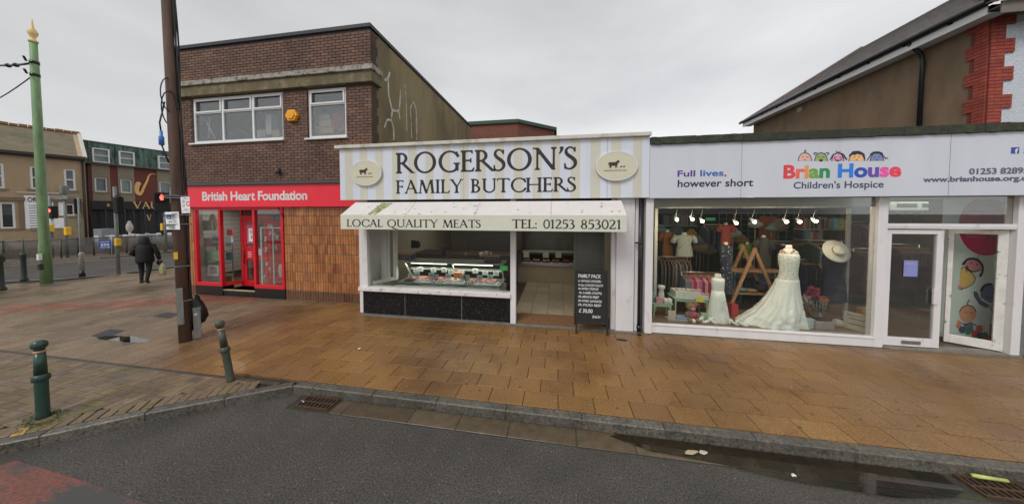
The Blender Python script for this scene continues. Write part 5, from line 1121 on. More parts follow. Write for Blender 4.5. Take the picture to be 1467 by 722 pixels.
b = MB(); p0, p1 = at(1465, 220, FYY), at(1476, 211, FYY); art([sPoly([(0, .15), (.3, .2), (.15, .35), (.3, .4), (.05, .55), (.2, .6), (.03, .85), (.5, .6), (.6, .85), (.8, .9), (1, .8), (.9, .65), (.8, .3), (.5, .02), (.2, .0)])], lambda u, v: (p0.x + u * (p1.x - p0.x), FYY - .003, p0.z + v * (p1.z - p0.z)), b, (-.1, -.1, 1.1, 1.1), .08); part('social_icon', b, mat('icon_cyan', lin(60, 150, 215), .5), HS)
# five little drawn heads of the emblem
def heads(y, items, par, name='emblem', plane=None, k0=0):
    for col, prims, bb, rs in items:
        b = MB(); art(prims, plane, b, bb, rs); b.v = [(x_, y_ - k0, z_) for x_, y_, z_ in b.v]; k0 += .0008; part(name, b, col, par)
fnk = lambda u, v: (at(u, -v, FYY).x, FYY - .0025, at(u, -v, FYY).z)
ppx = lambda l: [(x, -y) for x, y in l]
skin1, gr1, pk1, or1, bl1 = [mat('emblem_' + n, lin(*c), .5) for n, c in (('peach', (222, 175, 160)), ('green', (150, 170, 105)), ('pink', (215, 150, 175)), ('orange', (230, 178, 120)), ('blue', (120, 135, 180)))]
def dome(cx_, w_, top, bot): return sPoly([(cx_ - w_, -bot)] + [(cx_ + w_ * math.cos(a), -bot + (bot - top) * math.sin(a)) for a in np.linspace(math.pi, 0, 14)] + [(cx_ + w_, -bot)])
def domeline(cx_, w_, top, bot, lw=.9): return sSeg([(cx_ + w_ * math.cos(a), -bot + (bot - top) * math.sin(a)) for a in np.linspace(math.pi, 0, 16)], lw)
dark_ = []
for cx_, w_, m_ in ((1153, 9, skin1), (1176, 8.5, gr1), (1200, 8, pk1), (1227, 10.5, or1), (1256, 9, bl1)):
    heads(FYY, [(m_, [dome(cx_, w_, 220, 230.6)], (cx_ - 14, -233, cx_ + 14, -217), .5)], HS, plane=fnk, k0=.0)
    dark_.append(domeline(cx_, w_ + .6, 219, 230.8))
    for e in (-3.2, 3.2): dark_.append(sSeg([(cx_ + e - 1.4, -225.5), (cx_ + e, -225.0), (cx_ + e + 1.4, -225.6)], .6))
    dark_.append(sSeg([(cx_ - 1.2, -229), (cx_, -229.6), (cx_ + 1.2, -229)], .7))
dark_ += [sSeg(ppx(l), wd) for l, wd in (([(1153, 219.5), (1152.5, 217), (1154.5, 216.8), (1154, 215.5), (1152.5, 215.6)], .8), ([(1168, 222), (1165.5, 220), (1168, 218.8), (1170.5, 220)], 1), ([(1182, 220), (1185, 218.8), (1187.5, 220), (1185, 222.5)], 1), ([(1200, 219), (1193, 222), (1189, 229)], 1.3), ([(1200, 219), (1207, 221), (1212.5, 228.5)], 2), ([(1200, 219), (1197.5, 216.5)], .7), ([(1200.5, 219), (1204, 216.5)], .7), ([(1217, 223), (1222, 218), (1230, 217.4), (1237, 221), (1238.3, 228)], 2.2), ([(1219, 222), (1221, 220.5), (1224, 221.5), (1228, 219.5), (1232, 221)], 2), ([(1242, 230), (1246, 224), (1249, 219.5), (1256, 217.6), (1262, 219.5), (1265.5, 224), (1269, 227.5), (1271.5, 226.5)], 1.2), ([(1248, 221), (1252, 218.8), (1259, 218.8), (1263, 220.5)], 3), ([(1195, 226), (1197, 230), (1200, 231), (1204, 229.5), (1206.5, 225.5)], 1))] + [sEll(1176, -230, 2.4, 1.7)]
b = MB(); art(dark_, fnk, b, (1138, -235, 1275, -213), .33); b.v = [(x_, y_ - .0025, z_) for x_, y_, z_ in b.v]; part('emblem', b, ink, HS)
# shopfront frame
WX0, WX1 = 1.885, 5.66; SZ = .28
posts(BH, 'pilaster', [(1.745, 1.885, YF - .12, YF + .12, .13, 2.834)])
b = MB(); b.box(WX0, WX1, YF - .05, YF + .10, .125, SZ); part('sill', b, M_WHITE, BH, .008)
b = MB(); b.box(WX0, WX1, YF - .065, YF + .02, SZ + .001, SZ + .03); part('sill_lip', b, M_WHITE, BH, .004)
posts(BH, 'post', [(5.662, 5.80, YF - .05, YF + .1, .125, 2.834), (7.60, 7.72, YF - .05, YF + .1, .125, 2.834)])
posts(BH, 'pilaster', [(7.84, 9.6, YF - .09, YF + .12, .125, 2.834)])
posts(BH, 'post', [(7.722, 7.838, YF - .02, YF + .1, .125, 2.834)], M_GALV)
b = MB(); b.box(5.802, 7.598, YF - .04, YF + .08, 2.27, 2.36); b.box(5.802, 7.598, YF - .045, YF - .038, 2.30, 2.33); part('transom', b, M_WHITE, BH, .004)
b = MB(); b.box(WX0, WX1, YF + .01, YF + .018, SZ, 2.835); part('pane', b, M_GLASS, BH); b = MB(); b.box(5.80, 7.6, YF + .01, YF + .018, 2.36, 2.835); part('pane', b, M_GLASS, BH)
b = MB(); b.box(WX0, WX1, YF + .02, YF + .9, 2.66, 2.834); b.box(5.8, 7.6, YF + .02, YF + .2, 2.80, 2.834); part('bulkhead', b, mat('pale_bulkhead', (.26, .25, .215), .7, .1, 2), BH)
b = MB(); b.box(5.8, 7.72, YF - .08, YF + .12, .12, .150); part('threshold', b, MATS['pale_threshold'], BH)
def leafdoor(xa, ya, xb, yb, label=None):
    d = Vector((xb - xa, yb - ya, 0)); l = d.length; e = d.normalized(); nn = Vector((-e.y, e.x, 0))
    def bx_(b, s0, s1, z0, z1, t0=-.02, t1=.025):
        pts = [(xa + e.x * s + nn.x * t, ya + e.y * s + nn.y * t) for s, t in ((s0, t0), (s1, t0), (s1, t1), (s0, t1))]; b.prism(pts, 'z', z0, z1)
    b = MB(); z0, z1 = .165, 2.255; sl_ = .10 if label is None else .055; bx_(b, 0, sl_, z0, z1); bx_(b, l - .095, l, z0, z1); bx_(b, sl_, l - .095, z1 - .08, z1); bx_(b, sl_, l - .095, z0, z0 + .15)
    o = part('door', b, M_WHITE if label is None else mat('peeling_white', lin(205, 204, 198), .5, .15, 6, .3, 30, col2=(.16, .15, .12), c2sc=4.5, c2lo=.58, c2hi=.62, detail=9), BH, .004, label=label)
    b = MB(); bx_(b, sl_ - .01, l - .085, z0 + .14, z1 - .07, 0, .006); part('pane', b, M_GLASS, o)
    return o, bx_, l
L1, bx1, l1 = leafdoor(5.805, YF + .01, 6.66, YF + .01)
b = MB(); bx1(b, l1 - .135, l1 - .06, .95, 1.22, -.045, -.021); part('lock_plate', b, M_WHITE, L1)
b = MB(); bx1(b, .30, .58, .21, .27, -.032, -.0205); part('letter_plate', b, M_CHROME, L1)
pf = gp(1351, 488, .165)
L2, bx2, l2 = leafdoor(pf.x, pf.y, 7.585, YF + .03, 'ajar door leaf with peeling white paint')
# window banner behind the open leaf
WB = thing('window_banner', 'white interior banner with pink circle and drawn children behind the right door', 'banner', (7.4, 6.45, .2)); BYY = pf.y + .12
c0 = at(1353, 300, BYY).x; c1 = 7.95
b = MB(); b.box(c0, c1, BYY, BYY + .02, .2, 2.83); part('sheet', b, mat('pale_banner', lin(205, 212, 208), .6, .05, 3), WB)
fnb = lambda u, v: (at(u, -v, BYY).x, BYY - .003, at(u, -v, BYY).z)
b = MB(); art([sAnd(sEll(1413, -324, 40, 42), sBox(1374, -372, 1449, -278))], fnb, b, (1370, -374, 1460, -278), 1.2); part('pink_disc', b, mat('magenta_print', lin(185, 25, 85), .5), WB)
b = MB()
for s, x0, y0, x1, y1 in (('Thank you for', 1386, 313, 1432, 305), ('helping create', 1382, 322, 1434, 315), ('however small', 1384, 341, 1434, 335)): p0, p1 = fnb(x0, -y0), fnb(x1, -y1); text_on(b, s, p0[0], p1[0], p0[2], p1[2], BYY - .006)
vs_ = len(b.v); p0, p1 = fnb(1384, -301), fnb(1436, -293); text_on(b, 'Poundland', p1[0], p0[0], p0[2], p1[2], BYY - .006)
part('lettering', b, mat('dull_white_print', lin(170, 120, 130), .6), WB)
def pl(l, w_=1.2, n=4): return sSeg(smoothpts([(x, -y) for x, y in l], n), w_)
items = [
 (mat('print_yellow', lin(215, 175, 100), .6), [sPoly(ppx([(1376, 385), (1383, 383), (1390, 390), (1396, 396), (1394, 404), (1388, 410), (1382, 413), (1374, 408)]))], (1370, -420, 1400, -378), .8),
 (mat('print_pink', lin(205, 130, 140), .6), [sEll(1394, -381, 12, 9), sPoly(ppx([(1372, 408), (1380, 412), (1378, 416), (1372, 414)])), sPoly(ppx([(1418, 432), (1427, 428), (1427, 462), (1424, 452)]))], (1370, -465, 1430, -370), .8),
 (mat('print_blue', lin(95, 105, 135), .6), [sEll(1417, -420, 11, 12), sPoly(ppx([(1396, 418), (1400, 421), (1404, 430), (1416, 437), (1414, 440), (1403, 436), (1395, 424)])), sPoly(ppx([(1380, 463), (1393, 462), (1395, 477), (1381, 475)]))], (1370, -480, 1430, -405), .8),
 (mat('print_peach', lin(205, 145, 115), .6), [sEll(1386, -450, 12, 12), sEll(1373, -461, 2.5, 2.5), sEll(1405, -468, 2.5, 2.5)], (1370, -475, 1410, -436), .8)]
for col, pr_, bb, rs in items: b = MB(); art(pr_, fnb, b, bb, rs); part('drawing', b, col, WB)
b = MB(); lines_ = [pl([(1380, 378), (1385, 372), (1393, 370.5), (1401, 373), (1407, 381), (1406.5, 390), (1404, 395)], 3.4), pl([(1379, 376), (1378, 380)], 1.2), pl([(1400, 370), (1402, 365)], .8), pl([(1385, 381), (1388, 387), (1396, 389), (1404, 386)], 1.7), sEll(1391, -377, 1.2, 1.2), sEll(1399, -379, 1.2, 1.2), pl([(1383, 383), (1396, 396), (1394, 405), (1386, 411), (1376, 414)], 1.1), pl([(1376, 385), (1382, 382), (1384, 390)], 1.1),
 pl([(1406, 428), (1405, 415), (1410, 408), (1418, 406), (1427, 412), (1428, 420), (1424, 430), (1415, 433)], 1.2), pl([(1405, 416), (1410, 409), (1420, 407)], 3.5), sEll(1414, -418, .9, .9), sEll(1421, -419, .9, .9), pl([(1412, 424), (1416, 427), (1421, 424)], 1), pl([(1395, 418), (1399, 419), (1404, 430), (1417, 438), (1422, 450), (1426, 465)], 1.2), pl([(1395, 418), (1396, 424), (1406, 437), (1416, 441)], 1),
 pl([(1374, 447), (1378, 440), (1386, 437), (1394, 440), (1398, 447)], 1.2), pl([(1386, 437), (1385, 433), (1388, 432), (1387, 429)], 1.1), pl([(1382, 448), (1386, 449)], .8), pl([(1389, 449), (1393, 448)], .8), pl([(1375, 461), (1383, 465), (1390, 462), (1398, 466), (1405, 468)], 1.2)]
art(lines_, lambda u, v: (at(u, -v, BYY).x, BYY - .005, at(u, -v, BYY).z), b, (1370, -470, 1432, -360), .6); part('drawing', b, M_INK, WB)
for k_, (x, y, r_, c) in enumerate(((1373, 466, 4, (215, 120, 90)), (1378, 472, 5, (60, 75, 110)), (1386, 474, 5, (70, 120, 70)), (1396, 478, 5, (195, 70, 70)), (1403, 480, 5, (60, 60, 110)), (1402, 471, 5, (205, 85, 70)), (1410, 480, 5, (70, 125, 70)), (1417, 485, 6, (200, 70, 60)), (1425, 488, 4, (90, 60, 110)))):
    b = MB(); art([sEll(x, -y, r_, r_)], lambda u, v: (at(u, -v, BYY).x, BYY - .006 - .0006 * k_, at(u, -v, BYY).z), b, (x - 8, -y - 8, x + 8, -y + 8), 1); part('drawing', b, mat('ball_print_%s' % 'abcdefghi'[k_], lin(*c), .6), WB)
poster('door_notice', at(1295, 385, YF).x, at(1315, 385, YF).x, at(1300, 396, YF).z, at(1300, 373, YF).z, YF + .006, mat('purple_notice', lin(130, 135, 190), .5, .1, 8), 'small blue and purple opening hours notice on the left door glass', 'notice', txt=[('Opening hours', at(1297, 380, YF).x, at(1312, 380, YF).x, at(1300, 379, YF).z, at(1300, 376.5, YF).z)] , tm=M_WHITE)
# interior
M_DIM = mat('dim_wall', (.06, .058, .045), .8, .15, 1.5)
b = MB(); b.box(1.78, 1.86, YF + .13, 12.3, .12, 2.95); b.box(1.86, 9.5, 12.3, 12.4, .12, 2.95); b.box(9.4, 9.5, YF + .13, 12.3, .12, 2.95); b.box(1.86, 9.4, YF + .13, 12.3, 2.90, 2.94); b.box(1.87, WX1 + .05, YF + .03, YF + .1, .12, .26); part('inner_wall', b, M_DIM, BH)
b = MB(); b.box(1.86, 9.4, YF + .12, 12.3, .10, .14); part('shop_floor', b, mat('dark_wood_floor', (.09, .055, .035), .4, .2, 4, stretch=(1, 8, 1)), BH)
b = MB(); b.box(1.87, WX1 + .1, YF + .1, YF + 1.25, .141, .285); part('display_plinth', b, mat('display_floor', (.22, .14, .08), .5, .25, 3, stretch=(8, 1, 1)), BH)
z = .3; b = MB()
while z < 2.6: b.box(1.865, 1.875, YF + .14, YF + .75, z, z + .13); z += .14
part('slatwall', b, mat('cream_slat', (.45, .42, .31), .6), BH)
posts(BH, 'inner_post', [(at(937, 380, 6.7).x, at(941.5, 380, 6.7).x, 6.7, 6.76, .285, 2.66), (at(1213, 380, 6.9).x, at(1217.5, 380, 6.9).x, 6.9, 6.96, .285, 2.66)], mat('pale_post', (.5, .5, .46), .5))
ll = bpy.data.lights.new('interior_fill_light', 'AREA'); ll.shape = 'RECTANGLE'; ll.size = 5.5; ll.size_y = 3; ll.energy = 15; ll.color = (.92, 1, .85); lo = bpy.data.objects.new('interior_fill_light', ll); COL.objects.link(lo); lo.location = (5, 9.5, 2.86)  # added fill for the back of the shop, not a visible fixture
ll = bpy.data.lights.new('door_fill_light', 'AREA'); ll.shape = 'RECTANGLE'; ll.size = 2; ll.size_y = .6; ll.energy = 14; ll.color = (.95, 1, .9); lo = bpy.data.objects.new('door_fill_light', ll); COL.objects.link(lo); lo.location = (8.0, 7.0, 2.86)  # extra unseen fill, added to lift the dark area behind the doors
# spotlights on a track
M_BULB = mat('lit_bulb', (1, .9, .7), .5, 0, emit=(1, .74, .42), es=14); nth10 = nth + ['tenth']
sx_ = [(970, 315), (992, 314.5), (1006, 317), (1055, 320), (1081, 318), (1127, 318), (1146, 318), (1169, 317)]
b = MB(); b.box(1.9, 5.6, 6.19, 6.21, 2.64, 2.659); single('light_track', b, M_GALV, 'white ceiling track carrying the spotlights in the charity shop window', 'light track')
for k, (px, py) in enumerate(sx_):
    c = at(px, py, 6.2); t = thing('spotlight', 'lit white spotlight, %s from the left along the charity shop window' % nth[k], 'spotlight', c, 'spotlights in the charity shop window')
    tl_ = .5 if k in (4, 7) else .12; a = Vector((math.sin(tl_) * .5, -.75, -.66)).normalized()
    b = MB(); b.tube([c - a * .10, c - a * .005], [.024, .034], 12); part('lamp_body', b, M_WHITE, t); b = MB(); b.tube([c - a * .08, (c.x, 6.2, 2.62)], .005, 6); part('stem', b, M_GALV, t)
    b = MB(); b.ball(c, .030, .030, .030, 12, 6); part('bulb', b, M_BULB, t)
    if k % 2 == 0:
        pl_ = bpy.data.lights.new('spot_lamp', 'POINT'); pl_.energy = 12; pl_.color = (1, .82, .6); pl_.shadow_soft_size = .04; po = bpy.data.objects.new('spot_lamp', pl_); COL.objects.link(po); po.location = c + a * .08
# --- mannequins and dresses
def ringmesh(mb, rings, seg=40, fold=0, nf=14, ph=0):
    # rings: (cx, cy, z, rx, ry, foldamp)
    n = len(mb.v); sm = mb.cs; mb.cs = True
    for cx_, cy_, z, rx, ry, fa in rings:
        for k in range(seg):
            t = 2 * math.pi * k / seg; f_ = 1 + fa * (math.sin(nf * t + ph + z * 2) * .6 + math.sin((nf // 2 + 1) * t + 1.3) * .4); mb.v.append((cx_ + rx * math.cos(t) * f_, cy_ + ry * math.sin(t) * f_, z))
    for i in range(len(rings) - 1):
        for k in range(seg): l = (k + 1) % seg; mb._f([n + i * seg + k, n + i * seg + l, n + (i + 1) * seg + l, n + (i + 1) * seg + k])
    mb._f([n + (len(rings) - 1) * seg + k for k in range(seg)]); mb.cs = sm
M_SAT = mat('ivory_satin', (.80, .81, .77), .45, .06, 14, .25, 26, bdist=.01); M_LACE = mat('lace', (.70, .72, .66), .8, .45, 38, 1, 45, bdist=.02); M_DUM = mat('mannequin_cream', (.62, .60, .54), .5)
DYY = 6.42
def pr(px, py, hw, Y=DYY, d=.6, fa=0): c = at(px, py, Y); w_ = at(px + hw, py, Y).x - c.x; return (c.x, Y, c.z, w_, min(w_, .42) * d, fa)
from mathutils import noise as mnoise
t = thing('wedding_dress', 'ivory wedding dress with beaded bodice and long train on a stand in the window', 'dress', at(1120, 474, DYY))
b = MB(); rg_ = [pr(1097, 474, 53, d=.9, fa=.05), pr(1098, 468, 51, d=.9, fa=.06), pr(1105, 458, 43, d=.85, fa=.07), pr(1112, 448, 34, d=.8, fa=.06), pr(1118, 436, 27, d=.8, fa=.05), pr(1122, 424, 22, d=.8, fa=.04), pr(1126, 410, 17.5, d=.8, fa=.02), pr(1128, 400, 15, d=.8)]

RG = []
for i in range(len(rg_) - 1):
    for k in range(6): RG.append(tuple(a + (c2 - a) * k / 6 for a, c2 in zip(rg_[i], rg_[i + 1])))
ringmesh(b, RG + [rg_[-1]], 150, nf=17)
for i, (x, y, z) in enumerate(b.v):
    w_ = min(1, max(0, (1.05 - z) * 1.6)); ctr = Vector((at(1120, 420, DYY).x, DYY, z)); d_ = (Vector((x, y, z)) - ctr).normalized(); n1_ = mnoise.noise(Vector((x * 7, y * 5, z * 2.2))) * .045 + abs(mnoise.noise(Vector((x * 9 + z * 8, y * 5, z * 9 - x * 5)))) * .035
    b.v[i] = (x + d_.x * n1_ * w_, y + d_.y * n1_ * w_ - abs(n1_) * .5 * w_, z)
part('skirt', b, M_SAT, t)
b = MB(); ringmesh(b, [pr(1128.5, 402, 15, d=.8), pr(1129, 394, 12.6, d=.8), pr(1130, 385, 12.2, d=.8), pr(1130, 375, 13.5, d=.85), pr(1130, 367, 14.0, d=.8), pr(1130, 363.5, 13.2, d=.7)], 40); part('bodice', b, M_LACE, t)
b = MB(); ringmesh(b, [pr(1130, 364, 12.8, d=.65), pr(1130, 360, 12.5, d=.6), pr(1130, 357.5, 8, d=.6), pr(1130, 355, 4.2, d=.9), pr(1130, 351, 4.0, d=.9)], 30); part('mannequin_form', b, M_DUM, t)
b = MB()
for px, py in ((1121, 358.5), (1124, 361), (1134, 362), (1137, 359.5), (1120, 361)): b.ball(at(px, py, DYY - .09), .022, .012, .016, 8, 5)
part('petals', b, mat('red_petals', (.5, .05, .10), .6), t)
t = thing('child_dress', "child's sleeveless white dress on a small dress form beside the green tables", 'dress', at(1028, 468, 6.35)); Yc = 6.35
b = MB(); ringmesh(b, [pr(1028.5, 467, 16.5, Yc, .8, .05), pr(1028.5, 455, 15.5, Yc, .8, .05), pr(1028.5, 440, 13, Yc, .8, .04), pr(1028.5, 425, 10, Yc, .8, .03), pr(1028.5, 416, 8.4, Yc, .8)], 60, nf=17); part('skirt', b, M_SAT, t)
b = MB(); ringmesh(b, [pr(1028.5, 417, 8.2, Yc, .8), pr(1028.5, 410, 8.6, Yc, .8), pr(1028.5, 402, 9.3, Yc, .75), pr(1028.5, 398.5, 8.8, Yc, .6)], 30); part('bodice', b, M_SAT, t)
b = MB(); ringmesh(b, [pr(1028.5, 399, 8.6, Yc, .55), pr(1028.5, 396.5, 4.5, Yc, .8), pr(1028.5, 392.5, 4.2, Yc, .9)], 24); part('mannequin_form', b, M_DUM, t)
b = MB(); q = random.Random(5)
for i in range(40): c = at(1036 + q.uniform(-3, 4), 438 + q.uniform(-7, 8), Yc - .19); b.ball(c, .008, .005, .008, 5, 3)
part('lace_flower', b, M_LACE, t)
# green side tables
M_MINT = mat('mint_paint', (.38, .52, .36), .5, .06, 8)
def gtable(px0, px1, pyt, Y, depth, label, lw=.02):
    a, c = at(px0, pyt, Y), at(px1, pyt, Y); zt = a.z; zb = .287; t = thing('side_table', label, 'table', ((a.x + c.x) / 2, Y + depth / 2, zb), 'mint green side tables')
    b = MB(); b.box(a.x, c.x, Y, Y + depth, zt - .022, zt); part('table_top', b, M_MINT, t, .006)
    b = MB(); b.box(a.x + .03, c.x - .03, Y + .02, Y + .035, zt - .075, zt - .023); part('apron', b, M_MINT, t)
    for x in (a.x + .045, c.x - .045):
        for y in (Y + .045, Y + depth - .045):
            h = zt - .022 - zb; b = MB(); b.lathe([(lw * .7, 0), (lw, h * .06), (lw * .7, h * .12), (lw * .9, h * .4), (lw * .6, h * .5), (lw * 1.1, h * .56), (lw * .7, h * .62), (lw, h * .75), (lw * 1.1, h)], (x, y, zb), 10); part('leg', b, M_MINT, t)
    return zt
zt1 = gtable(935, 965, 434, 6.3, .32, 'smaller mint green table with turned legs at the left end of the window')
zt2 = gtable(966, 1018, 427, 6.45, .42, 'larger mint green table with white boxes in the charity shop window')
x_ = at(975, 465, 6.4).x
q = random.Random(17); xa = at(967, 420, 6.5).x; k = 0
for r_ in range(2):
    for i in range(4 - r_ * 0):
        w_ = .165; zz = zt2 + .001 + r_ * .075
        if r_ == 1 and i == 3: continue
        boxthing('shoe_box', xa + i * (w_ + .004), xa + i * (w_ + .004) + w_, 6.47, 6.78, zz, zz + .073, mat('box_white', (.6, .6, .58), .6), 'white box %s from the left in the %s row on the larger green table' % (nth[i], ('lower', 'upper')[r_]), 'box', group='white boxes on the green table')
for i in range(5):
    x = xa + .08 + i * .14; zz = zt2 + .151 if i < 3 else zt2 + .151
    b = MB()
    for j in range(5): b.ball((x + q.uniform(-.05, .05), 6.55 + q.uniform(-.04, .04), zt2 + (.16 if i < 4 else .09) + q.uniform(0, .02)), .035, .03, .02, 8, 5)
    single('shoe_pair', b, mat('shoe_pale', (.5, .45, .36), .6) if i < 3 else mat('shoe_pink', (.55, .3, .25), .6), ('beige', 'cream', 'ivory', 'pink', 'rosy')[i] + ' small shoes on the white boxes, %s from the left' % nth[i], 'shoes')
a, c = at(997, 432, 6.43), at(1008.5, 426, 6.43); b = MB(); b.box(a.x, c.x, 6.425, 6.43, a.z, c.z + .0); single('yellow_card', b, mat('yellow_paper', (.7, .58, .08), .6), 'bright yellow card on the edge of the larger green table', 'card')
for nm, px, py0, wd, col, lb, shp in (('jug', 933, 434, 6, (.12, .28, .28), 'teal jug at the far left of the small green table', 0), ('vase', 947, 434, 5, (.6, .56, .56), 'tall white and pink vase on the small green table', 1), ('gift_bag', 944, 434.5, 4.5, (.6, .3, .32), 'small pink candle box on the small green table', 2), ('mug', 954, 434.5, 3.4, (.6, .6, .56), 'left white mug on the small green table', 3), ('mug', 959.5, 434.5, 3.4, (.58, .56, .55), 'right white mug on the small green table', 3)):
    Yt = 6.42 if shp in (0, 1) else 6.34; c = at(px, py0, Yt); w_ = at(px + wd, py0, Yt).x - c.x; zb = zt1 + .001; m = mat('pot_' + nm + str(px).replace('.', ''), col, .4, .15, 20)
    b = MB()
    if shp == 0: b.lathe([(w_ * .5, 0), (w_, .06), (w_ * .9, .13), (w_ * .5, .18), (w_ * .6, .22)], (c.x, Yt, zb), 16)
    elif shp == 1: b.lathe([(w_ * .7, 0), (w_, .05), (w_ * .8, .2), (w_ * .6, .26), (w_ * 1.1, .32), (w_ * .9, .36), (.002, .37)], (c.x, Yt, zb), 16)
    elif shp == 2: b.box(c.x - w_, c.x + w_, Yt - .04, Yt + .04, zb, zb + .12)
    else: b.lathe([(w_ * .85, 0), (w_, .02), (w_, .1), (w_ * .85, .1), (w_ * .8, .02), (.001, .02)], (c.x, Yt, zb), 14)
    single(nm, b, m, lb, nm.replace('_', ' '))
# teddy bear
c = at(990, 465, 6.28); t = thing('teddy_bear', 'brown teddy bear with pink bow and dress sitting in the window', 'soft toy', c); M_FUR = mat('brown_fur', (.25, .16, .10), .95, .25, 60, .8, 160, bdist=.006); z = .288; x = c.x; y = 6.28
b = MB(); b.ball((x, y, z + .12), .085, .08, .12); b.ball((x - .01, y, z + .29), .10, .085, .085); b.ball((x - .085, y, z + .36), .032, .02, .032); b.ball((x + .07, y, z + .365), .032, .02, .032); b.ball((x - .10, y - .04, z + .13), .035, .05, .07); b.ball((x + .10, y - .04, z + .12), .035, .05, .07); b.ball((x - .07, y - .10, z + .04), .045, .08, .04); b.ball((x + .08, y - .10, z + .04), .045, .08, .04); part('body', b, M_FUR, t)
b = MB(); b.ball((x + .0, y - .075, z + .265), .045, .035, .033); part('muzzle', b, mat('pale_fur', (.45, .36, .26), .9), t)
b = MB(); b.ball((x, y - .11, z + .28), .012, .01, .009); b.ball((x - .035, y - .08, z + .31), .009); b.ball((x + .035, y - .08, z + .31), .009); part('face', b, M_BLACK, t)
b = MB(); b.ball((x + .02, y - .012, z + .14), .088, .085, .075); b.ball((x + .085, y - .05, z + .35), .03, .015, .02); part('pink_dress', b, mat('hot_pink', (.5, .05, .18), .7), t)
b = MB(); b.ball((x - .01, y - .12, z + .03), .05, .03, .045); single('white_mug', b, M_UPVC, 'small white cup at the feet of the teddy bear', 'cup')
# heels, books, boxes
def heel(px, py, Y, label, s=1, flip=1):
    c = at(px, py, Y); z = .288; b = MB(); x, y = c.x, Y
    b.tube([(x - .12 * s * flip, y, z + .012), (x - .05 * s * flip, y, z + .016), (x + .03 * s * flip, y, z + .05), (x + .09 * s * flip, y, z + .10), (x + .12 * s * flip, y, z + .12)], [.012, .032, .026, .028, .012], 10); b.tube([(x + .10 * s * flip, y, z + .09), (x + .115 * s * flip, y, z)], [.02, .007], 8); single('high_heel_shoe', b, M_SAT, label, 'shoe')
heel(1014, 468, 6.18, 'white high heel shoe in front of the green gift box'); heel(1021, 469, 6.16, 'second white shoe beside the hem of the child dress', .7, -1); heel(1052, 469, 6.14, 'cream shoe at the left tip of the wedding train', .8, -1); heel(1063, 470, 6.12, 'flat cream shoe lying along the wedding train', 1, -1); heel(1000, 464, 6.2, 'strappy cream sandal between the bear and the green gift box', .8, 1)
boxthing('gift_box', at(1004, 463, 6.35).x, at(1017, 463, 6.35).x, 6.35, 6.42, .287, at(1010, 449, 6.35).z, M_MINT, 'sage green gift box behind the white high heel')
boxthing('book_stack', at(957, 466, 6.15).x, at(990, 466, 6.15).x, 6.15, 6.35, .287, .32, mat('blue_grey_books', (.28, .31, .36), .6), 'flat blue grey box at the foot of the small green table')
boxthing('book_stack', at(969, 462, 6.2).x, at(986, 462, 6.2).x, 6.2, 6.36, .321, .37, mat('blue_album', (.25, .32, .42), .6), 'pale blue album on the flat blue grey box')
boxthing('ring_book', at(957, 462, 6.17).x, at(968, 462, 6.17).x, 6.17, 6.2, .321, .50, mat('pink_cream_cover', (.55, .42, .36), .6, .3, 40), 'upright cream and pink patterned book by the small green table', 'book')
# wooden A-frame shelf
t = thing('wooden_a_frame_shelf', 'tall timber A-frame shelf behind the wedding dress train', 'shelf', at(1080, 440, 6.85)); Ya = 6.85
for yy_ in (Ya, Ya + .4):
    ap = at(1083, 356, Ya); l0 = at(1044, 446, Ya); r0 = at(1122, 446, Ya)
    for e in (l0, r0):
        d = (Vector((e.x, 0, e.z)) - Vector((ap.x, 0, ap.z))).normalized(); nn = Vector((d.z, 0, -d.x)) * .032; b = MB()
        P = [(ap.x + nn.x, ap.z + nn.z), (ap.x - nn.x, ap.z - nn.z), (e.x - nn.x, e.z - nn.z), (e.x + nn.x, e.z + nn.z)]; yo = 0 if e is l0 else .042; b.prism(P, 'y', yy_ + yo, yy_ + yo + .04); part('leg', b, M_TIMB, t, .003)
for py, xa_, xb_ in ((388.5, 1049, 1130), (421, 1040, 1130)): a, c = at(xa_, py, Ya), at(xb_, py, Ya); b = MB(); b.box(a.x, c.x, Ya + .083, Ya + .38, a.z - .02, a.z + .012); part('shelf', b, M_TIMB, t)
# folded clothes on it, red box
zsh = at(1049, 421, Ya).z + .013
for k, (px, w_, h_, c, lb) in enumerate(((1062, .14, .09, (.12, .2, .22), 'teal folded cloth on the lower timber shelf'), (1077, .12, .07, (.35, .22, .12), 'tan folded cloth on the lower timber shelf'), (1092, .12, .2, (.03, .02, .02), 'dark spotted handbag on the lower timber shelf'))):
    c_ = at(px, 420, Ya + .2); b = MB(); b.ball((c_.x, Ya + .22, zsh + h_ / 2), w_, .1, h_ / 2, 12, 7); single('folded_clothes', b, mat('cloth_tone_%s' % 'abc'[k], c, .8, .4, 40), lb, 'clothes')
boxthing('red_box', at(1048, 445, 6.6).x, at(1058, 445, 6.6).x, 6.6, 6.75, .287, at(1050, 436, 6.6).z, mat('red_card', (.35, .03, .04), .5), 'small red box behind the wedding train')
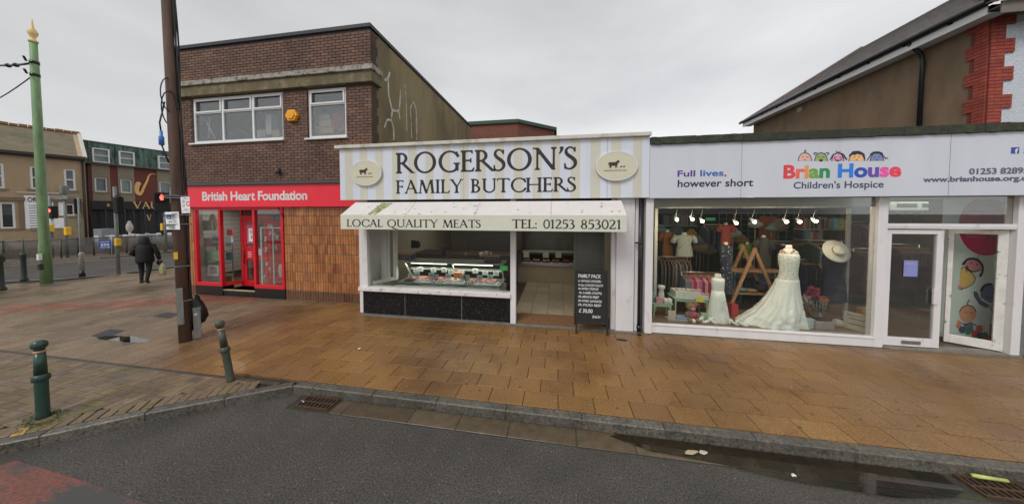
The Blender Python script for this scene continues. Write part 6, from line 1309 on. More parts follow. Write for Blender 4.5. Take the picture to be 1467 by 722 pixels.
# printed navy dress and suited forms
def form(px, pyt, pyb, hw, Y, m, label, name='dressed_mannequin', sleeve=True, cat='mannequin', neck=M_DUM, legs=False):
    t = thing(name, label, cat, at(px, pyb, Y)); H = pyb - pyt; b = MB()
    ringmesh(b, [pr(px, pyb, hw * 1.05, Y, .55, .03), pr(px, pyb - H * .35, hw * .95, Y, .55, .02), pr(px, pyb - H * .55, hw * .78, Y, .6), pr(px, pyb - H * .8, hw, Y, .6), pr(px, pyt + H * .06, hw * .98, Y, .5), pr(px, pyt, hw * .4, Y, .6)], 32, nf=9)
    part('garment', b, m, t)
    if sleeve:
        for s in (-1, 1):
            b = MB(); p0 = at(px + s * hw * .85, pyt + H * .08, Y); p1 = at(px + s * hw * 1.35, pyt + H * .38, Y); b.tube([p0, (p0 + p1) / 2 + Vector((s * .02, 0, .02)), p1], [.07, .065, .06], 10); part('sleeve', b, m, t)
    b = MB(); ringmesh(b, [pr(px, pyt + 1, hw * .35, Y, .8), pr(px, pyt - 3, hw * .28, Y, .9)], 16); part('neck', b, neck, t)
form(1040, 350, 420, 9, 6.75, mat('navy_print', (.02, .022, .04), .8, .3, 30, col2=(.3, .3, .32), c2sc=22, c2lo=.56, c2hi=.6), 'navy dress with white print hanging behind the child dress', sleeve=False)
form(980, 336, 367, 12, 7.6, mat('floral_white', (.42, .44, .38), .8, .2, 30, col2=(.12, .16, .1), c2sc=14, c2lo=.58, c2hi=.64), 'white floral short sleeved shirt on a form at the back left', 'shirt_form')
form(956, 332, 368, 8, 7.9, mat('rust_orange', (.25, .09, .03), .8, .2, 20), 'rust orange knitted top on a form at the far left inside', 'shirt_form')
form(1094, 340, 385, 9, 7.3, mat('charcoal_tweed', (.06, .06, .055), .9, .3, 40), 'charcoal suit jacket on a form behind the timber shelf', 'jacket_form')
form(1071, 350, 370, 7, 7.6, mat('lime_green', (.16, .3, .03), .8, .2, 20), 'lime green top seen behind the timber shelf apex', 'shirt_form')
form(1122, 352, 372, 8, 8.2, mat('dark_brown_cloth', (.03, .025, .02), .9), 'dark brown hat and coat form behind the wedding dress neck', 'jacket_form')
form(1195, 362, 431, 17, 6.75, mat('deep_navy', (.018, .016, .04), .8, .2, 12), 'deep navy dress on a form under the cream hat', 'dress_form', False)
form(1040, 322, 350, 8, 7.8, mat('coral_red', (.32, .06, .04), .8, .2, 12), 'coral red top high behind the navy printed dress', 'shirt_form')
# hat
c = at(1198, 360, 6.55); t = thing('wide_brim_hat', 'cream wide brimmed sun hat perched above the navy dress', 'hat', c); M_ST = mat('straw_cream', (.85, .80, .68), .8, .1, 60, .6, 120); MM = Matrix.Rotation(R(66), 4, 'X')
b = MB(); b.lathe([(.20, .012), (.235, 0), (.238, .006), (.20, .02), (.10, .03), (.10, .09), (.08, .115), (.001, .12)], c, 36, M=MM); part('brim_and_crown', b, M_ST, t)
b = MB(); b.lathe([(.102, .032), (.103, .06)], c, 36, M=MM); part('hat_band', b, mat('hat_band_beige', (.3, .24, .18), .7), t); b = MB(); b.prism([(0, 0), (.05, 0), (.03, .09), (.01, .1)], 'y', c.y - .1, c.y - .095); b.v = [(x + c.x - .02, y, z + c.z + .12) for x, y, z in b.v]; part('price_tag', b, M_WHITE, t)
# baskets, flowers, bags at the right
c = at(1172, 450, 6.5); t = thing('wire_basket', 'teal wire basket of dried flowers beside the navy dress', 'basket', c); zb = at(1172, 448, 6.5).z; zt_ = at(1172, 430, 6.5).z; b = MB()
for k in range(16): a = k * math.pi / 8; b.tube([(c.x + .10 * math.cos(a), 6.5 + .08 * math.sin(a), zb), (c.x + .13 * math.cos(a), 6.5 + .10 * math.sin(a), zt_)], .004, 4)
for z_ in (zb, (zb + zt_) / 2, zt_): k = .10 + .03 * (z_ - zb) / (zt_ - zb); b.tube([(c.x + k * math.cos(a), 6.5 + k * .8 * math.sin(a), z_) for a in np.linspace(0, 6.2832, 25)], .005, 4, False)
part('basket', b, mat('teal_wire', (.10, .25, .28), .5), t)
b = MB(); 
for k in range(3): a = k * 2.1 + .5; b.tube([(c.x + .05 * math.cos(a), 6.5 + .05 * math.sin(a), zb), (c.x + .12 * math.cos(a), 6.5 + .1 * math.sin(a), .288)], .008, 6)
part('leg', b, MATS['pale_post'], t)
for k, (px, py, r_, c3, lb) in enumerate(((1164, 418, .11, (.28, .03, .07), 'crimson dried flower bunch beside the wedding dress'), (1153, 430, .11, (.30, .22, .2), 'pale pink dried flower bunch nearest the wedding dress'), (1180, 430, .07, (.45, .14, .06), 'orange artificial flowers on the wire basket'), (1158, 443, .13, (.10, .07, .04), 'brown dried leaf bunch low beside the wedding dress'))):
    c = at(px, py, 6.5); b = MB(); q = random.Random(k)
    for i in range(90): d = Vector((q.gauss(0, 1), q.gauss(0, 1), q.gauss(0, 1.2))).normalized() * r_ * q.uniform(.4, 1.05); s_ = q.uniform(.012, .026); p = c + d; b.face([p + Vector((-s_, 0, -s_)), p + Vector((s_, q.uniform(-s_, s_), -s_)), p + Vector((s_, 0, s_)), p + Vector((-s_, q.uniform(-s_, s_), s_))])
    b.tube([c, (c.x, c.y, .288)], .006, 5); single('flower_bunch', b, mat('petal_tone_%s' % 'abcd'[k], c3, .8, .4, 50), lb, 'flowers')
boxthing('gift_bag', at(1150, 474, 6.2).x, at(1168, 474, 6.2).x, 6.2, 6.3, .287, at(1150, 457, 6.2).z, mat('pale_blue_bag', (.42, .55, .56), .5, .1, 10, col2=(.05, .06, .05), c2sc=9, c2lo=.68, c2hi=.7), 'pale blue patterned gift bag right of the wedding dress', 'bag')
t = thing('handbag', 'grey rectangular handbag with dark flap on the window floor', 'bag', at(1183, 476, 6.15)); a, c = at(1169, 476, 6.15), at(1197, 462, 6.15); b = MB(); b.box(a.x, c.x, 6.15, 6.27, .287, c.z); part('body', b, mat('grey_leather', (.30, .28, .27), .5, .08, 20), t, .015); b = MB(); b.box(a.x + .02, c.x - .02, 6.18, 6.30, c.z + .001, c.z + .05); part('flap', b, M_BLACK, t, .01)
single('folded_fabric', MB().ball((at(1200, 470, 6.4).x, 6.4, .36), .08, .1, .075), mat('white_cloth', (.5, .5, .48), .8, .3, 30), 'folded white fabric behind the grey handbag', 'cloth')
t = thing('framed_print', 'cream framed sheet of small birds leaning at the right end of the window', 'framed print', at(1230, 478, 6.2)); a = at(1209, 470, 6.4); c = at(1250, 480, 6.12)
Pq = [at(1209, 474, 6.42), at(1250, 481.5, 6.08), at(1250, 457, 6.08), at(1209, 450, 6.42)]; zlo, zhi = .287, Pq[2].z + .03
d = Vector((Pq[1].x - Pq[0].x, Pq[1].y - Pq[0].y, 0)); l = d.length; e = d.normalized(); nn = Vector((e.y, -e.x, 0))
def fp(b, s0, s1, z0, z1, t0, t1): b.prism([(Pq[0].x + e.x * s + nn.x * t_, Pq[0].y + e.y * s + nn.y * t_) for s, t_ in ((s0, t0), (s1, t0), (s1, t1), (s0, t1))], 'z', z0, z1)
b = MB(); fp(b, 0, l, zlo, zhi, -.02, 0); part('sheet', b, mat('cream_sheet', (.5, .47, .36), .6), t)
b = MB(); fp(b, 0, l, zlo, zlo + .03, .001, .02); fp(b, 0, l, zhi - .03, zhi, .001, .02); fp(b, 0, .03, zlo + .03, zhi - .03, .001, .02); fp(b, l - .03, l, zlo + .03, zhi - .03, .001, .02); part('frame', b, mat('cream_frame', (.55, .53, .42), .5), t)
b = MB(); q = random.Random(9)
for r_ in range(2):
    for i in range(7): s = .07 + i * (l - .16) / 6; z_ = zlo + .09 + r_ * .10; fp(b, s, s + .035, z_, z_ + .02, .001, .003)
part('bird_print', b, mat('bird_brown', (.14, .09, .07), .6), t)
c = at(1243, 448, 6.6); b = MB(); b.box(c.x - .09, c.x + .12, 6.6, 6.72, at(1243, 460, 6.6).z, at(1243, 442, 6.6).z); single('orange_bag', b, mat('orange_leather', (.5, .25, .04), .5), 'orange yellow bag behind the framed bird sheet', 'bag', bev=.02)
# --- rails of hanging clothes and shelves further back
def rail(x0, x1, y, zr, label): t = thing('clothes_rail', label, 'clothes rail', ((x0 + x1) / 2, y, .14)); b = MB(); b.tube([(x0, y, zr), (x1, y, zr)], .014, 8); part('rail', b, M_CHROME, t); [part('upright', MB().tube([(x, y, .14), (x, y, zr)], .014, 8), M_CHROME, t) for x in (x0 + .02, x1 - .02)]
def gar(x, y, zr, h, m, label, group, w_=.5):
    t = thing('hanging_garment', label, 'garment', (x, y, zr - h - .08), group); q = random.Random(int(x * 997)); b = MB(); wt = q.uniform(.02, .035)
    pts = [(y - w_ * .12, zr - .07), (y + w_ * .12, zr - .07), (y + w_ * .5, zr - .17), (y + w_ * .52, zr - .45), (y + w_ * .42, zr - h), (y - w_ * .42, zr - h), (y - w_ * .52, zr - .45), (y - w_ * .5, zr - .17)]
    b.prism(pts, 'x', x - wt, x + wt); part('cloth', b, m, t, .008); b = MB(); b.tube([(x, y, zr - .07), (x, y, zr + .02)], .004, 4); b.box(x - .006, x + .006, y - .2, y + .2, zr - .09, zr - .065); part('hanger', b, M_TIMB, t)
rail(at(975, 395, 6.95).x, at(1030, 395, 6.95).x, 6.95, at(1000, 390, 6.95).z, 'chrome rail of pink clothes behind the green tables')
gcols = {'pink': (.42, .12, .18), 'crimson': (.28, .02, .05), 'rose': (.45, .22, .26), 'grey': (.12, .12, .13), 'white': (.42, .42, .4), 'plum': (.16, .03, .09)}
xa, xb = at(976, 395, 6.95).x, at(1029, 395, 6.95).x; keys = ['grey', 'grey', 'pink', 'crimson', 'rose', 'pink', 'plum', 'rose', 'crimson', 'pink', 'white', 'crimson', 'rose', 'pink']
for i, k in enumerate(keys): gar(xa + (xb - xa) * (i + .5) / len(keys), 6.95, at(1000, 390, 6.95).z, .75, mat('fabric_' + k, gcols[k], .85, .25, 25), '%s garment on the chrome rail behind the green tables' % k, '%s garments on the front rail' % k)
zr = at(1020, 322, 9.5).z; xa, xb = at(1008, 322, 9.5).x, at(1042, 322, 9.5).x; rail(xa, xb, 9.5, zr, 'high rail of dark shirts at the back wall')
for i in range(12): k = ['slate', 'black', 'denim'][i % 3]; gar(xa + (xb - xa) * (i + .5) / 12, 9.5, zr, .8, mat('fabric_' + k, {'slate': (.09, .11, .12), 'black': (.015, .015, .018), 'denim': (.04, .06, .11)}[k], .85, .25, 25), '%s shirt on the high rail at the back wall' % k, '%s shirts on the back rail' % k)
zr = at(1180, 345, 7.7).z; xa, xb = at(1157, 345, 7.7).x, at(1212, 345, 7.7).x; rail(xa, xb, 7.7, zr, 'rail of dark coats to the left of the cream hat')
for i in range(12): k = ['bottle green', 'black', 'cream patterned'][(i * 2) % 3]; gar(xa + (xb - xa) * (i + .5) / 12, 7.7, zr, .95, mat('fabric_' + k.replace(' ', '_'), {'bottle green': (.03, .06, .04), 'black': (.015, .015, .018), 'cream patterned': (.26, .25, .2)}[k], .85, .4, 25), '%s coat on the rail behind the cream hat' % k, '%s coats on the rail behind the hat' % k)
zr = at(1230, 356, 7.4).z; xa, xb = at(1221, 356, 7.4).x, at(1256, 356, 7.4).x; rail(xa, xb, 7.4, zr, 'rail of dark jackets at the right end of the window')
for i in range(9): k = ['maroon', 'brown', 'charcoal'][i % 3]; gar(xa + (xb - xa) * (i + .5) / 9, 7.4, zr, 1.0, mat('fabric_' + k, {'maroon': (.10, .025, .03), 'brown': (.10, .06, .04), 'charcoal': (.04, .045, .045)}[k], .85, .3, 25), '%s jacket on the rail beside the window mullion' % k, '%s jackets on the right rail' % k)
zr = at(1290, 350, 7.6).z; xa, xb = at(1272, 350, 7.6).x, at(1318, 350, 7.6).x; rail(xa, xb, 7.6, zr, 'rail of maroon knitwear seen through the left door')
for i in range(10): k = ['maroon', 'brown'][i % 2]; gar(xa + (xb - xa) * (i + .5) / 10, 7.6, zr, 1.0, MATS['fabric_' + k], '%s knitwear on the rail seen through the left door' % k, '%s knitwear on the door rail' % k)
q0 = random.Random(55)
for (p0, p1, py, Y, ks, lb, h_) in ((942, 986, 368, 7.3, ('charcoal', 'grey', 'brown'), 'low rail at the left behind the floral shirt', .9), (1052, 1112, 391, 7.5, ('denim', 'sky blue', 'black', 'charcoal'), 'low rail seen through the timber A-frame', .8), (1100, 1160, 346, 9.0, ('olive', 'black', 'brown', 'grey'), 'middle rail behind the wedding dress', 1.0), (1142, 1166, 372, 7.6, ('navy', 'charcoal', 'denim'), 'short rail right of the wedding bodice', .9), (1218, 1256, 318, 8.6, ('maroon', 'rose', 'plum'), 'high rail at the right end of the shop', .6)):
    for kk, cc in (('sky blue', (.10, .22, .34)), ('olive', (.07, .08, .03)), ('navy', (.02, .025, .06))): mat('fabric_' + kk, cc, .85, .3, 25)
    zr = at((p0 + p1) / 2, py, Y).z; xa, xb = at(p0, py, Y).x, at(p1, py, Y).x; rail(xa, xb, Y, zr, 'chrome ' + lb); n9 = int((xb - xa) / .075)
    for i in range(n9): k = q0.choice(ks); gar(xa + (xb - xa) * (i + .5) / n9, Y, zr, h_ * q0.uniform(.85, 1.05), MATS['fabric_' + k], '%s garment on the %s' % (k, lb), '%s garments on the %s' % (k, lb), q0.uniform(.42, .55))
BCOL = [(.25, .06, .05), (.06, .10, .18), (.3, .28, .22), (.05, .12, .08), (.2, .16, .05), (.03, .03, .03), (.25, .18, .2), (.1, .2, .22)]
bm_ = [mat('book_cover_%s' % 'abcdefgh'[i], c, .6, .15, 30) for i, c in enumerate(BCOL)]
def books(px0, px1, pyz, Y, label, hgt=.24, seed=0, cat='bookshelf', group='shelves of books inside the charity shop'):
    a, c = at(px0, pyz, Y), at(px1, pyz, Y); t = thing('bookshelf', label, cat, ((a.x + c.x) / 2, Y, a.z - .03)); b = MB(); b.box(a.x, c.x, Y - .02, Y + .24, a.z - .025, a.z); part('shelf', b, MATS['glass_shelf_green'], t); q = random.Random(seed); x = a.x + .01; k = 0
    while x < c.x - .05:
        w_ = q.uniform(.025, .055); h = hgt * q.uniform(.75, 1); b = MB(); b.box(x, x + w_ - .003, Y, Y + .18, a.z + .001, a.z + h); kk = q.randrange(8); bc = ('dark red', 'navy', 'cream', 'green', 'mustard', 'black', 'lilac', 'teal')[kk]; single('book', b, bm_[kk], '%s book on the %s' % (bc, label.replace(' of books', '')), 'book', '%s books on the %s' % (bc, label)); x += w_; k += 1
books(950, 1000, 323, 10.5, 'long shelf of books at the back left', .42, 1); books(1148, 1211, 328, 8.2, 'shelf of books above the cream hat', .32, 2); books(1148, 1180, 343, 8.2, 'short shelf of books below the upper one', .26, 3)
boxthing('board_game', at(1192, 328, 8.05).x, at(1211, 328, 8.05).x, 8.05, 8.15, at(1200, 328, 8.05).z, at(1200, 314, 8.05).z, mat('game_print', (.4, .35, .12), .5, .4, 20, col2=(.3, .08, .05), c2sc=18), 'yellow patterned game box at the right of the upper book shelf', 'game')
boxthing('board_game', at(1190, 328, 8.02).x, at(1196, 328, 8.02).x, 7.95, 8.04, at(1200, 328, 8.02).z, at(1200, 313, 8.02).z, mat('teal_print', (.1, .3, .32), .5, .3, 20), 'teal game box at the right of the upper book shelf', 'game')
boxthing('display_backdrop', at(1088, 345, 10).x, at(1112, 345, 10).x, 10, 10.05, at(1088, 345, 10).z, at(1088, 310, 10).z, mat('orange_red_board', (.36, .08, .03), .7), 'orange red display panel on the back wall', 'panel')
b = MB(); a = at(1030, 330, 10.2); c = at(1150, 305, 10.2); q = random.Random(1)
for i in range(12): x = a.x + (c.x - a.x) * i / 11; b.box(x - .008, x + .008, 10.2, 10.215, a.z - .6, c.z)
for i in range(7): z = a.z - .6 + (c.z - a.z + .6) * i / 6; b.box(a.x, c.x, 10.216, 10.23, z - .008, z + .008)
single('grid_panel', b, mat('grid_wire', (.16, .17, .13), .6), 'wire grid display panel across the back wall', 'grid panel')
q = random.Random(44)
for k, (px, py, r_, c) in enumerate(((1050, 335, .22, (.3, .3, .28)), (1082, 322, .18, (.42, .42, .38)), (1062, 345, .2, (.18, .1, .05)), (1105, 328, .14, (.2, .3, .26)), (1115, 325, .25, (.2, .16, .13)), (946, 330, .2, (.12, .16, .17)), (968, 331, .22, (.06, .07, .1)), (990, 335, .16, (.3, .14, .03)), (998, 346, .2, (.10, .14, .16)), (1003, 355, .25, (.18, .15, .08)), (1015, 360, .22, (.08, .07, .05)))):
    c_ = at(px, py, 8.6); b = MB(); b.ball(c_, r_, .12, r_ * .55, 14, 8); b.ball(c_ + Vector((0, 0, r_ * .5)), r_ * .5, .1, r_ * .4, 12, 7); b.tube([c_, (c_.x, 8.6, .14)], .012, 6)
    single('hat_on_stand', b, mat('hat_tone_%s' % 'abcdefghijk'[k], c, .85, .3, 20), ('pale grey', 'white', 'tan', 'mint', 'taupe', 'slate', 'navy', 'orange', 'teal', 'khaki', 'dark olive')[k] + ' bag or hat on a stand deep inside the charity shop', 'hat')
# dark cross bars, exit sign, air conditioner, bunting
a, c = at(1011, 316, 9.0), at(1025, 312, 9.0); b = MB(); b.box(a.x, c.x, 9, 9.02, a.z, c.z); t = single('exit_sign', b, mat('exit_green', (.03, .25, .10), .5, emit=(.05, .35, .14), es=.25), 'small green emergency exit sign inside the charity shop', 'sign')
t = thing('air_conditioner', 'white wall air conditioner above the left shop door', 'air conditioner', at(1303, 300, 7.3)); a, c = at(1275, 302, 7.3), at(1332, 289, 7.3); b = MB(); b.box(a.x, c.x, 7.3, 7.6, a.z, c.z); part('casing', b, mat('dull_ac_white', (.4, .4, .36), .5), t, .02)
for i in range(2):
    b = MB(); xx = a.x + .12 + i * .45
    for j in range(4): b.box(xx, xx + .36, 7.285, 7.2995, c.z - .05 - j * .022, c.z - .04 - j * .022)
    part('vent', b, M_BLACK, t)
b = MB(); pts = [at(1262 + i * 6, 304 + (0, 3, 4, 3, 0, 3, 4)[i % 7], 7.2) for i in range(12)]; b.tube(pts, .003, 4)
for p in pts: b.face([p + Vector((-.03, 0, 0)), p + Vector((.03, 0, 0)), p + Vector((0, 0, -.05))])
single('bunting', b, M_BLACK, 'string of small dark bunting above the left shop door', 'bunting')
# ================================================================== HOUSE ON THE RIGHT
HO = thing('gable_house', 'house with brown rendered side, red brick quoins and grey tiled roof', 'house', (9.3, 10, .12))
hx, hy0, hy1 = 9.0, 7.47, 14.6; ez = 6.62
b = MB(); b.box(hx, hx + .25, hy0 + .02, hy1, .12, ez + .3); b.box(hx + .25, 17, hy1 - .25, hy1, .12, ez); part('side_wall', b, mat('brown_render', lin(122, 102, 80), .9, .16, 3, .5, 50, col2=lin(98, 84, 66), c2sc=1.2, c2lo=.5, c2hi=.75, stretch=(1, 1, .35), detail=10), HO)
b = MB(); b.box(hx + .25, 17, hy0 + .03, hy0 + .28, .12, ez + .3); part('front_wall', b, mat('white_pebbledash', lin(200, 205, 212, .8), .9, .12, 30, 1.0, 55, bdist=.03), HO)
bf = []; z = 3.6; r = 0
RB_ = [(.33, .055, .035), (.29, .05, .035), (.36, .07, .045), (.30, .06, .04)]; q = random.Random(14)
while z < ez + .2:
    wide = (r // 4) % 2 == 0
    L1_ = .40 if wide else .24; L2_ = .22 if not wide else .36
    # front face (towards the street)
    x = hx; first = True
    while x < hx + L1_ - .02: l = min(.215 if (r % 2 == 0 or not first) else .1, hx + L1_ - x); c = q.choice(RB_); bf.append((x + l / 2, hy0 + .012, z + .034, round(l - .006, 3), .03, .066, c, 0)); x += l; first = False
    y = hy0 + .03; first = True
    while y < hy0 + L2_ - .02: l = min(.215 if (r % 2 == 1 or not first) else .1, hy0 + L2_ - y); c = q.choice(RB_); bf.append((hx - .008, y + l / 2, z + .034, round(l - .006, 3), .03, .066, c, -math.pi / 2)); y += l; first = False
    z += .072; r += 1
b = MB(); b.box(hx - .002, hx + .1, hy0 + .02, hy0 + .3, 3.6, ez + .2); qb = part('quoin_backing', b, mat('dark_red_mortar', (.16, .05, .035), .9), HO)
pieces('brick', bf, mat('red_quoin_brick', (1, 1, 1), .75, .18, 5, .5, 50, attr=True), qb, '-y', .004, 300)
b = MB(); b.prism([(hy0 - .2, ez - .02), (hy1 + .2, ez - .02), (hy1 + .2, ez + .20), (hy0 - .2, ez + .20)], 'x', hx - .34, hx - .32); b.box(hx - .32, hx + .0, hy0 - .2, hy1 + .2, ez, ez + .02); part('fascia_board', b, M_UPVC, HO)
b = MB(); b.tube([(hx - .40, hy0 - .25, ez + .21), (hx - .40, hy1 + .25, ez + .21)], .06, 10); g_ = part('gutter', b, M_BLACK, HO)
for i in range(9): y = hy0 + .3 + i * .82; b = MB(); b.box(hx - .36, hx - .30, y, y + .06, ez + .12, ez + .2); part('gutter_bracket', b, M_BLACK, HO)
yd = None
d = ray(1324, 120); yd = d.y * (hx / d.x); b = MB(); b.tube([(hx - .36, yd, ez + .15), (hx - .1, yd, ez - .12), (hx - .06, yd, ez - .3), (hx - .06, yd, 3.8)], .045, 10); b.tube([(hx - .06, yd, 4.55), (hx - .06, yd, 4.6)], .058, 10); part('downpipe', b, M_BLACK, HO)
b = MB(); d = ray(1146, 157); yv = d.y * (hx / d.x); zv = d.z * (hx / d.x) + CAMZ; b.box(hx - .02, hx - .001, yv - .09, yv + .09, zv - .09, zv + .09); part('air_brick', b, mat('pale_vent', (.45, .36, .24), .7), HO)
# roof: courses of tiles as overlapping strips, hipped at the near end
pit = R(33); M_RT = mat('grey_roof_tile', (1, 1, 1), .35, .25, 4, .4, 40, attr=True, rvar=.1); nC = 26; q = random.Random(77)
RF = MB(); ex, eZ = hx - .42, ez + .16; hipx = lambda s: hy0 - .42 + s * math.cos(pit)     # near hip recedes as it climbs
b = MB(); sl_ = nC * .22; b.prism([(ex + .05, eZ - .02), (ex + sl_ * math.cos(pit), eZ + sl_ * math.sin(pit) - .05), (ex + sl_ * math.cos(pit), eZ + sl_ * math.sin(pit) - .12), (ex + .05, eZ - .08)], 'y', 0, 1)
b = MB(); s1 = nC * .22; A = (ex + .04, hy0 - .38, eZ - .02); Bq = (ex + .04, hy1 + .28, eZ - .02); Cq = (ex + s1 * math.cos(pit), hy1 + .28, eZ + s1 * math.sin(pit) - .03); Dq = (ex + s1 * math.cos(pit), hy0 - .38 + s1 * math.cos(pit), eZ + s1 * math.sin(pit) - .03); b.face([A, Bq, Cq, Dq]); E2 = (20, hy0 - .38, eZ - .02); F2 = (20, hy0 - .38 + s1 * math.cos(pit), eZ + s1 * math.sin(pit) - .03); b.face([A, Dq, F2, E2]); RFO = part('roof', b, M_FELT, HO)
tl_ = []
for i in range(nC):
    s = i * .22; xs_ = ex + s * math.cos(pit); zs2 = eZ + s * math.sin(pit); xe = ex + (s + .25) * math.cos(pit); ze = zs2 + .25 * math.sin(pit)
    ya = hy0 - .40 + s * math.cos(pit); yb_ = hy1 + .3; k = MB(); y = ya
    while y < yb_:
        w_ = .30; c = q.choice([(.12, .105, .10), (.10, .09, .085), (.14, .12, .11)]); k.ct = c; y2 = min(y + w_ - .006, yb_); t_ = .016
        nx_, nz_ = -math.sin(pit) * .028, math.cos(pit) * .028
        k.face([(xs_ + nx_, y, zs2 + nz_), (xs_ + nx_, y2, zs2 + nz_), (xe, y2, ze + .012), (xe, y, ze + .012)][::1]); k.ct = q.choice([(.30, .27, .25), (.25, .22, .21)]); k.face([(xs_, y, zs2), (xs_, y2, zs2), (xs_ + nx_, y2, zs2 + nz_), (xs_ + nx_, y, zs2 + nz_)]); y += w_  # lip faces get a paler tone: wet highlights along the courses, painted in
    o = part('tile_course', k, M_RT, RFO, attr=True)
b = MB(); b.tube([(ex, hy0 - .42, eZ + .04), (ex + s1 * math.cos(pit), hy0 - .42 + s1 * math.cos(pit), eZ + s1 * math.sin(pit) + .04)], .10, 8); part('hip_tiles', b, mat('terracotta_hip', (.24, .11, .075), .8, .3, 6), RFO)
b = MB(); b.tube([(ex, hy1 + .3, eZ + .02), (ex + s1 * math.cos(pit), hy1 + .3, eZ + s1 * math.sin(pit) + .02)], .05, 8); part('verge', b, mat('verge_mortar', (.2, .13, .10), .8, .3, 6), RFO)
for i in range(7):
    s = i * .3; b = MB(); y0 = hy0 - .44 + s * math.cos(pit); z0_ = eZ + s * math.sin(pit); b.prism([(y0, z0_ - .02), (y0, z0_ + .05), (y0 + .34 * math.cos(pit), z0_ + .34 * math.sin(pit) + .02), (y0 + .34 * math.cos(pit), z0_ + .34 * math.sin(pit))], 'x', ex + s * math.cos(pit) + .05, 20); part('front_tile_course', b, mat('red_brown_tile', (.16, .085, .065), .8, .3, 8), RFO)
b = MB(); b.box(hx - .3, 20, hy0 - .36, hy0 - .34, ez - .1, ez + .14); b.box(hx - .3, 20, hy0 - .34, hy0 + .03, ez + .05, ez + .07); part('front_soffit', b, mat('grey_timber_soffit', (.2, .17, .14), .8), HO)
# ================================================================== FAR SIDE OF THE SIDE STREET
class Plane:   # a far facade: origin, direction to the right along it, local frame x = along, y = into the building, z = up
    def __init__(s, px, Zd, vpx):
        p = atZ(px, 305, Zd); s.o = Vector((p.x, p.y, 0)); d = _f * FPX + _r * (vpx - CX); s.e = Vector((d.x, d.y, 0)).normalized(); s.n = Vector((-s.e.y, s.e.x, 0)); s.rz = math.atan2(s.e.y, s.e.x)
    def uv(s, x, y, dep=0):
        d = ray(x, y); o = s.o + s.n * dep; t = (o.dot(s.n)) / d.dot(s.n); p = d * t; return ((p - s.o).dot(s.e), p.z + CAMZ)
def lpart(name, b, m, t, **k): return part(name, b, m, t, local=True, **k)
PL = Plane(126, 20.5, 960)
TN = thing('rendered_house', 'long tan rendered two storey building with slate roof across the side street', 'house', tuple(PL.o), rz=PL.rz)
M_TAN = mat('tan_render', lin(140, 122, 98, .62), .9, .12, .8, .3, 20, col2=lin(108, 95, 78, .62), c2sc=.5, c2lo=.5, c2hi=.75, stretch=(1, 1, .5), detail=9)
x0, _ = PL.uv(-40, 250); e0 = PL.uv(20, 216)[1]; e1 = PL.uv(126, 226)[1]; EV = e1
wz = []
def wrect(P, pxs): (a, t_), (c, b_) = P.uv(pxs[0], pxs[1]), P.uv(pxs[2], pxs[3]); return (a, c, b_, t_)
up = [wrect(PL, (-15, 233, 7, 270)), wrect(PL, (42, 238, 55, 271)), wrect(PL, (91, 242, 109, 273))]
lo_ = [wrect(PL, (-2, 290, 23, 327)), wrect(PL, (88, 292, 108, 309))]
b = MB(); wall_holes(b, x0 - 12, -.02, .12, EV, 0, .3, up + lo_); b.box(-.3, -.02, .3, 9, .12, EV); lpart('wall', b, M_TAN, TN)
b = MB(); b.box(x0 - 12, -.3, .7, .8, .12, EV - .1); lpart('inner_wall', b, mat('room_pale', (.14, .145, .15), .8), TN)
def farwin(P, r, t, cols=1, sash=True, m=M_UPVC, blind=True):
    a, c, z0, z1 = r; b = MB(); f = .09; b.box(a, c, .05, .12, z0, z0 + f); b.box(a, c, .05, .12, z1 - f, z1); b.box(a, a + f, .05, .12, z0 + f, z1 - f); b.box(c - f, c, .05, .12, z0 + f, z1 - f)
    if sash: zm = (z0 + z1) / 2; b.box(a + f, c - f, .04, .12, zm - .04, zm + .04)
    w_ = lpart('window', b, m, t); b = MB(); b.box(a + f * .5, c - f * .5, .08, .085, z0 + f * .5, z1 - f * .5); part('pane', b, M_GLASSU, w_, local=True)
    if blind: b = MB(); b.box(a + .02, c - .02, .2, .22, z0 + .1, z1); part('blind', b, mat('pale_blind', (.42, .47, .48), .7), w_, local=True)
    b = MB(); b.box(a - .12, c + .12, -.06, .05, z0 - .14, z0 - .002); part('sill', b, mat('tan_sill', lin(125, 110, 90), .8), w_, local=True)
for r in up: farwin(PL, r, TN)
for r in lo_: farwin(PL, r, TN, sash=False, blind=False)
b = MB()
for r in lo_: b.box(r[0] - .35, r[1] + .35, -.12, -.001, r[3] + .12, r[3] + .35); b.box(r[0] - .3, r[0] - .12, -.08, -.001, r[2] - .1, r[3] + .119); b.box(r[1] + .12, r[1] + .3, -.08, -.001, r[2] - .1, r[3] + .119)
lpart('window_surrounds', b, mat('tan_stone', lin(118, 102, 82), .8), TN)
zr_, ra = PL.uv(81, 188, 3.4)[1], 3.4; zr_ = PL.uv(81, 188, 3.4)[1]; xr = -.05
b = MB(); b.prism([(-.35, EV - .05), (3.4, zr_), (3.4, zr_ - .15), (-.25, EV - .25)], 'x', x0 - 12, -.05); b.prism([(3.401, zr_), (7.2, EV - .05), (7.1, EV - .2), (3.401, zr_ - .15)], 'x', x0 - 12, -.05)
lpart('roof', b, mat('mossy_slate', lin(108, 98, 80), .85, .25, 3, .6, 6, col2=lin(80, 84, 62), c2sc=1.2, c2lo=.5, c2hi=.7, bdist=.05, detail=12), TN)
b = MB(); b.prism([(-.3, EV), (3.4, zr_), (7.1, EV)], 'x', -.3, -.051); lpart('gable', b, M_TAN, TN)
b = MB()
for sgn in (1,): b.prism([(-.42, EV + .02), (3.4, zr_ + .10), (3.4, zr_ + .01), (-.42, EV - .08)], 'x', -.12, .06)
lpart('verge_board', b, mat('pale_verge', lin(185, 180, 172), .7), TN)
b = MB(); q = random.Random(3); x = x0 - 6
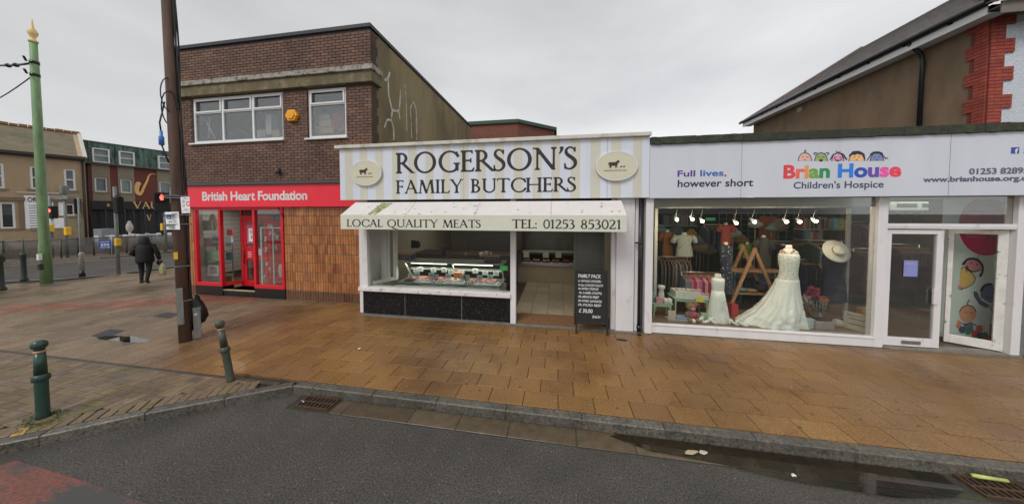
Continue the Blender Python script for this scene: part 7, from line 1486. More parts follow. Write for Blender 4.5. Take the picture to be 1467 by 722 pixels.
while x < -.3: b.box(x, x + .32, 3.25, 3.55, zr_ - .02, zr_ + .12 + q.uniform(0, .05)); x += .34
lpart('ridge_tiles', b, mat('terracotta_ridge', (.30, .15, .06), .8, .4, 9), TN)
b = MB(); b.box(x0 - 12, -.0, -.42, -.28, EV - .22, EV - .04); b.box(x0 - 12, -.02, -.28, -.001, EV - .3, EV - .2); lpart('gutter', b, mat('dark_gutter', (.04, .03, .025), .6), TN)
b = MB(); b.tube([(-.12, -.1, .2), (-.12, -.1, EV - .3)], .06, 8); lpart('downpipe', b, MATS['dark_gutter'], TN)
r = wrect(PL, (34, 280, 75, 327)); b = MB(); b.box(r[0], r[1] + .5, -.05, -.002, r[2], r[3]); sb = lpart('wall_sign', b, mat('white_board', lin(205, 208, 210, .62), .5), TN)
b = MB(); s = (r[1] - r[0]) * .5; text_on(b, 'ORM', r[0] + .12, r[0] + .12 + s, r[3] - .45, r[3] - .1, -.055, off=.03)
part('lettering', b, mat('sign_navy', (.03, .04, .09), .5), sb, local=True); b = MB(); q = random.Random(2)
for i in range(11): z = r[3] - .7 - i * .17; b.box(r[0] + .15, r[0] + .15 + (r[1] - r[0]) * q.uniform(.5, .8), -.058, -.054, z, z + .045)
part('small_print', b, MATS['grey_ink'], sb, local=True)
b = MB(); r = wrect(PL, (24, 275, 90, 278)); b.box(r[0], r[1], -.25, -.15, r[2], r[3]); single_ = lpart('sign_light_bar', b, M_WHITE, TN)
# --- bar with copper clad top floor
PV = Plane(128, 22.5, 868)
VB = thing('bar_building', 'three storey red brick bar with green copper mansard and gold saxophone', 'building', tuple(PV.o), rz=PV.rz)
xR = PV.uv(262, 250)[0] + .5; xL = -.6; zt = PV.uv(130, 203.5)[1]; zm = PV.uv(132, 234)[1]
w3 = [wrect(PV, (132, 213.5, 153, 233)), wrect(PV, (170, 218, 189, 237)), wrect(PV, (226, 225, 244, 243))]
w2 = [wrect(PV, (135, 254, 155, 275.5)), wrect(PV, (172, 257, 190, 277)), wrect(PV, (228, 260, 246, 279))]
zs1 = PV.uv(137, 288)[1]; zs0 = PV.uv(137, 300)[1]
b = MB(); wall_holes(b, xL, xR, zs1, zm, 0, .3, w2); b.box(xL, w2[0][0] - .25, 0, .3, .12, zs1); b.box(xL, xR, 6, 6.3, .12, zm); lpart('wall', b, mat('red_bar_brick', (.17, .05, .04), .85, .3, 3, stretch=(.8, .8, 4), col2=(.11, .04, .035), c2sc=3, detail=9), VB)
wd3 = [(a, c, z0, z1) for a, c, z0, z1 in w2]
for r in wd3: b = MB(); e_ = .12; wall_holes(b, r[0] - e_, r[1] + e_, zs1 + .02, zm - .02, -.03, .0, [(r[0], r[1], r[2], r[3])]); lpart('rendered_panel', b, mat('grey_pebble_panel', lin(135, 126, 110), .9, .2, 14, .4, 30), VB)
for r in w2: farwin(PV, (r[0], r[1], r[2], r[3]), VB, sash=False)
b = MB(); wall_holes(b, xL - .3, xR, zm + .05, zt, -.12, .2, w3); mw = lpart('mansard', b, mat('verdigris_copper', lin(72, 98, 88, .62), .6, .3, 3, col2=lin(45, 55, 50), c2sc=2.2, c2lo=.45, c2hi=.6, stretch=(3, 3, .5), detail=10), VB)
b = MB(); x = xL - .3
while x < xR:
    if not any(r[0] - .05 < x < r[1] + .05 for r in w3): b.box(x, x + .04, -.16, -.119, zm + .05, zt)
    x += .32
lpart('standing_seams', b, MATS['verdigris_copper'], VB)
for r in w3: b = MB(); b.box(r[0] - .08, r[0], -.3, -.1, r[2], r[3]); b.box(r[1], r[1] + .08, -.3, -.1, r[2], r[3]); b.box(r[0] - .08, r[1] + .08, -.3, -.1, r[3], r[3] + .08); b.box(r[0] - .08, r[1] + .08, -.3, -.1, r[2] - .08, r[2]); b.box(r[0], r[1], -.25, -.2, (r[2] + r[3]) / 2 - .03, (r[2] + r[3]) / 2 + .03); w_ = lpart('window', b, M_UPVC, VB); b = MB(); b.box(r[0], r[1], -.2, -.19, r[2], r[3]); part('pane', b, M_GLASSU, w_, local=True); b = MB(); b.box(r[0], r[1], -.05, -.03, r[2], r[3]); part('blind', b, MATS['pale_blind'], w_, local=True)
b = MB(); b.box(xL - .35, xR, -.35, .3, zm - .04, zm + .05); b.box(xL - .3, xR, -.18, 6, zt, zt + .08); lpart('roof_edge', b, mat('lead_grey_edge', (.09, .10, .10), .6), VB)
b = MB(); b.box(w2[0][0] - .24, xR, -.12, .05, zs0, zs1); fs = lpart('sign_board', b, mat('black_sign', (.012, .012, .013), .4), VB)
M_GOLD = mat('gold_lettering', lin(190, 150, 90, .62), .4, .1, 5)
b = MB(); r = wrect(PV, (189, 289, 231, 299)); serif_line('VAULT', r[0], PV.uv(243, 295)[0], r[2], r[3] - r[2], -.13, b, .06); r2 = wrect(PV, (152, 292, 176, 296)); serif_line('B A R', r2[0], r2[1], r2[2], r2[3] - r2[2], -.13, b, .1); part('lettering', b, M_GOLD, fs, local=True)
# saxophone
sx2 = lambda l: [PV.uv(x, y) for x, y in l]
sw = PV.uv(205, 270)[0] - PV.uv(204, 270)[0]
prs = [sSeg(smoothpts(sx2([(223, 250), (217, 249.5), (213, 252), (210, 260), (206, 268), (203, 275), (200, 278.5), (197, 277), (195.5, 272), (196.5, 266), (198, 263)]), 4), list(np.linspace(.05, .30, 41)))]
b = MB(); art(prs, lambda u, v: (u, -.06, v), b, (*PV.uv(190, 285), *PV.uv(228, 245)), .06); t_ = len(b.v)
sxo = lpart('saxophone', b, M_GOLD, VB); sol = sxo.modifiers.new('depth', 'SOLIDIFY'); sol.thickness = .05
b = MB(); b.box(w2[0][0] - .24, xR, .5, .55, .12, zs0); b.box(w2[0][0] - .2, xR, -.05, .0, .12, .5); lpart('shopfront', b, mat('dark_shopfront', (.02, .022, .024), .35), VB)
b = MB()
for px in (150, 178, 190, 206, 232): x = PV.uv(px, 310)[0]; b.box(x, x + .08, -.05, .05, .5, zs0)
lpart('shopfront_posts', b, mat('slate_frame', (.035, .045, .055), .5), VB)
b = MB(); r = wrect(PV, (209, 308, 217, 316)); serif_line('V', r[0], r[1], r[2], r[3] - r[2], -.08, b, .08); lpart('door_letter', b, M_GOLD, VB)
b = MB(); b.tube([(w2[0][0] - .3, -.06, .12), (w2[0][0] - .3, -.06, zm)], .05, 6); lpart('downpipe', b, MATS['dark_gutter'], VB)
# --- seating in front of the bar
M_WT = mat('white_metal', lin(190, 192, 195), .5)
for k, (px, lb) in enumerate(((164, 'white outdoor table nearest the tan building'), (186, 'white outdoor table left of the bar door'), (203, 'white outdoor table right below the bar door'), (220, 'white outdoor table at the right end of the bar seating'))):
    c = atZ(px, 340, 19.5 + k * .4); t = thing('outdoor_table', lb, 'table', (c.x, c.y, .12)); b = MB(); b.lathe([(.38, .80), (.38, .83), (.001, .83)], (c.x, c.y, .12), 16); part('table_top', b, M_WT, t); b = MB(); b.tube([(c.x, c.y, .12), (c.x, c.y, .93)], .04, 8); b.lathe([(.22, 0), (.04, .05)], (c.x, c.y, .12), 12); part('pedestal', b, M_WT, t)
    for s in (-1, 1):
        x, y = c.x + .1, c.y + s * .62; t = thing('outdoor_chair', 'white chair %s of the %s' % ('in front' if s < 0 else 'behind', lb.replace('white outdoor ', '')), 'chair', (x, y, .12)); b = MB(); b.box(x - .2, x + .2, y - .2, y + .2, .57, .6); part('seat', b, M_WT, t); b = MB(); b.box(x - .2, x + .2, y + s * .2 - .015, y + s * .2 + .015, .62, 1.02); part('backrest', b, M_WT, t)
        for ax in (-.18, .18):
            for ay in (-.18, .18): b = MB(); b.box(x + ax - .015, x + ax + .015, y + ay - .015, y + ay + .015, .12, .57); part('leg', b, M_WT, t)
for k, px in enumerate((192, 205, 216, 228, 233)):
    c = atZ(px, 350, 18.2); b = MB(); q = random.Random(k); w_ = .42; b.box(c.x - w_, c.x + w_, c.y - .25, c.y + .25, .12, .50)
    b.cs = False; t = thing('wooden_planter', 'weathered timber planter trough, %s from the left before the bar' % nth[k], 'planter', (c.x, c.y, .12), 'timber planters before the bar')
    part('trough', b, mat('grey_timber', lin(140, 120, 95), .8, .3, 8, stretch=(1, 1, 9)), t)
    for s in (-1, 1): b = MB(); b.box(c.x + s * (w_ + .03) - .03, c.x + s * (w_ + .03) + .03, c.y - .27, c.y + .27, .12, .95); part('post', b, MATS['grey_timber'], t)
    b = MB(); b.box(c.x - w_, c.x + w_, c.y - .03, c.y + .03, .78, .86); part('rail', b, MATS['grey_timber'], t)
c = atZ(186, 335, 20); b = MB(); b.ball((c.x, c.y, 1.5), .17, .17, .36); b.ball((c.x, c.y, 1.85), .09, .09, .12); b.tube([(c.x, c.y, .12), (c.x, c.y, 1.2)], .06, 8); single('patio_heater', b, mat('cream_cover', lin(165, 160, 150), .8), 'cream covered upright heater beside the bar tables', 'patio heater')
c = atZ(150, 342, 20); boxthing('storage_cabinet', c.x - .4, c.x + .4, c.y - .3, c.y + .3, .12, 1.4, mat('grey_cabinet', lin(125, 128, 130), .6), 'pale grey cabinet at the left corner of the bar front', 'cabinet')
# ================================================================== GUARD RAILS
M_RAIL = mat('dull_galvanised', lin(112, 112, 108), .6, .2, 6, metal=.2)
def guard(p0, p1, label, h=1.05, n=16):
    t = thing('guard_rail', label, 'guard rail', (p0.x, p0.y, .12), 'guard rails along the far kerb'); d = p1 - p0
    for k in (0, 1): p = p0 + d * k; b = MB(); b.tube([(p.x, p.y, .1), (p.x, p.y, .12 + h)], .035, 8); part('post', b, M_RAIL, t)
    for z in (.22, h + .08): b = MB(); b.tube([(p0.x, p0.y, z), (p1.x, p1.y, z)], .025, 6); part('rail', b, M_RAIL, t)
    me = None
    for i in range(1, n):
        p = p0 + d * (i / n)
        if me is None: b = MB(); b.tube([(0, 0, .22), (0, 0, h + .08)], .012, 5); me = b.mesh('bar', M_RAIL)
        o = link('bar', me, t); o.location = Vector((p.x, p.y, 0)) - Vector((p0.x, p0.y, .12))
gpts = [gp(-60, 384), gp(-25, 378), gp(6, 374.5), gp(34, 373), gp(62, 371), gp(88, 369.5), gp(112, 367.5), gp(135, 366), gp(158, 364.5)]
for i in range(len(gpts) - 1): guard(gpts[i], gpts[i + 1], 'grey guard rail panel before the tan building, %s from the left' % nth[i])
g2 = [gp(162, 364.5), gp(182, 363), gp(200, 362), gp(218, 361), gp(236, 360.5), gp(252, 360)]
for i in range(len(g2) - 1): guard(g2[i], g2[i + 1], 'grey guard rail panel before the bar seating, %s from the left' % nth[i])
# ================================================================== SIGNALS AND POSTS
M_POLE = mat('grey_pole', lin(118, 122, 118), .55, .15, 4, col2=lin(90, 98, 80), c2sc=3); M_YEL = mat('yellow_box_paint', lin(215, 155, 40, .62), .5)
M_SIG = mat('signal_black', (.012, .012, .012), .6); M_RLED = mat('red_signal_light', (.8, .02, .02), .5, 0, emit=(1, .07, .05), es=5)
def hgt(base, py):   # height of photo row py above the ground point
    Zb = (base - Vector((0, 0, CAMZ))).dot(_f)
    return CAMZ + (305 - py) * Zb / FPX
def polething(name, label, cat, base, top, r=.055): t = thing(name, label, cat, (base.x, base.y, .12)); b = MB(); b.tube([(base.x, base.y, .1), (base.x, base.y, top)], r, 12); part('pole', b, M_POLE, t); return t
c = gp(97, 368.5); t = polething('signal_pole', 'tall grey pole with camera arm and yellow push button before the tan building', 'traffic signal', c, hgt(c, 272), .05); z = hgt(c, 285); b = MB(); b.box(c.x - .9, c.x + .5, c.y - .12, c.y + .12, z - .06, z + .14); b.box(c.x - .12, c.x + .12, c.y - .12, c.y + .12, hgt(c, 273) - .2, hgt(c, 273) + .25); part('camera_head', b, M_POLE, t, .03)
z = hgt(c, 331); b = MB(); b.box(c.x + .08, c.x + .26, c.y - .12, c.y + .06, z - .22, z + .22); part('push_button_box', b, M_YEL, t, .02)
c = gp(76, 369); t = polething('signal_pole', 'traffic signal pole with small red light just right of the green tram pole', 'traffic signal', c, hgt(c, 283), .05); z = hgt(c, 302); b = MB(); b.box(c.x + .06, c.x + .30, c.y - .12, c.y + .12, z - .42, z + .25); part('signal_head', b, M_SIG, t, .03); b = MB(); b.ball((c.x + .22, c.y - .15, z), .10, .06, .10); part('red_lamp', b, M_RLED, t)
b = MB(); b.tube([(c.x, c.y, hgt(c, 330)), (c.x, c.y, hgt(c, 310))], .09, 10); part('white_collar', b, M_WHITE, t); z = hgt(c, 327); b = MB(); b.box(c.x - .02, c.x + .15, c.y - .16, c.y + .04, z - .19, z + .19); part('push_button_box', b, M_YEL, t, .02)
c = gp(118, 396.5); t = polething('signal_pole', 'grey post with pale sleeve and black foot nearest the near kerb', 'traffic signal', c, hgt(c, 283), .03)
b = MB(); b.lathe([(.075, .12), (.07, .35)], (c.x, c.y, 0), 14); part('foot', b, M_BLACK, t); b = MB(); b.lathe([(.068, .351), (.06, hgt(c, 366)), (.07, hgt(c, 364)), (.035, hgt(c, 361))], (c.x, c.y, 0), 14); part('sleeve', b, mat('pale_sleeve', lin(150, 146, 138), .6), t)
z = hgt(c, 296); b = MB(); b.box(c.x - .10, c.x - .03, c.y - .08, c.y + .08, z - .28, z + .3); part('signal_back', b, M_SIG, t, .02)
c = gp(170, 393); t = polething('signal_pole', 'thick grey green pole with black signal back and yellow push button', 'traffic signal', c, hgt(c, 268), .05)
z = hgt(c, 294); b = MB(); b.box(c.x + .07, c.x + .27, c.y - .10, c.y + .10, z - .32, z + .32); part('signal_head', b, M_SIG, t, .03); b = MB(); b.tube([(c.x, c.y, z + .35), (c.x + .2, c.y, z + .42), (c.x + .3, c.y, z + .3)], .02, 6); part('bracket', b, M_SIG, t)
z = hgt(c, 346.5); b = MB(); b.box(c.x + .04, c.x + .16, c.y - .10, c.y + .04, z - .14, z + .14); part('push_button_box', b, M_YEL, t, .02)
c = gp(238, 361); t = polething('signal_pole', 'pedestrian signal showing a red standing figure on a grey pole', 'traffic signal', c, hgt(c, 292), .055)
a = atZ(232, 290, 15.6); z = a.z; MM = Matrix.Translation((a.x, a.y, z)) @ Matrix.Rotation(YAW + R(52), 4, 'Z')
b = MB(); b.box(-.28, .28, -.15, .15, -.56, .56, MM); part('signal_head', b, M_SIG, t, .03); b = MB(); b.lathe([(.22, 0), (.22, -.12)], (0, 0, 0), 16, M=MM @ Matrix.Translation((0, -.15, .26)) @ Matrix.Rotation(R(-90), 4, 'X')); b.f = [f for f in b.f if len(f) < 10]; b.m = b.m[:len(b.f)]; b.smooth = b.smooth[:len(b.f)]; b.t = b.t[:len(b.f)]; part('visor', b, M_SIG, t)
b = MB(); b.box(-.05, .05, -.17, -.155, .12, .34, MM); b.box(-.035, .035, -.17, -.155, .36, .43, MM); b.box(-.075, .075, -.169, -.156, .22, .33, MM); part('red_figure', b, M_RLED, t)
b = MB(); b.tube([(a.x, a.y, z - .56), (a.x + (c.x - a.x) * .5, a.y + (c.y - a.y) * .5, z - .8), (c.x, c.y, hgt(c, 300))], .04, 8); part('bracket', b, M_POLE, t); zz = hgt(c, 325); b = MB(); b.box(c.x - .22, c.x - .05, c.y - .1, c.y + .1, zz - .22, zz + .22); part('push_button_box', b, M_YEL, t, .02)
# blue sign on the guard rail
r = (gp(144, 366), gp(161, 365)); c0, c1 = r; d = (c1 - c0); t = thing('blue_sign', 'blue rectangular notice with white writing hung on the guard rail', 'sign', (c0.x, c0.y, .3)); off_ = Vector((.15, -.1, 0)); z0, z1 = hgt(c0, 357), hgt(c0, 343.5)
def fb(u, v, k=0): p = c0 + d * u + off_ + Vector((.03, -.02, 0)) * k; return (p.x, p.y, z0 + (z1 - z0) * v)
b = MB(); b.face([fb(0, 0), fb(1, 0), fb(1, 1), fb(0, 1)]); b.face([fb(0, 0, -1), fb(0, 1, -1), fb(1, 1, -1), fb(1, 0, -1)]); part('plate', b, mat('sign_blue', lin(40, 90, 165), .5), t)
b = MB(); text_on(b, 'WALKWAY', .1, .9, .68, .86, fn=lambda u, v: fb(u, v, .4), off=.02); text_on(b, 'CROSS HERE', .08, .92, .12, .28, fn=lambda u, v: fb(u, v, .4), off=.02)
[b.face([fb(a_, .36, .4), fb(a_ + .2, .36, .4), fb(a_ + .2, .58, .4), fb(a_, .58, .4)]) for a_ in (.15, .4, .65)]; part('lettering', b, M_WHITE, t)
# green tram pole
M_GRN = mat('mossy_green_paint', lin(98, 128, 88, .62), .55, .15, 3, col2=lin(70, 84, 52, .62), c2sc=1.4, c2lo=.45, c2hi=.7, stretch=(2, 2, .35), detail=9)
c = gp(67, 406); H_ = hgt(c, 52); t = thing('tram_pole', 'tall weathered green tramway pole with cream finial', 'pole', (c.x, c.y, .12)); lean = Vector((.0, 0, 0)); lx = .0
b = MB(); b.tube([(c.x, c.y, .1), (c.x, c.y, hgt(c, 350)), (c.x, c.y, hgt(c, 348)), (c.x, c.y, H_ - 1.0), (c.x, c.y, H_ - .98), (c.x, c.y, H_ - .35)], [.125, .122, .108, .088, .078, .078], 20); part('shaft', b, M_GRN, t)
M_CRM = mat('cream_finial_paint', lin(185, 160, 105, .62), .5, .2, 9)
zf = H_ - .4; b = MB(); b.lathe([(.09, zf), (.10, zf + .06), (.065, zf + .10), (.05, zf + .16), (.095, zf + .26), (.105, zf + .34), (.07, zf + .42), (.03, zf + .5), (.012, zf + .75), (.001, zf + .8)], (c.x, c.y, 0), 16); part('finial', b, M_CRM, t)
for py in (96, 113): z = hgt(c, py); b = MB(); b.lathe([(.10, z - .05), (.10, z + .05)], (c.x, c.y, 0), 16); b.tube([(c.x, c.y - .15, z), (c.x + .3, c.y - .3, z + .02)], .03, 6); part('clamp', b, M_BLACK, t)
for py, m in ((367, 'M_WHITE'), (381, 'M_COV')): z = hgt(c, py); b = MB(); b.box(c.x + .02, c.x + .12, c.y - .17, c.y - .10, z - .10, z + .10); part('small_plate', b, M_UPVC if m == 'M_WHITE' else M_COV, t)
for py, px0, py0, rr, lb in ((96, -40, 88, .035, 'thick insulated span wire running left from the green pole'), (113, -40, 158, .016, 'thin stay wire running down left from the green pole')):
    z = hgt(c, py); p1 = atZ(px0, py0, 10.5); b = MB(); P = [Vector((c.x - .1, c.y, z)).lerp(p1, i / 8) - Vector((0, 0, .12 * math.sin(math.pi * i / 8))) for i in range(9)]; b.tube(P, rr, 6)
    if rr > .02:
        for k in (2, 3): b.ball(P[k], .07, .07, .07)
    single('overhead_wire', b, M_BLACK, lb, 'wire')
# small far bollards
def farbollard(c, h, r, label):
    r *= .62
    t = thing('cast_bollard', label, 'bollard', (c.x, c.y, .12)); b = MB(); b.lathe([(r * 1.35, 0), (r * 1.3, .06), (r, .12), (r * .85, h * .75), (r * 1.1, h * .78), (r * .9, h * .84), (r * 1.3, h * .88), (r * 1.3, h * .96), (r * .9, h)], (c.x, c.y, .12), 16); part('shaft', b, mat('dark_green_iron', (.03, .045, .035), .5, .2, 9), t); b = MB(); b.lathe([(r * .9, h), (r * .6, h + .02), (.001, h + .03)], (c.x, c.y, .12), 16); part('cap', b, MATS['dark_green_iron'], t)
farbollard(gp(35, 402), 1.0, .10, 'dark bollard standing left of the green tram pole'); farbollard(gp(0, 416), 1.15, .14, 'dark bollard at the extreme left edge of the view')
# ================================================================== FOREGROUND BOLLARDS
M_BOL = mat('green_bollard_paint', (.020, .055, .042), .28, .25, 6, .15, 40, rvar=.1, col2=(.05, .07, .055), c2sc=5, c2lo=.55, c2hi=.75); M_BND = mat('worn_gold_band', (.42, .24, .11), .5, .2, 20)
def bollard(c, h, label, tilt=0, m=M_BOL, s=1.0):
    t = thing('bollard', label, 'bollard', (0, 0, 0)); r = .047 * s
    b = MB(); b.lathe([(r * 1.12, 0), (r * 1.1, .02), (r * 1.02, .04), (r, h * .46), (r * 1.0, h * .47)], (0, 0, 0), 28); part('base', b, m, t)
    b = MB(); b.lathe([(r * 1.0, h * .47), (r * 1.30, h * .485), (r * 1.36, h * .51), (r * 1.33, h * .54), (r * .98, h * .565)], (0, 0, 0), 28); part('collar', b, m, t)
    b = MB(); b.lathe([(r * .98, h * .565), (r * .84, h * .84)], (0, 0, 0), 28); part('shaft', b, m, t)
    b = MB(); b.lathe([(r * .86, h * .84), (r * .95, h * .848), (r * .95, h * .862), (r * .80, h * .87)], (0, 0, 0), 28); part('gold_band', b, M_BND, t)
    b = MB(); b.lathe([(r * .80, h * .87), (r * .8, h * .89), (r * 1.12, h * .905), (r * 1.25, h * .93), (r * 1.2, h * .96), (r * .95, h * .985), (r * .4, h), (.001, h * 1.002)], (0, 0, 0), 28); part('knob', b, m, t)
    t.location = (c.x, c.y, .118); t.rotation_euler = (0, -tilt, .3); return t
bollard(gp(62, 597), .93, 'upright dark green bollard with gold band beside the left kerb')
b2 = gp(331, 545); bollard(b2, .90, 'leaning mossy green bollard where the kerb turns', R(8), mat('mossy_bollard_paint', (.055, .068, .045), .4, .3, 7, .3, 60, rvar=.1, col2=(.10, .09, .06), c2sc=9, c2lo=.5, c2hi=.7), .9)
q = random.Random(4); c = gp(62, 600); b = MB()
for i in range(420):
    a = q.uniform(0, 6.3); r_ = .075 + abs(q.gauss(0, .05)); x, y = c.x + r_ * math.cos(a) * 1.4, c.y + r_ * math.sin(a); s_ = q.uniform(.004, .010); b.face([(x - s_, y, .122), (x + s_, y + s_ * q.uniform(-1, 1), .122), (x + q.uniform(-s_, s_), y, .125 + s_ * 1.8)])
struct('moss', b, mat('moss_green', (.07, .12, .02), .9, .3, 30), kind='stuff')
# yellow road mark on the kerb
b = MB(); P = [gp(x, y, .1225) for x, y in ((13, 626), (33, 622), (42, 611), (26, 614))]; Q = [gp(x, y, .1225) for x, y in ((18, 622), (31, 619.5), (35, 614.5), (25, 616))]
for i in range(4): j = (i + 1) % 4; b.face([P[i], P[j], Q[j], Q[i]])
single('yellow_kerb_mark', b, mat('worn_yellow_paint', (.5, .30, .05), .6, .3, 20, col2=(.14, .11, .06), c2sc=18, c2lo=.5, c2hi=.62), 'worn yellow box mark painted on the kerb and blocks at far left', 'kerb mark')
# ================================================================== BROWN POLE WITH ITS FITTINGS
c = gp(266, 488.5); M_POL = mat('brown_pole_wood', lin(72, 52, 42, .62), .75, .25, 5, .5, 40, stretch=(4, 4, .25), detail=10, col2=lin(50, 38, 32), c2sc=2)
PO = thing('telegraph_pole', 'tall dark brown timber pole carrying cables and parking signs', 'pole', (c.x, c.y, .12)); tp_ = atZ(238, -6, 5.15); tv = Vector((tp_.x, tp_.y, tp_.z)) - Vector((c.x, c.y, .1)); tv = tv / tv.z
def ppt(z, dx=0, dy=0): p = Vector((c.x, c.y, .1)) + tv * (z - .1); return Vector((p.x + dx, p.y + dy, z))
b = MB(); b.tube([ppt(.1), ppt(3), ppt(9.5)], [.088, .080, .056], 16); part('shaft', b, M_POL, PO)
e1 = Vector((.93, -.35, 0)).normalized()  # across the view, roughly
ex_ = Vector((_r.x, _r.y, 0)); ev = -Vector((c.x, c.y, 0)).normalized(); er = Vector((-ev.y, ev.x, 0))   # ev: towards the viewer, er: to the right of the view
def pq(z, s, f): p = ppt(z); return p + er * s + ev * f
def pbox(name, z0, z1, s0, s1, f0, f1, m, parent=PO, **k):
    b = MB(); a = [pq(z0, s, f) for s, f in ((s0, f0), (s1, f0), (s1, f1), (s0, f1))]; d_ = [pq(z1, s, f) for s, f in ((s0, f0), (s1, f0), (s1, f1), (s0, f1))]; b.v = [tuple(v) for v in a + d_]
    for fz in ((3, 2, 1, 0), (4, 5, 6, 7), (0, 1, 5, 4), (1, 2, 6, 5), (2, 3, 7, 6), (3, 0, 4, 7)): b._f(list(fz))
    return part(name, b, m, parent, **k)
hz = lambda py: hgt(c, py)
M_ZINC = mat('weathered_zinc', lin(128, 128, 124), .6, .3, 8, metal=.3, stretch=(6, 6, .6), detail=10)
pbox('cable_guard', hz(462), hz(411), -.08, .0, .075, .11, M_ZINC, bev=.008)
pbox('metal_band', hz(381), hz(380), -.09, .10, -.09, .09, M_GALV); pbox('metal_band', hz(430), hz(429), -.092, .10, -.092, .092, M_GALV)
pbox('yellow_plate', hz(370), hz(360), -.085, -.035, .075, .085, M_YEL)
# cables down its right side
for k, (s, f) in enumerate(((.09, .02), (.105, -.02), (.088, .045))):
    b = MB(); b.tube([pq(z, s + .012 * math.sin(z * 2.1 + k * 2), f) for z in np.linspace(.3, 8.5, 30)], .013, 6); part('cable', b, M_BLACK, PO)
for k in range(2):
    zc = hz(140) - k * .25; b = MB(); b.tube([pq(zc + .32 * math.sin(a), -.02 + .11 * math.cos(a) * (1 if math.cos(a) < 0 else .8), .08 * math.sin(a * .5 + k)) for a in np.linspace(0, 6.28, 18)], .009, 5, False); part('cable_loop', b, M_BLACK, PO)
b = MB(); p = pq(hz(202), -.15, 0); b.lathe([(.035, -.12), (.035, .03), (.02, .05), (.02, .14)], p, 10); part('cable_cap', b, mat('blue_plastic', (.04, .18, .5), .4), PO); b = MB(); b.tube([p + Vector((0, 0, .1)), pq(hz(180), -.16, 0), pq(hz(150), -.09, 0)], .012, 6); b.tube([p + Vector((0, 0, -.12)), pq(hz(222), -.12, 0), pq(hz(235), -.08, .0)], .012, 6); part('cable', b, M_BLACK, PO)
# signs fixed to it
def psign(name, label, px, m, draw, cat='sign'):
    a, c1_, c2_, c3_ = [p for p in px]; zc = .0; t = thing(name, label, cat, pq(hz(px[0][1]), 0, .15))
    Zp = (ppt(2.5) - Vector((0, 0, CAMZ))).dot(_f) - .10; Q = [atZ(x, y, Zp) for x, y in px]
    f = lambda u, v, k=0: ((Q[0] * (1 - u) + Q[1] * u) * (1 - v) + (Q[3] * (1 - u) + Q[2] * u) * v) + ev * (.001 + k)
    b = MB(); b.v = [tuple(x) for x in (f(0, 0), f(1, 0), f(1, 1), f(0, 1), f(0, 0, -.006), f(1, 0, -.006), f(1, 1, -.006), f(0, 1, -.006))]
    for fz in ((0, 1, 2, 3), (7, 6, 5, 4), (0, 4, 5, 1), (1, 5, 6, 2), (2, 6, 7, 3), (3, 7, 4, 0)): b._f(list(fz))
    part('plate', b, m, t, bev=.002); draw(t, f); return t
M_SW = mat('sign_white', lin(205, 207, 210, .66), .4)
def d1(t, f):
    b = MB(); art([sBox(.07, .60, .40, .88)], lambda u, v: f(u, v, .003), b, (0, .5, .5, 1), .03); part('blue_symbol_panel', b, mat('symbol_blue', lin(25, 105, 200), .4), t)
    b = MB(); art([sEll(.2, .83, .03, .03), sSeg([(.2, .8), (.2, .71), (.29, .71), (.33, .64)], .035), sSub(sSub(sEll(.21, .69, .075, .065), sEll(.21, .69, .05, .045)), sBox(.25, .7, .4, .8))], lambda u, v: f(u, v, .005), b, (.05, .58, .42, .9), .012); part('wheelchair_symbol', b, M_SW, t)
    b = MB()
    for s, x0, x1, z0, z1 in (('Disabled', .45, .90, .86, .94), ('badge hldrs', .42, .94, .75, .82), ('loading', .48, .90, .64, .72), ('only', .58, .80, .52, .59), ('Mon - Sat', .2, .8, .40, .48), ('8am - 6pm', .16, .88, .26, .34)): text_on(b, s, x0, x1, z0, z1, fn=lambda u, v: f(u, v, .003), off=.015)
    art([sBox(.36, .105, .5, .13), sPoly([(.5, .07), (.62, .118), (.5, .165)])], lambda u, v: f(u, v, .003), b, (.3, .04, .7, .2), .012); part('lettering', b, M_BLACK, t)
def d2(t, f):
    b = MB()
    for k, (x0, x1, z) in enumerate(((.28, .62, .93), (.12, .88, .86), (.1, .45, .77), (.1, .5, .72), (.1, .45, .67), (.1, .42, .6), (.1, .5, .5), (.1, .45, .45), (.1, .4, .38), (.1, .3, .1), (.42, .6, .1), (.7, .9, .1))): art([sBox(x0, z, x1, z + .018)], lambda u, v: f(u, v, .003), b, (0, z - .03, 1, z + .05), .014)
    part('small_print', b, M_BLACK, t)
    b = MB(); art([sSub(sEll(.8, .57, .24, .165), sEll(.8, .57, .17, .115)), sSeg([(.68, .64), (.93, .48)], .035), sBox(.2, .2, .85, .225), sBox(.25, .25, .8, .265)], lambda u, v: f(min(u, .995), v, .004), b, (0, .1, 1.05, .8), .02); part('red_roundel', b, mat('sign_red', lin(215, 45, 50), .4), t)
psign('parking_sign', 'white parking sign with blue wheelchair symbol and arrow on the left of the brown pole', ((238.5, 329), (258, 329), (256, 303.5), (236.5, 304)), M_SW, d1)
psign('parking_sign', 'smaller white loading notice with red roundel on the right of the brown pole', ((260.5, 306), (272.5, 305), (271.5, 282), (258.5, 282.5)), M_SW, d2)
for z in (hz(281), hz(284), hz(308), hz(321)): pbox('sign_band', z - .008, z + .008, -.18, .16, -.115, .115, M_GALV)
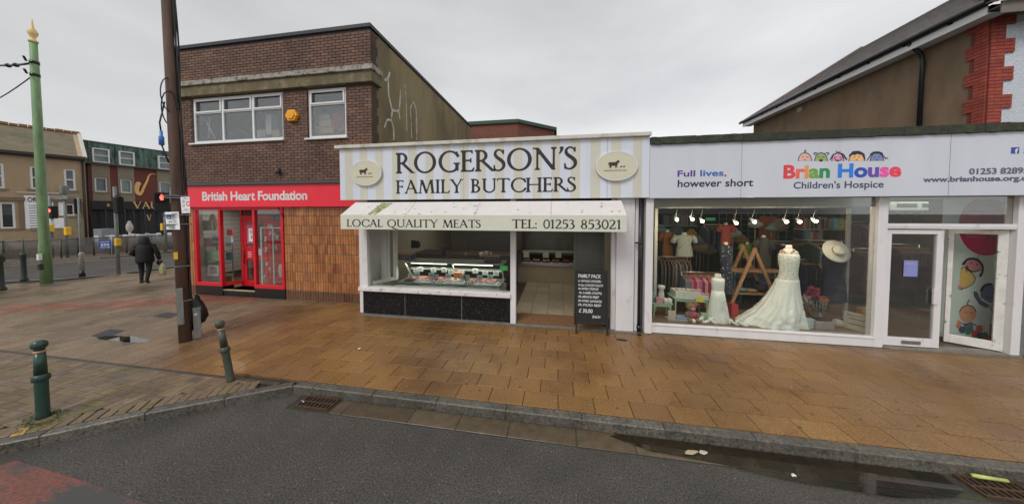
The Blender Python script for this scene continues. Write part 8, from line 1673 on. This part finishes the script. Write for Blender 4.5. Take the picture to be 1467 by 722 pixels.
# grey duct and bag at the foot
DT = thing('metal_duct', 'worn grey metal duct leaning against the right of the brown pole', 'duct', (c.x, c.y, .12)); OFF[DT.name] = Vector((c.x, c.y, .12))
pbox('casing', .125, hz(446), .105, .205, -.03, .05, M_ZINC, DT, bev=.012); pbox('top_plate', hz(446) + .001, hz(443), .10, .21, -.035, .055, M_GALV, DT); pbox('label_plate', hz(453), hz(451), .12, .16, .051, .054, M_UPVC, DT)
b = MB(); q = random.Random(6); pb = pq(hz(447), .16, -.16)
prof = [(.02, -.32), (.16, -.30), (.20, -.18), (.17, -.02), (.10, .12), (.05, .20), (.02, .26)]
b.lathe(prof, pb, 18, sx=.75, sy=.75); b.v = [(x + q.uniform(-.018, .018), y + q.uniform(-.018, .018), z + q.uniform(-.02, .02)) for x, y, z in b.v]
single('bin_bag', b, mat('black_plastic_bag', (.012, .012, .014), .28, .2, 10, .6, 25, bdist=.02), 'crumpled black plastic bag tied behind the grey duct', 'bag')
# ================================================================== WALKING PERSON
g0 = gp(209, 404.5); away = Vector((-.72, .69, 0)).normalized(); side = Vector((away.y, -away.x, 0)); Hh = 1.58
def wp(s, f, z): p = g0 + side * s + away * f; return Vector((p.x, p.y, .12 + z))
PE = thing('person', 'person seen from behind in black hooded coat and trousers walking away with bags', 'person', (g0.x, g0.y, .12))
def skin(name, pts, edges, rad, m, parent, root=0, lv=2):
    off = OFF[parent.name]; me = bpy.data.meshes.new(name); me.from_pydata([tuple(Vector(p) - off) for p in pts], edges, []); o = link(name, me, parent); me.materials.append(m)
    sk = o.modifiers.new('skin', 'SKIN'); ly = me.skin_vertices[0].data
    for i, r_ in enumerate(rad): ly[i].radius = (r_, r_) if not isinstance(r_, tuple) else r_; ly[i].use_root = (i == root)
    sb_ = o.modifiers.new('sub', 'SUBSURF'); sb_.levels = lv; sb_.render_levels = lv; sk.use_smooth_shade = True; return o
M_COAT = mat('black_coat', (.012, .012, .014), .75, .3, 12, .4, 16, bdist=.02); M_TRO = mat('black_trousers', (.010, .010, .012), .85, .2, 12); M_SKIN = mat('skin_tone', (.42, .24, .17), .6); M_SHOE = mat('black_shoes', (.012, .011, .010), .4)
body = [wp(0, 0, .84), wp(0, .0, 1.0), wp(0, .01, 1.18), wp(0, .03, 1.32), wp(0, .05, 1.40), wp(0, .06, 1.49),
        wp(-.10, 0, .80), wp(-.105, .10, .44), wp(-.10, .02, .09), wp(-.10, .12, .04), wp(.10, 0, .80), wp(.10, -.06, .46), wp(.095, -.24, .12), wp(.095, -.16, .04),
        wp(-.20, .02, 1.27), wp(-.28, .0, 1.02), wp(-.22, .18, .92), wp(.20, .02, 1.27), wp(.29, -.02, 1.02), wp(.31, .04, .80),
        wp(-.20, .23, .92), wp(.315, .055, .73)]
ed = [(0, 1), (1, 2), (2, 3), (3, 4), (4, 5), (0, 6), (6, 7), (7, 8), (8, 9), (0, 10), (10, 11), (11, 12), (12, 13), (3, 14), (14, 15), (15, 16), (3, 17), (17, 18), (18, 19), (16, 20), (19, 21)]
rad = [.15, .14, .15, .13, .06, .095, .10, .065, .045, .04, .10, .065, .045, .04, .07, .052, .038, .07, .052, .038, .034, .034]
skin('body', body, ed, rad, M_TRO, PE)
b = MB(); n0 = 0; segs = 28
rings = [(.70, .205, .17), (.78, .21, .175), (.95, .195, .165), (1.1, .195, .16), (1.22, .205, .15), (1.30, .18, .13), (1.36, .12, .10)]
b.cs = True
for z, rx, ry in rings:
    for k in range(segs):
        a = 2 * math.pi * k / segs; f_ = 1 + .03 * math.sin(z * 42) + .02 * math.sin(3 * a); b.v.append(tuple(wp(rx * math.cos(a) * f_, ry * math.sin(a) * f_ + .0, z)))
for i in range(len(rings) - 1):
    for k in range(segs): l = (k + 1) % segs; b._f([i * segs + k, i * segs + l, (i + 1) * segs + l, (i + 1) * segs + k])
b._f([k for k in range(segs)][::-1]); part('coat', b, M_COAT, PE)
for s in (-1, 1):
    P = [wp(.19 * s, .02, 1.27), wp(.28 * s, .0, 1.03), wp(-.225, .16, .93) if s < 0 else wp(.31, .035, .80)]; b = MB(); b.tube([P[0], P[0].lerp(P[1], .5), P[1], P[1].lerp(P[2], .5), P[2]], [.078, .07, .066, .058, .05], 12); b.ball(P[0], .085, .085, .08); part('sleeve', b, M_COAT, PE)
    hp = P[2] + (P[2] - P[1]).normalized() * .05; dn = (P[2] - P[1]).normalized(); b = MB(); b.ball(hp, .035, .022, .045, 10, 6)
    for k in range(4): f0 = hp + side * (.018 * (k - 1.5)) + dn * .03; b.tube([f0, f0 + dn * .035 + away * .005, f0 + dn * .055 - away * .012, f0 + dn * .05 - away * .03], [.010, .009, .008, .007], 6)
    b.tube([hp + side * .03 * s * -1, hp + side * .045 * s * -1 + dn * .03], [.011, .008], 6); part('hand', b, mat('dark_glove', (.015, .013, .013), .7) if s < 0 else M_SKIN, PE)
b = MB(); b.ball(wp(0, .07, 1.47), .085, .10, .115, 14, 10); b.ball(wp(0, .185, 1.46), .014, .02, .018, 8, 5); part('head', b, M_SKIN, PE)
b = MB(); b.lathe([(.13, -.16), (.15, -.10), (.135, -.02), (.125, .05), (.10, .11), (.05, .145), (.001, .15)], wp(0, .02, 1.46), 18, sx=1.0, sy=.95); q = random.Random(3); b.v = [(x + q.uniform(-.008, .008), y + q.uniform(-.008, .008), z + q.uniform(-.008, .008)) for x, y, z in b.v]; part('hood', b, M_COAT, PE)
for s, f, z in ((-.10, .05, .0), (.095, -.20, .02)):
    b = MB(); p = wp(s, f, z + .045); MMs = Matrix.Rotation(math.atan2(away.y, away.x), 4, 'Z') @ Matrix.Rotation(R(18 if f < 0 else 0), 4, 'Y'); b.ball(p, .13, .05, .048, 14, 8, M=MMs); part('shoe', b, M_SHOE, PE)
hb = wp(.30, .10, .62); b = MB(); b.ball(hb + Vector((0, 0, .04)), .10, .07, .11); b.tube([hb + Vector((0, 0, .1)), wp(.25, .02, .95), wp(.20, -.02, 1.25)], .012, 6); single('shoulder_bag', b, mat('black_bag_leather', (.014, .012, .012), .4), 'black shoulder bag hanging at the right hip of the walking person', 'bag')
cb = wp(.36, .05, .42); b = MB(); rr_ = [(.06, -.24), (.105, -.22), (.12, -.10), (.11, .05), (.06, .14), (.02, .24)]; b.lathe(rr_, cb, 14, sx=1, sy=.7); q = random.Random(8); b.v = [(x + q.uniform(-.012, .012), y + q.uniform(-.012, .012), z) for x, y, z in b.v]
single('carrier_bag', b, mat('yellow_white_bag', lin(185, 180, 150), .5, .2, 10, col2=(.4, .42, .08), c2sc=7, c2lo=.5, c2hi=.55), 'white and yellow carrier bag in the right hand of the walking person', 'bag')
